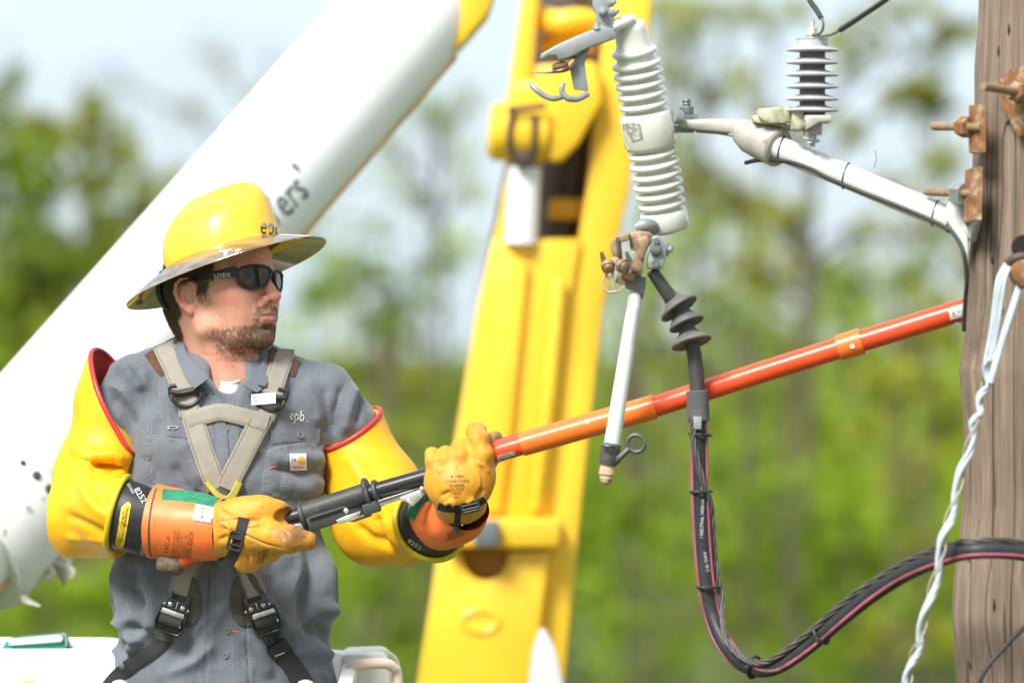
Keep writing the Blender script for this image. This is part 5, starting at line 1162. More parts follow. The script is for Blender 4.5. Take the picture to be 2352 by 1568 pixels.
# folds: lines on the photo, width, lift
FO = [
 # shoulders / sleeves
 ([(262, 830), (300, 850), (330, 900)], 12, .006), ([(240, 880), (285, 905), (320, 960)], 9, .005), ([(250, 905), (290, 940), (318, 985)], 8, -.005),
 ([(300, 830), (335, 890), (350, 960)], 10, -.004), ([(355, 840), (352, 900), (372, 960), (360, 1010)], 11, -.006), ([(375, 900), (392, 960), (400, 1000)], 9, .005),
 ([(820, 880), (800, 940), (790, 1000)], 12, .006), ([(790, 880), (770, 950), (768, 1000)], 9, -.005), ([(700, 870), (725, 930), (730, 980)], 13, .005), ([(745, 880), (750, 940), (745, 1000)], 9, -.004),
 ([(660, 880), (680, 930), (690, 970)], 10, -.004), ([(830, 905), (825, 940), (815, 975)], 7, -.004),
 # chest
 ([(335, 1040), (352, 1080), (345, 1130)], 12, -.005), ([(420, 1010), (440, 1060), (470, 1110)], 13, .004), ([(395, 1060), (420, 1110), (470, 1140)], 10, -.004),
 ([(610, 1040), (650, 1060), (700, 1050), (750, 1060)], 10, .004), ([(620, 1075), (680, 1085), (755, 1085)], 9, -.004), ([(760, 1020), (755, 1080), (762, 1140)], 9, -.007),
 ([(640, 1110), (700, 1120), (750, 1110)], 12, .004), ([(590, 960), (600, 1000), (590, 1050)], 10, .004),
 # belly: long soft diagonals
 ([(270, 1290), (262, 1340), (290, 1400), (330, 1440)], 15, .010), ([(250, 1300), (250, 1360), (262, 1410)], 8, -.007), ([(300, 1290), (300, 1350), (340, 1400)], 12, -.008),
 ([(345, 1310), (355, 1370), (350, 1430), (320, 1480)], 16, .009), ([(250, 1420), (290, 1430), (320, 1470), (300, 1510)], 10, .010), ([(245, 1455), (275, 1460), (300, 1500)], 7, -.008),
 ([(252, 1485), (275, 1500), (300, 1540)], 9, .008), ([(300, 1430), (345, 1450), (360, 1490)], 9, -.007),
 ([(430, 1500), (470, 1440), (520, 1380), (550, 1330)], 14, .007), ([(400, 1500), (450, 1470), (500, 1400)], 10, -.006), ([(380, 1550), (450, 1520), (500, 1470)], 12, .006),
 ([(470, 1300), (480, 1350), (470, 1410)], 12, -.005), ([(500, 1290), (510, 1330), (505, 1380)], 9, .004),
 ([(770, 1240), (745, 1300), (755, 1370), (735, 1430)], 15, .010), ([(785, 1290), (772, 1340), (780, 1400)], 8, -.007), ([(700, 1230), (715, 1290), (700, 1360), (690, 1430)], 14, -.007),
 ([(660, 1240), (690, 1310), (660, 1400), (640, 1450)], 17, .007), ([(620, 1260), (640, 1320), (620, 1380)], 12, -.006), ([(560, 1300), (600, 1360), (650, 1430), (720, 1470)], 12, .006),
 ([(690, 1450), (730, 1440), (770, 1470)], 11, -.008), ([(670, 1490), (720, 1490), (775, 1510)], 12, .008), ([(560, 1440), (600, 1500), (620, 1560)], 12, .006), ([(590, 1430), (640, 1500), (690, 1550)], 12, -.006), ([(720, 1530), (750, 1560), (780, 1600)], 10, .006),
 ([(730, 1390), (765, 1410), (785, 1430)], 7, .007), ([(740, 1200), (760, 1260), (778, 1310)], 10, -.006),
 # front placket ridge
 ([(512, 1260), (530, 1350), (535, 1450), (540, 1600)], 17, .0025), ([(548, 1260), (556, 1350), (566, 1450), (572, 1600)], 2.6, -.002), ([(490, 1260), (478, 1350), (480, 1450), (468, 1600)], 2.4, -.0015),
]
Ns = vnorm(Vs, Qs); Vs = folds(Vs, Ns, [(a, b_*1.25+1 if b_ > 4 else b_, c_*1.9) for a, b_, c_ in FO])
Ns = vnorm(Vs, Qs); px_, py_ = proj(Vs)
sc3 = np.stack([px_*.012, Vs[:, 1]*8, py_*.006], 1)
Vs = Vs+Ns*(vnoise(sc3, 1.0, 8)*.008+vnoise(sc3*[1.4, 1, 1.8], 2.1, 9)*.0036+vnoise(sc3*[1.5, 1, 2], 5, 11)*.0006)[:, None]
# puckered pockets: edge lines sink, field puffs up slightly
def rectpoly(pts): return [tuple(p) for p in pts]
PKL = [(338, 965), (440, 1000), (470, 1122), (400, 1130), (352, 1118), (337, 1060), (336, 1000)]
PKR = [(617, 1036), (640, 1026), (735, 1012), (750, 1035), (752, 1100), (728, 1146), (634, 1150), (604, 1128), (606, 1090)]
def inpoly(px, py, P_):
    c = np.zeros(px.shape, bool); n = len(P_); j = n-1
    for i in range(n):
        xi, yi = P_[i]; xj, yj = P_[j]
        c ^= ((yi > py) != (yj > py)) & (px < (xj-xi)*(py-yi)/(yj-yi+1e-9)+xi); j = i
    return c
px_, py_ = proj(Vs); fm = (Ns[:, 1] < -.2)
for P_ in (PKR, [(338, 1000), (440, 1008), (452, 1060), (475, 1125), (400, 1132), (352, 1118), (338, 1060)]):
    ins = inpoly(px_, py_, P_); d, t, _ = segdist(px_, py_, P_+[P_[0]])
    Vs += Ns*(np.where(ins, np.clip(d/3, 0, 1)*.0022+np.clip(d/25, 0, 1)*.002, 0)*fm*1.0)[:, None]
    Vs += Ns*((np.exp(-(d/7)**2)*np.sin(t*260+vnoise(Vs, 30, 3)*3)*.0011+np.exp(-((d-9)/8)**2)*vnoise(Vs, 130, 12)*.0016)*ins*fm)[:, None]
def mat_cloth(name, base, light, wv=900.0, wear=.28):
    m = bpy.data.materials.new(name); m.use_nodes = True; t = m.node_tree; N = t.nodes; l = t.links.new; b = N['Principled BSDF']
    b.inputs['Roughness'].default_value = .9; b.inputs['Sheen Weight'].default_value = .25; b.inputs['Specular IOR Level'].default_value = .2
    tc = N.new('ShaderNodeTexCoord')
    def nz(sc, dt, st=(1, 1, 1)):
        mp = N.new('ShaderNodeMapping'); mp.inputs['Scale'].default_value = st; l(tc.outputs['Object'], mp.inputs[0])
        n = N.new('ShaderNodeTexNoise'); n.inputs['Scale'].default_value = sc; n.inputs['Detail'].default_value = dt; l(mp.outputs[0], n.inputs['Vector']); return n
    a = nz(900, 2, (1, 1, .3)); a2 = nz(900, 2, (.3, 1, 1)); c = nz(9, 5)
    ad = N.new('ShaderNodeMath'); ad.operation = 'ADD'; l(a.outputs[0], ad.inputs[0]); l(a2.outputs[0], ad.inputs[1])
    r = N.new('ShaderNodeMapRange'); r.inputs['From Min'].default_value = .72; r.inputs['From Max'].default_value = 1.28; l(ad.outputs[0], r.inputs[0])
    mx = N.new('ShaderNodeMixRGB'); l(r.outputs[0], mx.inputs[0]); mx.inputs[1].default_value = tuple(base)+(1,); mx.inputs[2].default_value = tuple(light)+(1,)
    r2 = N.new('ShaderNodeMapRange'); r2.inputs['From Min'].default_value = .3; r2.inputs['From Max'].default_value = .7; r2.inputs['To Min'].default_value = 1-wear*.4; r2.inputs['To Max'].default_value = 1+wear*.4; l(c.outputs[0], r2.inputs[0])
    sc = N.new('ShaderNodeVectorMath'); sc.operation = 'SCALE'; l(mx.outputs[0], sc.inputs[0]); l(r2.outputs[0], sc.inputs['Scale']); l(sc.outputs[0], b.inputs['Base Color'])
    bp = N.new('ShaderNodeBump'); bp.inputs['Strength'].default_value = .5; bp.inputs['Distance'].default_value = .0009; l(ad.outputs[0], bp.inputs['Height']); l(bp.outputs[0], b.inputs['Normal'])
    return m
shirt_m = mat_cloth('grey_chambray', (.098, .114, .136), (.165, .184, .21))
shirt = obj('work_shirt', mesh_mb(Vs, Qs), shirt_m, person, 180)
T_sh = bvh((Vs, Qs)); T_bs = bvh((Vs, Qs), (Vh, Qh))
# collar: a stand band and two points
def cloth_patch(mb, outline, T, off, grid=6): return poly2d(mb, outline, T, off, grid)
def band(rows, name, mat, parent, th=.0018, smooth=60, n=8):
    """a sheet through given rows of 3D points, with thickness"""
    R_ = [crom(r, n) for r in rows]; m = len(R_[0]); v = []; f = []
    R2 = [[Vector(np.array(q)) for q in r] for r in R_]
    cols = [crom([R2[i][j] for i in range(len(R2))], 4) if len(R2) > 2 else [R2[0][j].lerp(R2[1][j], k/4) for k in range(5)] for j in range(m)]
    h_ = len(cols[0]); V0 = np.array([[tuple(cols[j][i]) for j in range(m)] for i in range(h_)])
    gu = np.gradient(V0, axis=1); gv = np.gradient(V0, axis=0); nn = np.cross(gu, gv); nn /= np.linalg.norm(nn, axis=2)[..., None]+1e-9
    A = V0.reshape(-1, 3); B = (V0-nn*th).reshape(-1, 3); mb = MB(); mb.v = [tuple(q) for q in A]+[tuple(q) for q in B]; o = h_*m
    for i in range(h_-1):
        for j in range(m-1): q = (i*m+j, i*m+j+1, (i+1)*m+j+1, (i+1)*m+j); mb.f.append(q); mb.f.append(tuple(x+o for x in q)[::-1])
    E = [i*m for i in range(h_)], [i*m+m-1 for i in range(h_)], list(range(m)), [(h_-1)*m+j for j in range(m)]
    for e_ in E:
        for a, b in zip(e_[:-1], e_[1:]): mb.f.append((a, b, b+o, a+o))
    return obj(name, mb, mat, parent, smooth), (A, [q for q in mb.f if max(q) < o])
# near (left in photo) collar leaf, back, far leaf.  rows: top fold line and lower free edge
co1, g1 = band([[D(424, 752, .02), D(420, 775, -.01), D(430, 812, -.055), D(454, 842, -.105), D(480, 868, -.130)],
            [D(404, 778, .02), D(402, 806, -.035), D(416, 846, -.085), D(434, 876, -.118), D(446, 892, -.130)]][::-1], 'collar_leaf', shirt_m, shirt)
co2, g2 = band([[D(424, 752, .02), D(460, 775, .085), D(520, 785, .10), D(580, 785, .085), D(618, 800, .03)], [D(408, 775, .02), D(460, 812, .11), D(520, 822, .125), D(585, 820, .11), D(632, 826, .035)]][::-1], 'collar_back', shirt_m, shirt)
co3, g3 = band([[D(618, 800, .03), D(612, 812, -.02), D(598, 838, -.07), D(575, 868, -.105), D(556, 886, -.118)],
            [D(633, 826, .035), D(629, 846, -.025), D(618, 872, -.078), D(603, 892, -.108), D(590, 902, -.118)]][::-1], 'collar_leaf', shirt_m, shirt)
# inner placket edges of the open neck
m = MB(); strap(m, [(472, 874), (486, 897), (498, 930), (506, 975), (512, 1040), (516, 1150)], 26, T_bs, .003, 4, 6, 4, .004); obj('button_band', m, shirt_m, shirt, 50)
m = MB(); strap(m, [(560, 882), (552, 905), (546, 940), (540, 990), (534, 1050), (530, 1150)], 20, T_bs, .0012, 4, 6, 4, .004); obj('button_band', m, shirt_m, shirt, 50)
T_all = bvh((Vs, Qs), (Vh, Qh), g1, g3, (np.array([tuple(q) for q in m.v]), m.f))
# white undershirt in the neck opening
m = MB(); ts = []
for j in range(9):
    row = []
    for i in range(13):
        x = 478+i*7.6; y = 872+j*14+((x-525)/38)**2*-6+8*(1-((x-525)/40)**2)*(j == 0); p = D(x, y, -.083+.000025*(x-525)**2-.0035*j); row.append(p)
    ts.append(row)
v = [q for r in ts for q in r]; f = [(j*13+i, j*13+i+1, (j+1)*13+i+1, (j+1)*13+i) for j in range(8) for i in range(12)]; m.add(v, f)
ush = obj('undershirt', m, M('white_cotton', (.78, .79, .82), .8), person, 60)
m = MB(); tube(m, ts[0], .0022, 8, 2); obj('neck_rib', m, M('white_cotton', (.78, .79, .82), .8), ush, 60)
# pockets, flaps, stitching
stitch = M('pale_stitching', (.29, .31, .33), .8)
m = MB(); strap(m, [(340, 980), (395, 985), (448, 992)], 34, T_sh, .0022, 5, 5, 3, .003); obj('pocket_flap', m, shirt_m, shirt, 50); TF1 = bvh((np.array([tuple(q) for q in m.v]), m.f), (Vs, Qs))
m = MB(); strap(m, [(622, 1004), (680, 997), (734, 1002)], 32, T_sh, .0022, 5, 5, 3, .003); obj('pocket_flap', m, shirt_m, shirt, 50); TF2 = bvh((np.array([tuple(q) for q in m.v]), m.f), (Vs, Qs))
ST = MB()
for pl in (PKR+[PKR[0]], [(x*.97+675*.03, y*.96+1080*.04) for x, y in PKR], [(338, 1000), (337, 1060), (352, 1118), (400, 1130), (470, 1124)], [(343, 1003), (342, 1058), (357, 1112)],
           [(655, 1028), (650, 1080), (642, 1150)], [(661, 1027), (656, 1080), (648, 1150)], [(297, 832), (325, 868), (338, 915), (338, 960)], [(303, 828), (332, 866), (345, 915)], [(788, 872), (772, 925), (758, 985)], [(795, 874), (779, 927), (765, 988)],
           [(258, 1290), (300, 1330), (292, 1380), (300, 1410)], [(512, 1275), (528, 1350), (533, 1450), (536, 1568)], [(480, 1300), (470, 1380), (470, 1450), (455, 1568)], [(555, 1330), (565, 1400), (572, 1480), (578, 1568)],
           [(500, 900), (512, 960), (518, 1010)], [(549, 905), (543, 950)]):
    ST = MB(); dashes(ST, pl, T_sh, 4, 3.2, 1.15, .0011); obj('stitch_row', ST, stitch, shirt, None)
for pl, T in (([(342, 964), (342, 996)], TF1), ([(348, 966), (348, 997)], TF1), ([(342, 998), (395, 1002), (446, 1009)], TF1), ([(624, 990), (625, 1018)], TF2), ([(630, 1019), (680, 1012), (730, 1015)], TF2), ([(733, 988), (731, 1014)], TF2)): ST = MB(); dashes(ST, pl, T, 4, 2.6, 1.3, .0012); obj('stitch_row', ST, stitch, shirt, None)
m = MB(); pb, nb_ = hit(TF1, 397, 981); torus(m, pb-Vector((0, .0015, 0)), (0.1, 1, 0), .0085, .0011, 28, 6, up=(1, 0, 0)); m.v = [tuple(Vector((q[0], q[1], pb.z+(q[2]-pb.z)*.28))) for q in m.v]
obj('buttonhole', m, M('pale_thread', (.7, .7, .66), .8), shirt, None)
btn = M('grey_button', (.16, .175, .19), .3, coat=.3)
for (x, y, T) in ((490, 905, T_all), (517, 985, T_all), (689, 999, TF2), (519, 1503, T_sh), (523, 1487-40, T_sh)):
    p, n = hit(T, x, y); n = n if n.y < 0 else -n; m = MB(); lathe(m, p-n*.001, p+n*.0032, [(0, .0062), (.5, .0066), (.85, .0062), (.9, .0048), (.7, .0042), (.68, .0001)], 20)
    u_ = n.orthogonal().normalized(); w_ = n.cross(u_); b_ = obj('button', m, btn, shirt, 40)
    m = MB()
    for a in range(4): c_ = p+n*.0024+(u_*math.cos(a*PI/2+.8)+w_*math.sin(a*PI/2+.8))*.0019; lathe(m, c_, c_+n*.0004, [(0, .0008), (1, .0008)], 6)
    obj('thread_hole', m, M('dark_thread', (.03, .03, .03), .8), b_, None)
# woven label, tags
m = MB(); poly2d(m, [(665, 1042), (703, 1041), (704, 1079), (666, 1080)], T_sh, .0018, 6); lb_ = obj('woven_label', m, M('white_woven_label', (.72, .73, .80), .7), shirt, None)
m = MB(); write(m, 'FR', 13, 674.5, 1057, T_sh, 1, xs=.95, off=.0024); write(m, 'carhartt', 8.6, 686, 1071.5, T_sh, 1, xs=1.0, off=.0024); obj('label_print', m, M('purple_thread', (.20, .04, .16), .7), lb_, None)
cc = [(692+9*math.cos(R(a)), 1057+9.5*math.sin(R(a))) for a in range(40, 331, 20)]; ci = [(694+2.6*math.cos(R(a)), 1056+2.6*math.sin(R(a))) for a in range(320, 20, -20)]
m = MB(); poly2d(m, cc[:3]+[(700, 1066), (700, 1067)][:0]+cc[3:]+ci, T_sh, .0024); poly2d(m, [(690, 1060), (700, 1059), (700, 1067), (690, 1066)], T_sh, .0023); obj('label_symbol', m, M('orange_gold_thread', (.85, .42, .05), .7), lb_, None)
m = MB(); strap(m, [(617, 1077), (625, 1073), (636, 1071)], 4, T_sh, .0014, 2, 3, 1, .001); strap(m, [(534, 1448), (550, 1451)], 3, T_sh, .001, 2, 3, 1, .001); obj('bar_tack', m, M('rust_orange_thread', (.60, .17, .05), .8), shirt, None)
mu, ml = MB(), MB(); mark(mu, ml, 'epb', 34, 682, 955, T_sh, 8, .72, .0014, -1, .7); mu.add(ml.v, ml.f); m = MB(); write(m, '.', 20, 706, 962, T_sh, off=.0014); mu.add(m.v, m.f)
obj('embroidered_logo', mu, M('cream_embroidery', (.70, .70, .62), .8), shirt, None)

# trousers below the hem
F = Field(D(200, 1500, -.3)-Vector((0, 0, 1.0)), D(860, 1480, .32), .009)
F.ell(D(512, 1640, .02), (.175, .125, .14), None, .06)
for s in (-1, 1): F.chain([D(512+100*s, 1640, .03), D(512+110*s, 2080, .0), D(512+115*s, 2530, .06)], [.1, .078, .062], .05)
Vp, Qp = F.mesh(2); Vp += vnorm(Vp, Qp)*(vnoise(Vp*[1, 1, .4], 30, 2)*.006)[:, None]
obj('trousers', mesh_mb(Vp, Qp), mat_cloth('khaki_canvas', (.26, .2, .14), (.36, .29, .21)), person, 180)
for s in (-1, 1):
    m = MB(); c0 = D(512+115*s, 2540, .05); F = Field(c0-Vector((.1, .25, .16)), c0+Vector((.1, .15, .12)), .008); F.cap(c0+Vector((0, 0, .08)), c0-Vector((0, -.01, .06)), .062, .058); F.cap(c0-Vector((0, -.02, .075)), c0-Vector((0, .15, .085)), .055, .05, .04)
    Vx, Qx = F.mesh(2); obj('boot', mesh_mb(Vx, Qx), M('brown_leather_boot', (.10, .055, .03), .6, var=.2), person, 180)

# ------------------------------------------------------------------ rubber insulating sleeves
rubyel = M('yellow_rubber', (.84, .42, .006), .52, var=.06, vscale=9, spec=.4, stain=(.40, .24, .03), sscale=34, sth=.60, swid=.2, coat=.0, attr=[('lining', (.42, .03, .03))])
redrub = M('red_rubber_bead', (.50, .035, .035), .4, var=.08, vscale=30)
olive_y = M('olive_yellow_rubber', (.60, .45, .012), .42, var=.08, vscale=30)
def ring_cut(F, V, c, n): pass
def sleeve(lo, hi, build, cutc, cutn, inner, FOl, name, label, c2, n2):
    F = Field(lo, hi, .0028); build(F); cutn = Vector(cutn).normalized(); cc_ = np.array(cutc); cn = np.array(cutn)
    X = F.ax[0][:, None, None]; Y = F.ax[1][None, :, None]; Z = F.ax[2][None, None, :]
    pl = ((X-cc_[0])*cn[0]+(Y-cc_[1])*cn[1]+(Z-cc_[2])*cn[2]).astype(np.float32)
    F.F = np.maximum(F.F, pl); n2 = Vector(n2).normalized(); c2 = Vector(c2)
    p2 = ((X-c2.x)*n2.x+(Y-c2.y)*n2.y+(Z-c2.z)*n2.z).astype(np.float32); F.F = np.where(p2 > -.05, np.maximum(F.F, np.where(np.sqrt((X-c2.x)**2+(Y-c2.y)**2+(Z-c2.z)**2) < .105, p2, -1)), F.F)
    for a, b, r1, r2 in inner: F.cap(a, b, r1, r2, .004, 's')
    V, Q = F.mesh(3); N_ = vnorm(V, Q); V = folds(V, N_, [(a, b_*1.2, c_*1.35) for a, b_, c_ in FOl]); V = V+vnorm(V, Q)*(vnoise(V, 22, 17)*.0016)[:, None]
    dpl = (V-cc_)@cn; lin = np.zeros(len(V))
    for a, b, r1, r2 in inner:
        a_ = np.array(a); b_ = np.array(b); t = np.clip(((V-a_)@(b_-a_))/((b_-a_)@(b_-a_)), 0, 1); dd = np.linalg.norm(V-a_-t[:, None]*(b_-a_), axis=1)-(r1+(r2-r1)*t); lin = np.maximum(lin, (dd < .0022)*1.0)
    o = obj(name, mesh_mb(V, Q), rubyel, person, 180, attrs={'lining': lin}, label=label); return o, V, Q
BD0 = D(272, 1179, -.178); BD1 = D(990, 1199, -.19)
def bL(F):
    F.cap(D(286, 850, .01), D(272, 930, .0), .070, .072, .03); F.cap(D(274, 930, .0), D(232, 1105, -.02), .071, .078, .03); F.cap(D(232, 1105, -.02), D(208, 1172, -.045), .077, .064, .04)
    F.cap(D(205, 1172, -.065), D(250, 1176, -.155), .064, .058, .03); F.cap(D(250, 1176, -.155), D(305, 1188, -.182), .0585, .058, .01); F.cap(D(162, 1222, -.06), D(262, 1222, -.10), .030, .036, .05); F.cap(D(158, 1249, -.06), D(262, 1252, -.1), .0090, .010, .022); F.cap(D(150, 1190, -.06), D(166, 1238, -.06), .028, .016, .04)
    F.ell(D(240, 1068, -.096), (.034, .026, .0105), np.array(Matrix.Rotation(R(12), 3, 'Y')), .012, 's'); F.ell(D(268, 1070, -.10), (.016, .03, .010), None, .012, 's')
    F.ell(D(235, 1205, -.14), (.038, .028, .007), np.array(Matrix.Rotation(R(28), 3, 'Y')), .016, 's')
    F.ell(D(335, 1100, -.02), (.03, .12, .05), None, .02, 's')
FOL = [([(205, 1120), (202, 1072), (222, 1046), (262, 1044), (300, 1062)], 13, .009), ([(215, 1088), (250, 1086), (290, 1098)], 12, .006), ([(176, 1080), (188, 1110), (210, 1150), (250, 1190)], 14, .006), ([(210, 1120), (235, 1150), (262, 1165)], 12, -.006),
       ([(150, 1180), (200, 1205), (255, 1232)], 9, -.005), ([(150, 1230), (200, 1240), (255, 1245)], 8, .004), ([(160, 1020), (190, 1035), (205, 1060)], 14, .005)]
cL, nL = D(278, 926, .0), Vector((.86, -.30, .50))
slL, VL, QL = sleeve(D(90, 1290, -.24), Vector((D(350, 790).x, 10.14, D(300, 800).z)), bL, cL, nL, [(D(290, 840, .01), D(276, 925, .0), .062, .068)], FOL, 'rubber_sleeve', None, BD0, (D(345, 1198, -.187)-BD0))
def bR(F):
    F.cap(D(790, 940, .015), D(806, 990, .015), .051, .054, .03); F.cap(D(806, 990, .015), D(860, 1135, .0), .055, .073, .04); F.cap(D(862, 1135, .0), D(862, 1196, -.02), .076, .064, .05)
    F.cap(D(862, 1196, -.03), D(970, 1200, -.165), .062, .0585, .04); F.cap(D(970, 1200, -.165), D(1000, 1198, -.20), .058, .058, .01); F.cap(D(850, 1238, -.04), D(930, 1250, -.10), .030, .030, .05)
FOR = [([(800, 1040), (835, 1100), (850, 1150)], 16, .005), ([(815, 1200), (850, 1235), (910, 1262)], 9, -.005), ([(880, 1180), (895, 1230), (925, 1265)], 9, .006), ([(860, 1180), (872, 1225), (890, 1255)], 10, -.006), ([(900, 1090), (880, 1120), (850, 1140)], 12, .004), ([(790, 1150), (815, 1200)], 10, -.004)]
cR, nR = D(814, 975, .02), Vector((-.50, -.25, .83))
slR, VR, QR = sleeve(Vector((D(740, 0).x, 9.68, D(0, 1320).z)), Vector((D(1080, 0).x, 10.16, D(0, 880).z)), bR, cR, nR, [(D(786, 925, .015), D(802, 978, .015), .0475, .0505)], FOR, 'rubber_sleeve', None, BD1, (D(1058, 1160, -.31)-BD1))
def plane_loop(V, Q, c, n, inside=None):
    """follow the outline of a mesh where the plane cuts it: returns ordered points around the centre"""
    n = Vector(n).normalized(); u = n.orthogonal().normalized(); w_ = n.cross(u); T = bvh((V, Q)); o = []
    for k in range(72):
        a = 2*PI*k/72; d = u*math.cos(a)+w_*math.sin(a); best = None
        p = Vector(c)-n*.0035+d*.2; h_ = T.ray_cast(p, -d, .2)
        if h_[0] is not None: o.append(h_[0]+n*.003)
    return o
for V_, Q_, c_, n_, so in ((VL, QL, cL, nL, slL), (VR, QR, cR, nR, slR)):
    lp = plane_loop(V_, Q_, c_, n_)
    A_ = np.array([tuple(q) for q in lp])
    for _ in range(6): A_ = (np.roll(A_, 1, 0)+A_*2+np.roll(A_, -1, 0))/4
    m = MB(); n = len(A_); rs_ = 10; v = []; f = []; P_ = [Vector(q) for q in A_]; cen = sum(P_, Vector())/n; nn = Vector(n_).normalized()
    for i in range(n):
        t = (P_[(i+1) % n]-P_[i-1]).normalized(); o_ = t.cross(nn).normalized()
        for k in range(rs_): g = 2*PI*k/rs_; v.append(P_[i]+(o_*math.cos(g)*.004+nn*math.sin(g)*.0048))
    for i in range(n):
        for k in range(rs_): i2 = (i+1) % n; k2 = (k+1) % rs_; f.append((i*rs_+k, i2*rs_+k, i2*rs_+k2, i*rs_+k2))
    m.add(v, f); obj('red_bead', m, redrub, so, 180)

# ------------------------------------------------------------------ gloves
leather = M('golden_work_leather', (.62, .265, .012), .55, var=.16, vscale=26, bump=.35, bscale=170, bdist=.0012, stain=(.12, .075, .045), sscale=34, sth=.66, swid=.12, attr=[('dirt', (.075, .05, .035))], sheen=.1)
def glove(lo, hi, build, FOl, dirtc, label):
    F = Field(lo, hi, .0019); build(F); V, Q = F.mesh(2); N_ = vnorm(V, Q); V = folds(V, N_, [(a, b_, c_*1.6) for a, b_, c_ in FOl])
    V = V+N_*(vnoise(V, 70, 21)*.0007+vnoise(V*[1, 1, 1.6], 32, 22)*.0013+vnoise(V*[1.6, 1, 1], 150, 23)*.0003)[:, None]
    px, py = proj(V); d = np.zeros(len(V)); nz_ = vnoise(V, 130, 5)*.5+vnoise(V, 300, 6)*.5
    for (x, y, r, a, yd) in dirtc: d = np.maximum(d, a*np.clip(1.15-np.hypot(px-x, py-y)/r+nz_*.5, 0, 1)*(V[:, 1] < 10+yd+.03)*(V[:, 1] > 10+yd-.06))
    return obj('leather_glove', mesh_mb(V, Q), leather, person, 180, attrs={'dirt': np.clip(d, 0, .9)}, label=label), V, Q
def gR(F):   # hand on the left of the photo
    k = .012
    F.chain([D(506, 1216, -0.235), D(545, 1212, -0.250)], [.050, .046], k); F.ell(D(585, 1204, -0.270), (.058, .026, .046), np.array(Matrix.Rotation(R(6), 3, 'Y')), .02)
    F.chain([D(540, 1180, -0.260), D(600, 1172, -0.275), D(645, 1171, -0.275), D(672, 1172, -0.265)], [.026, .022, .012, .005], .014)        # index side web
    F.chain([D(565, 1235, -0.270), D(620, 1232, -0.302), D(665, 1238, -0.316), D(708, 1240, -0.312)], [.026, .024, .0215, .0165], .014)      # thumb
    F.chain([D(548, 1250, -0.250), D(568, 1278, -0.250), D(590, 1268, -0.260)], [.026, .024, .024], .014)                                  # heel of the palm
    F.chain([D(590, 1262, -0.250), D(622, 1268, -0.250), D(642, 1252, -0.250), D(650, 1225, -0.230)], [.018, .0145, .013, .012], .01)          # curled fingers behind
    F.chain([D(570, 1262, -0.240), D(600, 1276, -0.235), D(616, 1262, -0.225), D(624, 1225, -0.215)], [.018, .0145, .013, .012], .01)
    F.chain([D(600, 1200, -0.240), D(650, 1215, -0.225), D(668, 1190, -0.230)], [.018, .0135, .011], .01)
    F.chain([D(585, 1190, -0.240), D(635, 1195, -0.212), D(650, 1172, -0.218)], [.018, .014, .011], .01)
    F.cap(D(648, 1190, -0.288), D(760, 1156, -0.260), .0145, .0145, .004, 's')
GRf = [([(532, 1190), (560, 1194), (610, 1197)], 2, -.0012), ([(510, 1212), (560, 1226), (612, 1250), (652, 1258)], 2.2, -.0018), ([(500, 1240), (520, 1232), (540, 1246)], 5, -.002), ([(520, 1275), (550, 1270), (580, 1280)], 4, -.0015), ([(640, 1215), (652, 1224), (655, 1240)], 4, -.0018), ([(505, 1170), (522, 1178), (532, 1190)], 4, -.0018), ([(505, 1200), (520, 1205), (530, 1220)], 3, .0015), ([(608, 1188), (607, 1206), (614, 1213), (640, 1208)], 2, .0012)]
gl1, VG1, QG1 = glove(D(480, 1330, -.40), Vector((D(740, 0).x, 10-.16, D(0, 1120).z)), gR, GRf, [(676, 1228, 46, .8, -.32), (640, 1225, 22, .6, -.31), (714, 1240, 22, .55, -.32), (662, 1170, 24, .7, -.27)], None)
LH = -.32
def gL(F):
    k = .012
    F.ell(D(1052, 1102, LH-.038), (.058, .022, .052), None, .02); F.ell(D(1085, 1085, LH-.03), (.038, .022, .05), None, .02)
    F.cap(D(1056, 1150, LH-.005), D(1052, 1120, LH-.03), .040, .044, .02); F.ell(D(1058, 1164, LH), (.042, .032, .024), None, .016)
    F.chain([D(1002, 1098, LH-.034), D(993, 1060, LH-.036), D(993, 1043, LH-.022), D(997, 1046, LH+.018), D(1004, 1075, LH+.03)], [.0155, .0125, .0122, .012, .011], .004)
    F.chain([D(1022, 1092, LH-.04), D(1022, 1056, LH-.042), D(1023, 1041, LH-.022), D(1026, 1044, LH+.022), D(1030, 1072, LH+.032)], [.0165, .0132, .0130, .0125, .011], .004)
    F.chain([D(1050, 1088, LH-.042), D(1056, 1048, LH-.044), D(1059, 1029, LH-.024), D(1060, 1033, LH+.022), D(1060, 1065, LH+.034)], [.0175, .0160, .0158, .0135, .012], .004)
    F.chain([D(1096, 1085, LH-.036), D(1106, 1045, LH-.042), D(1101, 1012, LH-.036), D(1093, 992, LH-.016), D(1097, 990, LH+.012), D(1107, 1012, LH+.03)], [.024, .0195, .0180, .0168, .0145, .012], .006)
    F.chain([D(1104, 1090, LH-.01), D(1124, 1050, LH+.012), D(1134, 1022, LH+.016), D(1137, 1008, LH+.004)], [.021, .017, .0150, .0142], .008)   # thumb behind
    F.chain([D(1006, 1030, LH-.052), D(1009, 1062, LH-.062), D(1014, 1082, LH-.064)], [.0050, .0036, .0028], .004, 's'); F.chain([D(1040, 1024, LH-.052), D(1044, 1050, LH-.064), D(1054, 1070, LH-.066)], [.0050, .0036, .0028], .004, 's')
    F.chain([D(1078, 1018, LH-.052), D(1084, 1046, LH-.064), D(1097, 1064, LH-.068)], [.0052, .0036, .0026], .004, 's')
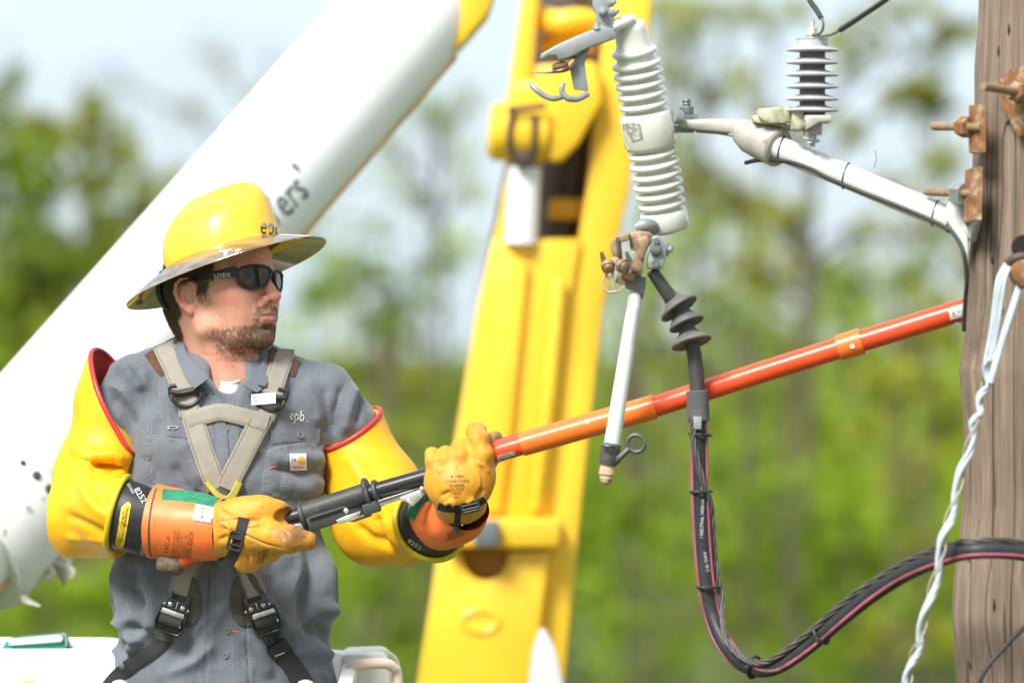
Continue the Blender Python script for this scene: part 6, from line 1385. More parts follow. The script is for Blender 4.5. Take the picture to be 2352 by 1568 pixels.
GLf = [([(1104, 1072), (1108, 1110), (1100, 1150)], 2.2, -.0016), ([(1005, 1075), (1010, 1085), (1018, 1078)], 3, .0015), ([(1010, 1140), (1030, 1130), (1040, 1150)], 5, -.003), ([(1020, 1160), (1035, 1150), (1045, 1165)], 4, .003), ([(1110, 1120), (1095, 1145), (1100, 1160)], 6, -.003), ([(1070, 1155), (1085, 1145), (1095, 1155)], 4, .002), ([(1090, 1062), (1112, 1068), (1125, 1090)], 5, .0015)]
gl2, VG2, QG2 = glove(D(960, 1220, LH-.10), Vector((D(1170, 0).x, 10+LH+.08, D(0, 940).z)), gL, GLf, [(1139, 1005, 24, .9, LH), (1088, 976, 8, .3, LH-.03), (1100, 1000, 6, .3, LH-.05)], None)
T_g1 = bvh((VG1, QG1)); T_g2 = bvh((VG2, QG2)); ink = M('brown_black_stamp', (.06, .03, .015), .6); blackp = M('black_plastic', (.02, .02, .022), .4)
m = MB()
for s_, y, z_s in (('# 1005', 1093, 9.5), ('WEAR OVER', 1104.5, 8.6), ('RUBBER', 1114, 8.6), ('GLOVE', 1123, 8.6), ('SIZE', 1131.5, 8.6), ('10\u00bd', 1141, 8.6)): write(m, s_, z_s, 1050, y, T_g2, -1, xs=1.12, bold=.012, off=.0012)
obj('stamp', m, ink, gl2, None)
m = MB()
for s_, x, y in (('10\u00bd', 569, 1282), ('SIZE', 583, 1281), ('GLOVE', 594, 1279), ('RUBBER', 603, 1277), ('WEAR', 611, 1271)): write(m, s_, 9, x, y, T_g1, 100, xs=1.0, bold=.01, off=.0012)
obj('stamp', m, ink, gl1, None)
m = MB(); dashes(m, [(561, 1190), (560, 1204), (567, 1209), (585, 1208), (600, 1203)], T_g1, 4, 1, 2.2, .0014); dashes(m, [(566, 1188), (590, 1186), (604, 1190)], T_g1, 4, 1, 1.5, .0014); strap(m, [(1105, 1066), (1109, 1090), (1108, 1120), (1101, 1150)], 1.6, T_g2, .0006, 1, 4, 1, .001)
for sp in ([(496, 1196), (530, 1191), (560, 1189)], [(500, 1208), (545, 1214), (580, 1232), (612, 1248), (650, 1258)]): strap(m, sp, 1.5, T_g1, .0006, 1, 4, 1, .001)
obj('reinforcement_seam', m, M('brown_seam', (.28, .15, .05), .7), gl1, None)
# wrist straps with buckles
def wstrap(pts, wd, T, par, bx_, by_, bw, bh, ang, tail):
    m = MB(); strap(m, pts, wd, T, .0028, 5, 3, 6, .004); st = obj('wrist_strap', m, M('black_webbing', (.022, .022, .024), .8, bump=.6, bscale=900, bdist=.0008), par, 50)
    m = MB(); strap(m, tail, wd*.8, T, .004, 4, 3, 8, .001); obj('strap_tail', m, M('black_webbing', (.022, .022, .024), .8), st, 50)
    p, n = hit(T, bx_, by_); ca, sa = math.cos(R(ang)), math.sin(R(ang))
    def P_(u, v, o=.006): return W(bx_+u*ca-v*sa, by_+u*sa+v*ca, p.y-o)
    m = MB(); cr = [P_(-bw/2, -bh/2), P_(bw/2, -bh/2), P_(bw/2, bh/2), P_(-bw/2, bh/2)]
    for a, b in zip(cr, cr[1:]+cr[:1]): tube(m, [a, b], .0026, 8, 1)
    for q in (-.18, .22): tube(m, [P_(-bw/2, bh*q, .007), P_(bw/2, bh*q, .007)], .0024, 8, 1)
    obj('buckle', m, blackp, st, 60)
wstrap([(560, 1188), (554, 1215), (547, 1240), (538, 1270), (526, 1292)], 25, T_g1, gl1, 541, 1243, 30, 40, 14, [(538, 1262), (524, 1285), (502, 1292)])
wstrap([(1006, 1162), (1030, 1168), (1062, 1167), (1090, 1160), (1114, 1146)], 17, T_g2, gl2, 1080, 1163, 38, 22, -14, [(1060, 1168), (1052, 1180), (1050, 1200), (1047, 1226)])
# black rubber gloves and gauntlets
blkrub = M('black_glove_rubber', (.018, .018, .020), .42, var=.25, vscale=20, stain=(.09, .09, .09), sscale=45, sth=.68, swid=.1)
orng = M('orange_vinyl_cuff', (.90, .19, .04), .45, var=.05, vscale=10, bump=.2, bscale=60, bdist=.001, stain=(.6, .17, .05), sscale=25, sth=.68)
green = M('green_suede', (.02, .20, .11), .95, var=.3, vscale=70, bump=.5, bscale=300, bdist=.001)
def cuffmesh(pts, rs, seed, wob=.0016, seg=64, sm=6, squ=1.0):
    m = MB(); tube(m, pts, rs, seg, sm, cap=False); V = np.array([tuple(q) for q in m.v]); Q = np.array(m.f); N_ = vnorm(V, Q); c = V.mean(0)
    if ((V-c)*N_).sum() < 0: Q = Q[:, ::-1]; N_ = -N_
    V = V+N_*(vnoise(V, 16, seed)*wob*2+vnoise(V, 45, seed+1)*wob*.5)[:, None]; return V, Q, N_
def shell(V, Q, N_, th):
    m = MB(); n = len(V); m.v = np.concatenate([V, V-N_*th]); m.f = [tuple(q) for q in Q]+[tuple(int(x)+n for x in q)[::-1] for q in Q]; return m
def cuff(bead, bp_, br_, blackpts, blackr, orp, orr, grn_side, label_dir):
    t = gl1 if grn_side == 0 else gl2
    V, Q, N_ = cuffmesh(blackpts, blackr, 31+grn_side); ib = obj('rubber_cuff', shell(V, Q, N_, .002), blkrub, t, 60); Tb = bvh((V, Q))
    m = MB(); torus(m, bp_, bead, br_, .0052, 72, 12); vv = np.array([tuple(q) for q in m.v]); nn = (vv-np.array(bp_)); nn /= np.linalg.norm(nn, axis=1)[:, None]; m.v = vv+nn*(vnoise(vv, 16, 31+grn_side)*.003)[:, None]
    obj('rolled_bead', m, olive_y, ib, 180)
    V2, Q2, N2 = cuffmesh(orp, orr, 41+grn_side, .0018); og = obj('gauntlet', shell(V2, Q2, N2, .0022), orng, t, 60); To = bvh((V2, Q2))
    return ib, Tb, og, To
B0 = D(272, 1179, -.178); ax0 = (D(345, 1198, -.187)-B0).normalized()
ib, Tb, og, To = cuff(ax0, B0, .0665, [B0-ax0*.004, D(300, 1186, -.181), D(345, 1198, -.187), D(400, 1206, -.197)], [.063, .0625, .059, .054],
    [D(352, 1199, -.190), D(400, 1205, -.199), D(450, 1212, -.210), D(512, 1217, -.225)], [.0635, .0615, .0575, .0525], 0, 0)
m = MB(); strap(m, [(372, 1134), (420, 1138), (470, 1146), (513, 1160)], 26, To, .0018, 5, 4, 2, .003); gp_ = obj('suede_panel', m, green, og, 50)
white_tag = M('grey_white_tag', (.68, .67, .62), .7); wink = M('white_ink', (.6, .62, .63), .6); dink = M('dark_ink', (.10, .05, .03), .6)
m = MB(); poly2d(m, [(449, 1157), (510, 1168), (505, 1204), (443, 1193)], To, .0015, 6); tg = obj('care_tag', m, white_tag, og, None)
m = MB(); write(m, 'USA', 13, 465, 1178, To, 100, bold=.01, off=.0022)
for a in range(24): dashes(m, [(465+12*math.cos(a*PI/12), 1178+12*math.sin(a*PI/12)), (465+12*math.cos((a+1)*PI/12), 1178+12*math.sin((a+1)*PI/12))], To, 2.6, .3, 1.1, .0022, 1)
for i_ in range(4): write(m, 'KUNZ GLOVES', 5, 480+i_*5.5, 1184+i_, To, 100, off=.0022)
obj('tag_print', m, M('grey_ink', (.16, .16, .15), .7), tg, None)
m = MB(); strap(m, [(508, 1203), (505, 1240), (502, 1282)], 2, To, .001, 1, 4, 1, .001)
for s_, x, y, sz in (('KUNZ GLOVE', 434, 1257, 17), ('MADE IN THE USA  SINCE', 423, 1258, 7.5), ('CHICAGO, IL U.S.A.', 414.5, 1256, 9.5), ('RUBBER INSULATING', 406, 1254, 9.5), ('GLOVE PROTECTOR', 397.5, 1253, 9.5), ('14" O.A.L.', 384, 1250, 13.5)): write(m, s_, sz, x, y, To, 96, xs=.82 if sz != 17 else .72, off=.0014)
for x in (441, 427): dashes(m, [(x+2, 1230), (x-4, 1282)], To, 50, 2, 1.1, .0014, 1)
obj('gauntlet_print', m, dink, og, None)
m = MB(); poly2d(m, [(290, 1154), (296, 1152), (301, 1158), (285, 1250), (280, 1257), (269, 1255), (265, 1248), (279, 1164)], Tb, .0012, 6); lb2 = obj('maker_label', m, M('golden_label', (.85, .55, .02), .4), ib, None)
m = MB(); write(m, 'Honeywell', 13, 290, 1186, Tb, 99, xs=.8, bold=.02, off=.0018); write(m, 'SALISBURY', 6.5, 282, 1188, Tb, 99, bold=.015, off=.0018); write(m, 'ELECTRIFLEX', 8.5, 282, 1222, Tb, 99, xs=.85, off=.0018); write(m, 'ANSI/ASTM CLASS 2', 4.5, 276, 1216, Tb, 99, off=.0018); write(m, 'TYPE 1 MADE IN USA', 4.5, 271, 1216, Tb, 99, off=.0018); write(m, '10\u00bd', 15, 273, 1245, Tb, 99, bold=.02, off=.0018)
obj('maker_print', m, M('black_ink', (.02, .02, .02), .5), lb2, None)
m = MB(); write(m, '8252', 19, 322, 1137, Tb, 58, bold=.03, off=.0015); write(m, '221547', 9, 300, 1122, Tb, 62, off=.0015); write(m, 'TESTED 20KVAC  01/29/20', 11, 331, 1225, Tb, 97, xs=.95, off=.0015); obj('test_print', m, wink, ib, None)
m = MB(); dashes(m, [(355, 1122), (344, 1165), (339, 1215), (342, 1262), (347, 1276)], To, 3, 2, 1.4, .0015); dashes(m, [(507, 1210), (503, 1280)], To, 3, 2.5, 1.4, .0012); obj('hem_stitching', m, M('pale_stitching', (.5, .52, .53), .8), og, None)
m = MB(); strap(m, [(358, 1120), (347, 1165), (341, 1215), (343, 1262), (348, 1277)], 4, To, .0016, 2, 4, 1, .002); obj('brown_hem', m, M('brown_binding', (.10, .05, .035), .7), og, 50)
B1 = D(990, 1199, -.19); ax1 = (D(1058, 1160, -.31)-B1).normalized()
ib2, Tb2, og2, To2 = cuff(ax1, B1, .0650, [B1-ax1*.004, D(1000, 1192, -.215), D(1030, 1175, -.26), D(1056, 1162, -.305)], [.0605, .057, .046, .036],
    [D(1005, 1187, -.212), D(1024, 1182, -.240), D(1048, 1174, -.272), D(1066, 1160, -.302)], [.0575, .0590, .0565, .0465], 1, 0)
m = MB(); strap(m, [(1003, 1142), (975, 1140), (955, 1160), (942, 1190)], 24, To2, .0018, 5, 4, 2, .003); obj('suede_panel', m, green, og2, 50)
m = MB()
for s_, x, y, sz in (('KUNZ GLOVE', 1052, 1218, 11), ('CHICAGO, IL U.S.A.', 1048, 1225, 6), ('RUBBER INSULATING', 1046, 1230, 6), ('GLOVE PROTECTOR', 1044, 1235, 6)): write(m, s_, sz, x, y, To2, -18, xs=.8, off=.0014)
obj('gauntlet_print', m, dink, og2, None)
m = MB(); write(m, '8252', 14, 952, 1250, Tb2, 35, bold=.01, off=.0015, xs=1.3); obj('test_print', m, wink, ib2, None)
# short rubber ruff of the sleeve tucked behind the right-hand bead
# ------------------------------------------------------------------ hot stick
def SY(px): return 9.745-(px-640)*.000155
def SP(px, py, o=0): return W(px, py, SY(px)+o)
hs = thing('hot_stick', SP(640, 1195), 'long orange and red telescoping insulated stick held in both hands, black handle section', 'hot stick')
redfg = M('red_orange_fibreglass', (.74, .075, .02), .30, var=.10, vscale=12, coat=.25, stain=(.35, .06, .03), sscale=30, sth=.63, swid=.1)
orfg = M('orange_sleeve_plastic', (.88, .17, .022), .32, var=.06, vscale=12, coat=.2, stain=(.5, .2, .08), sscale=30, sth=.70, swid=.1)
hblk = M('worn_black_grip', (.04, .042, .043), .5, var=.25, vscale=30, bump=.5, bscale=260, bdist=.0009, stain=(.13, .13, .10), sscale=22, sth=.62, swid=.15)
chan = M('worn_aluminium_channel', (.62, .60, .56), .35, metal=.7, var=.15, vscale=60)
SA, SB = (640, 1196), (2232, 705)
def SC(px):  # centre line of the stick on the photo, slightly bowed
    return float(np.interp(px, [380, 640, 700, 870, 985, 1160, 1350, 1505, 1750, 1950, 2232], [1290, 1196, 1181, 1126, 1093, 1032, 978, 934, 855, 792, 705]))
def seg_(a, b, r0, r1, name, mat, n=12, par=hs, sm=60, seg=32, o=0):
    m = MB(); tube(m, [SP(a+(b-a)*i/n, SC(a+(b-a)*i/n), o) for i in range(n+1)], [r0+(r1-r0)*i/n for i in range(n+1)], seg, 1); return obj(name, m, mat, par, sm), m
t_, mr = seg_(1120, 1225, .0175, .0175, 'lower_tube', redfg); T_r0 = bvh((np.array([tuple(q) for q in mr.v]), mr.f))
t2_, m2_ = seg_(1200, 1507, .0200, .0204, 'sliding_collar', orfg)
t3_, m3_ = seg_(1490, 2222, .0176, .0190, 'upper_tube', redfg, 40); T_r1 = bvh((np.array([tuple(q) for q in m3_.v]), m3_.f))
seg_(1927, 1982, .0222, .0222, 'clasp_ring', orfg)
rdg = M('red_ridge', (.62, .06, .02), .5, var=.1, vscale=20); org = M('orange_ridge', (.80, .17, .025), .55, var=.1, vscale=20)
for a, b, nm, mt, rr, oo in ((1210, 1500, 'top_ridge', org, .006, -.0), (1505, 2220, 'top_ridge', rdg, .0055, 0), (1140, 1206, 'top_ridge', rdg, .0055, 0), (1932, 1976, 'ring_lug', orfg, .008, 0)):
    m = MB(); hh = 22 if a < 1505 else 19.5; tube(m, [SP(a+(b-a)*i/20, SC(a+(b-a)*i/20)-hh*.98, .004) for i in range(21)], rr, 10, 1); obj(nm, m, mt, hs, 60)
for x, y in ((1348, 968), (1958, 795)):
    m = MB(); p = SP(x, y, -.020 if x < 1500 else -.0215); lathe(m, p, p+Vector((0, -.0015, 0)), [(0, .0042), (.7, .004), (1, .002)], 16); obj('rivet', m, M('pale_rivet', (.75, .70, .66), .4), hs)
m = MB(); poly2d(m, [(1142, 1046), (1183, 1035), (1185, 1051), (1144, 1062)], T_r0, .0008, 6); lbx = obj('address_label', m, white_tag, hs, None)
m = MB(); write(m, 'gantown, WV', 8, 1168, 1042, T_r0, -15, bold=.01, off=.0014); write(m, '(304) 296-2810', 6.5, 1166, 1051, T_r0, -15, bold=.01, off=.0014); obj('label_print', m, dink, lbx, None)
m = MB(); poly2d(m, [(2178, 710), (2219, 698), (2219, 725), (2183, 735)], T_r1, .0008, 6); lbx = obj('end_label', m, white_tag, hs, None)
m = MB(); write(m, 'IIIII', 9, 2190, 721, T_r1, 75, off=.0014); write(m, '10 / 22', 8, 2208, 713, T_r1, -17, off=.0014); obj('label_print', m, dink, lbx, None)
m = MB(); p = SP(2204, 744); box(m, p, (.02, .012, .006), Matrix.Rotation(.3, 3, 'Y'), .001); obj('end_hook', m, chan, hs)
# black inner tube, grip and channel
seg_(560, 1012, .0152, .0150, 'inner_tube', M('glossy_black_tube', (.018, .019, .022), .25, coat=.3), 16)
hp = [(694, 1186), (706, 1183), (712, 1180), (850, 1134), (858, 1130), (872, 1126)]
m = MB(); tube(m, [SP(700+(148*i/10), SC(700+148*i/10)-3, -.002) for i in range(11)], [.0185]*11, 28, 1); obj('grip_body', m, hblk, hs, 60)
def slab(poly, y0, y1, nm, mt, bev=.002, par=hs):
    m = MB(); cx_ = sum(p[0] for p in poly)/len(poly); prism(m, poly, SY(cx_)+y0, SY(cx_)+y1, bev); return obj(nm, m, mt, par)
slab([(700, 1190), (852, 1141), (864, 1172), (712, 1222)], -.014, .014, 'grip_base', hblk, .004)
slab([(708, 1187), (846, 1143), (848, 1149), (710, 1194)], -.020, -.012, 'grip_rib', hblk, .0015)
d_ = (SP(870, SC(870))-SP(690, SC(690))).normalized()
for x, r, th in ((699, .026, .008), (848, .0235, .008), (866, .0225, .008)):
    m = MB(); c = SP(x, SC(x)+3, 0); lathe(m, c-d_*th*.5, c+d_*th*.5, [(0, r*.92), (.2, r), (.8, r), (1, r*.92)], 36); obj('grip_flange', m, hblk, hs)
m = MB(); c = SP(843, 1112, 0); torus(m, SP(843, 1126), d_, .0185, .0045, 32, 10); obj('grip_lip', m, hblk, hs)
slab([(664, 1208), (694, 1199), (700, 1212), (672, 1222)], -.010, .006, 'channel', chan, .001)
slab([(868, 1149), (990, 1110), (993, 1124), (874, 1162)], -.010, .008, 'channel', chan, .001)
slab([(866, 1151), (988, 1112), (989, 1116), (868, 1155)], -.013, -.009, 'channel', M('dark_channel_groove', (.12, .12, .12), .5, metal=.5), .0004)
m = MB()
for i_ in range(9): box(m, SP(676+i_*2.6, 1213-i_*.9, -.012), (.0012, .003, .007), Matrix.Rotation(-.3, 3, 'Y'))
obj('spring', m, chan, hs)
slab([(830, 1160), (872, 1146), (876, 1173), (836, 1186)], -.018, .014, 'latch_housing', hblk, .002)
slab([(771, 1194), (793, 1185), (829, 1172), (826, 1182), (800, 1198), (778, 1203)], -.024, -.018, 'lever', chan, .001)
slab([(800, 1198), (830, 1184), (857, 1181), (851, 1186), (812, 1199)], -.02, -.01, 'trigger', hblk, .001)
for x, y, o in ((795, 1172.5, -.019), (969.5, 1122.5, -.022)):
    m = MB(); p = SP(x, y, o); lathe(m, p, p+Vector((0, -.003, 0)), [(0, .0045), (.5, .0042), (1, .0018)], 18); obj('pivot_pin', m, chan, hs)
slab([(918, 1142), (965, 1124), (984, 1113), (985, 1124), (972, 1138), (962, 1150), (948, 1162), (941, 1158), (944, 1146), (924, 1153)], -.022, -.014, 'lever', chan, .001)
slab([(938, 1142), (952, 1160), (946, 1163), (932, 1150)], -.026, -.022, 'lever', chan, .0008)
slab([(874, 1156), (882, 1154), (884, 1160), (876, 1163)], -.014, -.004, 'latch_tooth', hblk, .0005)
# base end that shows under the forearm
m = MB(); tube(m, [SP(412, 1290), SP(450, 1272), SP(500, 1254), SP(560, 1228)], .0125, 16, 4); obj('base_tube', m, M('red_orange_fibreglass', (.72, .065, .02), .22), hs, 60)
m = MB(); lathe(m, SP(361, 1288), SP(418, 1300), [(0, .004), (.04, .012), (.15, .0165), (.5, .018), (.9, .0165), (1, .013)], 28); vv = np.array([tuple(q) for q in m.v]); m.v = vv+(np.stack([vnoise(vv, 200, 1), vnoise(vv, 200, 2), vnoise(vv, 200, 3)], 1)*.0012); obj('base_cap', m, M('scuffed_brown_rubber', (.13, .09, .065), .9, var=.4, vscale=90, stain=(.32, .27, .2), sscale=90, sth=.55, bump=.8, bscale=300, bdist=.001), hs, 60)

# ------------------------------------------------------------------ harness
hr = obj('harness', (lambda m: strap(m, [(430, 966), (465, 955), (507, 946), (552, 955), (615, 972)], 40, T_bs, .010, 6, 5, 14, .006))(MB()), M('worn_tan_webbing', (.285, .265, .222), .9, var=.10, vscale=12, bump=.7, bscale=900, bdist=.0012, stain=(.22, .19, .15), sscale=26, sth=.60, swid=.2, stretch=(1, 1, 1)), person, 50)
tan = hr.data.materials[0]; drk = M('dark_dirty_webbing', (.075, .068, .055), .9, var=.3, vscale=60, bump=.6, bscale=700, bdist=.001)
pad = M('brown_fleece_pad', (.10, .05, .03), 1.0, var=.3, vscale=90, bump=1, bscale=400, bdist=.002)
bw_ = M('black_webbing', (.016, .016, .018), .8, bump=.6, bscale=900, bdist=.0008)
dst = M('dark_stitching', (.05, .05, .045), .8); seam = MB(); Ts = []
def hstrap(pts, wd, mat=tan, off=.006, nm='strap', st=True, sm=12, T=None, sink=.004):
    m = MB(); strap(m, pts, wd, T or T_bs, off, 6, 5, sm, sink); o = obj(nm, m, mat, hr, 50); tt = bvh((np.array([tuple(q) for q in m.v]), m.f)); Ts.append(tt)
    if st:
        P_ = crom([Vector((x, y, 0)) for x, y in pts], 6); q1, q2 = [], []
        for i, p in enumerate(P_):
            a = P_[min(i+1, len(P_)-1)]-P_[max(0, i-1)]; n = Vector((-a.y, a.x, 0)).normalized()*(wd/2-5); q1.append((p.x+n.x, p.y+n.y)); q2.append((p.x-n.x, p.y-n.y))
        for qq in (q1, q2): sm2 = MB(); dashes(sm2, qq, tt, 4, 2.4, 1.3, .0012, 1); obj('stitch_row', sm2, dst, o, None)
    return tt
hstrap([(344, 806), (362, 832), (384, 858)], 30, pad, .005, 'shoulder_pad', False); hstrap([(402, 782), (412, 800), (424, 824)], 18, pad, .006, 'shoulder_pad', False)
hstrap([(632, 800), (625, 812), (620, 840)], 16, pad, .006, 'shoulder_pad', False); hstrap([(682, 826), (676, 842), (668, 864)], 18, pad, .005, 'shoulder_pad', False)
tL = hstrap([(374, 790), (384, 812), (405, 856), (425, 908), (437, 952)], 50, off=.010)
tR = hstrap([(653, 800), (650, 820), (634, 868), (620, 920), (606, 960)], 48, off=.010)
tL2 = hstrap([(440, 950), (452, 990), (468, 1040), (487, 1092), (500, 1120)], 50, off=.007)
tR2 = hstrap([(604, 955), (585, 990), (560, 1040), (534, 1090), (520, 1122)], 50, off=.009)
dashes(seam, [(420, 984), (465, 972), (507, 962), (552, 971), (612, 990)], Ts[-1], 4, 2.4, 1.5, .0012)
tD1 = hstrap([(452, 1262), (436, 1291), (422, 1325), (410, 1364)], 50, off=.007); tD2 = hstrap([(556, 1262), (566, 1300), (577, 1335), (588, 1368)], 50, off=.007)
hstrap([(512, 1096), (512, 1120), (512, 1150)], 34, drk, .006, 'centre_strap', False)
yt = M('dirty_lime_tape', (.38, .37, .06), .9, var=.2, vscale=50, stain=(.2, .19, .06), sscale=45, sth=.6)
hstrap([(474, 1106), (486, 1122), (502, 1138), (520, 1147)], 15, yt, .015, 'lime_keeper', False, 3); hstrap([(550, 1106), (543, 1122), (534, 1138), (520, 1150)], 18, yt, .015, 'lime_keeper', False, 3)
obj('stitch_row', seam, dst, hr, None)
T_h = None
def bframe(pts3, r): return tube(MB(), pts3, r, 10, 5)
def PD(T, x, y, o): p, n = hit(T, x, y); return W(x, y, (p.y if p is not None else 9.87)-o)
for (T, cx_, cy_, ang, nm) in ((tL, 426, 893, -7, ''), (tR, 622, 904, 12, '')):
    ca, sa = math.cos(R(ang)), math.sin(R(ang))
    def Q_(u, v, o=.006, T=T, cx_=cx_, cy_=cy_, ca=ca, sa=sa): p, n = hit(T, cx_, cy_); return W(cx_+u*ca-v*sa, cy_+u*sa+v*ca, p.y-o)
    m = MB()
    for a, b in (((-36, -8), (-36, 14)), ((36, -14), (36, 12)), ((-36, 12), (36, 10)), ((-36, -10), (-20, -10)), ((36, -14), (14, -14))): tube(m, [Q_(*a, .011), Q_(*b, .011)], .0036, 8, 1)
    tube(m, [Q_(-36, 2, .012), Q_(-14, 8, .013), Q_(14, 6, .013), Q_(36, 2, .012)], .0042, 8, 4); bkl = obj('slide_buckle', m, blackp, hr, 60)
    m = MB(); tube(m, [Q_(-33, 10, .011)]+[Q_(35*math.cos(R(a)), 10+30*math.sin(R(a)), .013) for a in range(165, 10, -15)]+[Q_(33, 10, .011)], .0036, 10, 2); obj('lanyard_ring', m, blackp, bkl, 60)
    m = MB(); tube(m, [Q_(-24, -1, .0075), Q_(24, -4, .0075)], .0055, 10, 1); obj('webbing_fold', m, tan, bkl, 60)
wt = MB(); c0 = PD(tR, 604, 915, .017)
for i in range(9):
    for j in range(5): x = 577+i*7; y = 903+j*6.2-(i-4)*.6; wt.v.append(W(x, y, c0.y+.006*math.sin(i*.5)-.001*j))
wt.f = [(i*5+j, (i+1)*5+j, (i+1)*5+j+1, i*5+j+1) for i in range(8) for j in range(4)]
T_wt = bvh((np.array([tuple(q) for q in wt.v]), wt.f)); wtag = obj('white_tag', wt, M('clean_white_tag', (.8, .8, .82), .6), hr, 180)
m = MB(); write(m, 'Park Lanyard Here', 6.6, 605, 911, T_wt, -3, bold=.01, off=.0008); write(m, 'See Instructions', 6.6, 605, 919, T_wt, -3, bold=.01, off=.0008); obj('tag_print', m, M('blue_black_ink', (.05, .06, .10), .6), wtag, None)
# cobra style buckles on dark pads
gun = M('gunmetal', (.06, .06, .065), .32, metal=.8, var=.2, vscale=50, stain=(.3, .27, .24), sscale=60, sth=.66, swid=.06); brt = M('scratched_silver', (.55, .53, .49), .32, metal=.85, var=.2, vscale=70)
T_sh2 = T_bs
for (cx_, cy_, ang, px0, py0, fx, fy) in ((408, 1384, 19, 425, 1378, 392, 1421), (588, 1386, -19, 566, 1376, 610, 1422)):
    pm = MB(); poly2d(pm, [(px0+38*math.cos(R(a)), py0+62*math.sin(R(a))) for a in range(0, 360, 15)], T_sh2, .004, 7); obj('backing_pad', pm, drk, hr, 60)
    ca, sa = math.cos(R(ang)), math.sin(R(ang)); p, n = hit(T_sh2, cx_, cy_); yb_ = p.y-.014
    def Q2(u, v, o=0, c=(cx_, cy_)): return (c[0]+u*ca-v*sa, c[1]+u*sa+v*ca)
    def pr2(pl, o0, o1, bev, nm, mt, c=(cx_, cy_), par=None): m = MB(); prism(m, [Q2(u, v, c=c) for u, v in pl], yb_-o1, yb_-o0, bev); return obj(nm, m, mt, par or hr)
    up_ = pr2([(-26, -20), (-16, -24), (-16, -6), (16, -6), (16, -24), (26, -20), (28, 2), (22, 16), (14, 22), (-14, 22), (-22, 16), (-28, 2)], -.002, .004, .0015, 'buckle_plate', gun)
    for u in (-15, 15):
        m = MB(); c = W(*Q2(u, 8), yb_-.004); lathe(m, c, c+Vector((0, -.003, 0)), [(0, .0042), (.5, .004), (1, .0015)], 16); obj('rivet', m, brt, up_)
    pr2([(-1, -2), (1.2, -2), (1.2, 14), (-1, 14)], .004, .005, .0003, 'centre_slot', brt, par=up_)
    for s_ in (-1, 1): pr2([(s_*26, 6), (s_*33, 10), (s_*26, 15)], .0, .006, .0006, 'side_button', brt, par=up_)
    lowc = (fx, fy)
    fr = MB(); cr = [Q2(u, v, c=lowc) for u, v in ((-30, -26), (30, -26), (33, 10), (28, 32), (-28, 32), (-33, 10))]; P3 = [W(x, y, yb_-.002) for x, y in cr]
    lw = pr2([(-31, -24), (-24, -30), (24, -30), (31, -24), (33, 12), (28, 30), (-28, 30), (-33, 12)], -.004, .0, .002, 'buckle_frame', gun, c=lowc)
    tube(fr, P3+[P3[0]], .0026, 10, 1); obj('frame_edge', fr, gun, lw, 60)
    pr2([(-26, -20), (26, -20), (28, -8), (-28, -8)], .0, .006, .001, 'silver_bar', brt, c=lowc, par=lw)
    m = MB(); tube(m, [W(*Q2(-25, 6, c=lowc), yb_-.005), W(*Q2(25, 6, c=lowc), yb_-.005)], .0095, 16, 1); obj('webbing_roll', m, bw_, lw, 60)
    m = MB(); c = W(*Q2(24, 10, c=lowc), yb_-.006); lathe(m, c, c+Vector((0, -.006, 0)), [(0, .004), (1, .003)], 12); obj('pin_head', m, brt, lw)
hstrap([(378, 1450), (372, 1470)], 42, drk, .008, 'frayed_stub', False, 3); hstrap([(385, 1462), (350, 1494), (305, 1524), (262, 1562), (235, 1600)], 36, bw_, .006, 'leg_webbing', False)
hstrap([(622, 1454), (638, 1482)], 44, M('black_tape', (.015, .015, .017), .3), .010, 'taped_joint', False, 2); hstrap([(634, 1478), (650, 1502)], 50, bw_, .014, 'keeper_loop', False, 2); hstrap([(640, 1492), (664, 1522), (688, 1556), (712, 1600)], 48, bw_, .007, 'leg_webbing', False)
m = MB(); dashes(m, [(632, 1506), (668, 1492)], Ts[-2], 5, 1, 3, .001, 1); dashes(m, [(378, 1466), (390, 1472)], Ts[-3], 6, 2, 3, .012, 1); obj('frayed_thread', m, M('frayed_cream_thread', (.5, .45, .35), .9), hr, None)

# ------------------------------------------------------------------ bucket and what hangs on it
bkm = M('white_gelcoat', (.80, .79, .75), .35, var=.04, vscale=4, stain=(.48, .42, .33), sscale=30, sth=.70, swid=.06, coat=.2)
bk2 = thing('lift_bucket', W(420, 3000, 10.0), 'white fibreglass lift bucket around the worker, rim just visible', 'bucket')
x0, x1 = W(-120, 0, 10.3).x, W(806, 0, 10.3).x
def rimz(y): return CZ-(1576-784)*K*9.72+(y-9.72)*(W(0, 1489, 10.34).z-(CZ-(1576-784)*K*9.72))/(10.34-9.72)
m = MB(); ring = []
def rrect(cx, cy, hx, hy, r, n=8):
    o = []
    for q, (sx, sy) in enumerate(((1, 1), (-1, 1), (-1, -1), (1, -1))):
        for k in range(n+1): a = PI/2*q+PI/2*k/n; o.append((cx+sx*(hx-r)+r*math.cos(a), cy+sy*(hy-r)+r*math.sin(a)))
    return o
cxb, cyb, hx, hy = (x0+x1)/2, 10.03, (x1-x0)/2, .31
prof = [(0.0, -1.15, -.06), (0, -.05, 0), (.012, -.045, 0), (.018, -.02, 0), (.016, -.004, 0), (.006, 0, 0), (-.008, -.003, 0), (-.012, -.03, 0), (-.012, -1.13, -.06), ]
rows = []
for off, dz, sh in prof: rows.append([(x, y, rimz(y)+dz) for x, y in rrect(cxb, cyb, hx+off+sh, hy+off+sh, .09)])
n = len(rows[0]); m.v = [q for r in rows for q in r]
for i in range(len(rows)-1):
    for k in range(n): k2 = (k+1) % n; m.f.append((i*n+k, i*n+k2, (i+1)*n+k2, (i+1)*n+k))
m.f.append(tuple(range(n))[::-1]); m.f.append(tuple((len(rows)-1)*n+k for k in range(n)))
obj('bucket_shell', m, bkm, bk2, 50)
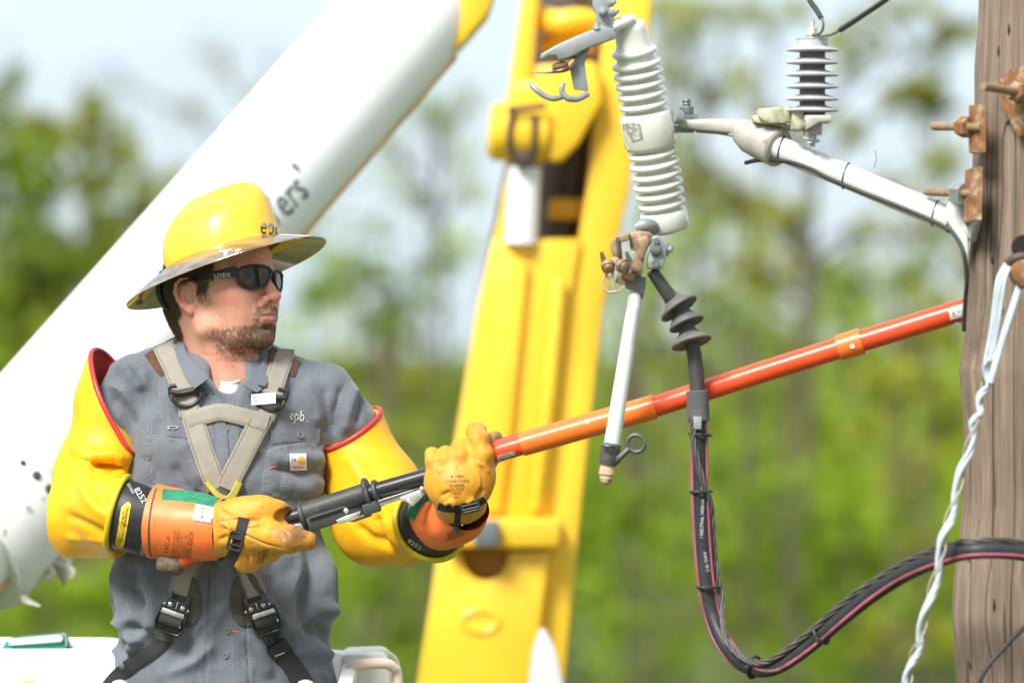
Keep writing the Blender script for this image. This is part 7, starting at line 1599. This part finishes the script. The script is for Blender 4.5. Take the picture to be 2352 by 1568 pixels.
m = MB(); prism(m, [(-160, 1465), (252, 1466), (300, 1475), (300, 1640), (-160, 1640)], 10.40, 10.46, .01); obj('back_ledge', m, M('pale_green_grey_gelcoat', (.62, .66, .62), .5, var=.05, stain=(.42, .46, .42), sscale=20, sth=.6), bk2)
m = MB(); prism(m, [(780, 1500), (880, 1496), (896, 1520), (905, 1660), (780, 1660)], 10.10, 10.32, .02); obj('corner_block', m, bkm, bk2)
m = MB(); tube(m, [W(0, 1560, 9.74), W(60, 1566, 9.74)], .012, 10, 2); 
gb = thing('tool_pouch_lid', W(70, 1490, 10.36), 'glossy green plastic box lying on the bucket ledge at lower left', 'box')
m = MB(); prism(m, [(2, 1492), (14, 1470), (36, 1464), (140, 1455), (149, 1462), (152, 1492)], 10.345, 10.42, .008); obj('lid', m, M('translucent_green_plastic', (.02, .26, .20), .2, coat=.5, var=.1, vscale=14), gb)
m = MB(); prism(m, [(22, 1468), (138, 1457), (146, 1466), (140, 1474), (20, 1482)], 10.338, 10.346, .002); obj('label', m, M('pale_label_film', (.72, .78, .76), .3), gb)
m = MB(); lathe(m, W(161, 1492, 10.37), W(161, 1483, 10.37), [(0, .006), (1, .005)], 12); obj('peg', m, M('translucent_green_plastic', (.02, .26, .20), .2), gb)
def handle(pts, r, nm, lb, mt):
    m = MB(); tube(m, [W(*q) for q in pts], r, 16, 6); return obj(nm, m, mt, None, 60, label=lb, cat='handle')
hb1 = handle([(797, 1680, 10.14), (791, 1560, 10.14), (800, 1522, 10.14), (828, 1506, 10.14), (872, 1501, 10.15), (897, 1508, 10.16), (910, 1535, 10.17), (913, 1600, 10.17), (916, 1680, 10.17)], .0085, 'grab_rail', 'pale green-white tube rail, the taller of two at the bucket corner', M('lime_stained_gelcoat', (.72, .71, .55), .4, var=.1, vscale=20, stain=(.50, .50, .10), sscale=18, sth=.55, swid=.2))
hb2 = handle([(797, 1680, 10.04), (795, 1570, 10.04), (801, 1540, 10.04), (820, 1527, 10.04), (880, 1523, 10.05), (902, 1532, 10.06), (913, 1556, 10.07), (914, 1680, 10.07)], .0095, 'grab_rail', 'pinkish cream tube rail, the lower front one at the bucket corner', M('pinkish_cream_paint', (.84, .66, .54), .45, var=.05, stain=(.45, .28, .18), sscale=60, sth=.7, swid=.05))
for x in (275, 702): m = MB(); lathe(m, W(x, 1600, 9.70), W(x, 1560, 9.70), [(0, .016), (.7, .016), (.9, .012), (1, .004)], 20); obj('rim_knob', m, M('beige_knob', (.62, .50, .38), .5), bk2, 60)
m = MB(); lathe(m, W(65, 1600, 9.70), W(65, 1562, 9.70), [(0, .02), (.7, .02), (.9, .014), (1, .004)], 20); obj('rim_plug', m, M('yellow_plug', (.8, .6, .08), .5), bk2, 60)
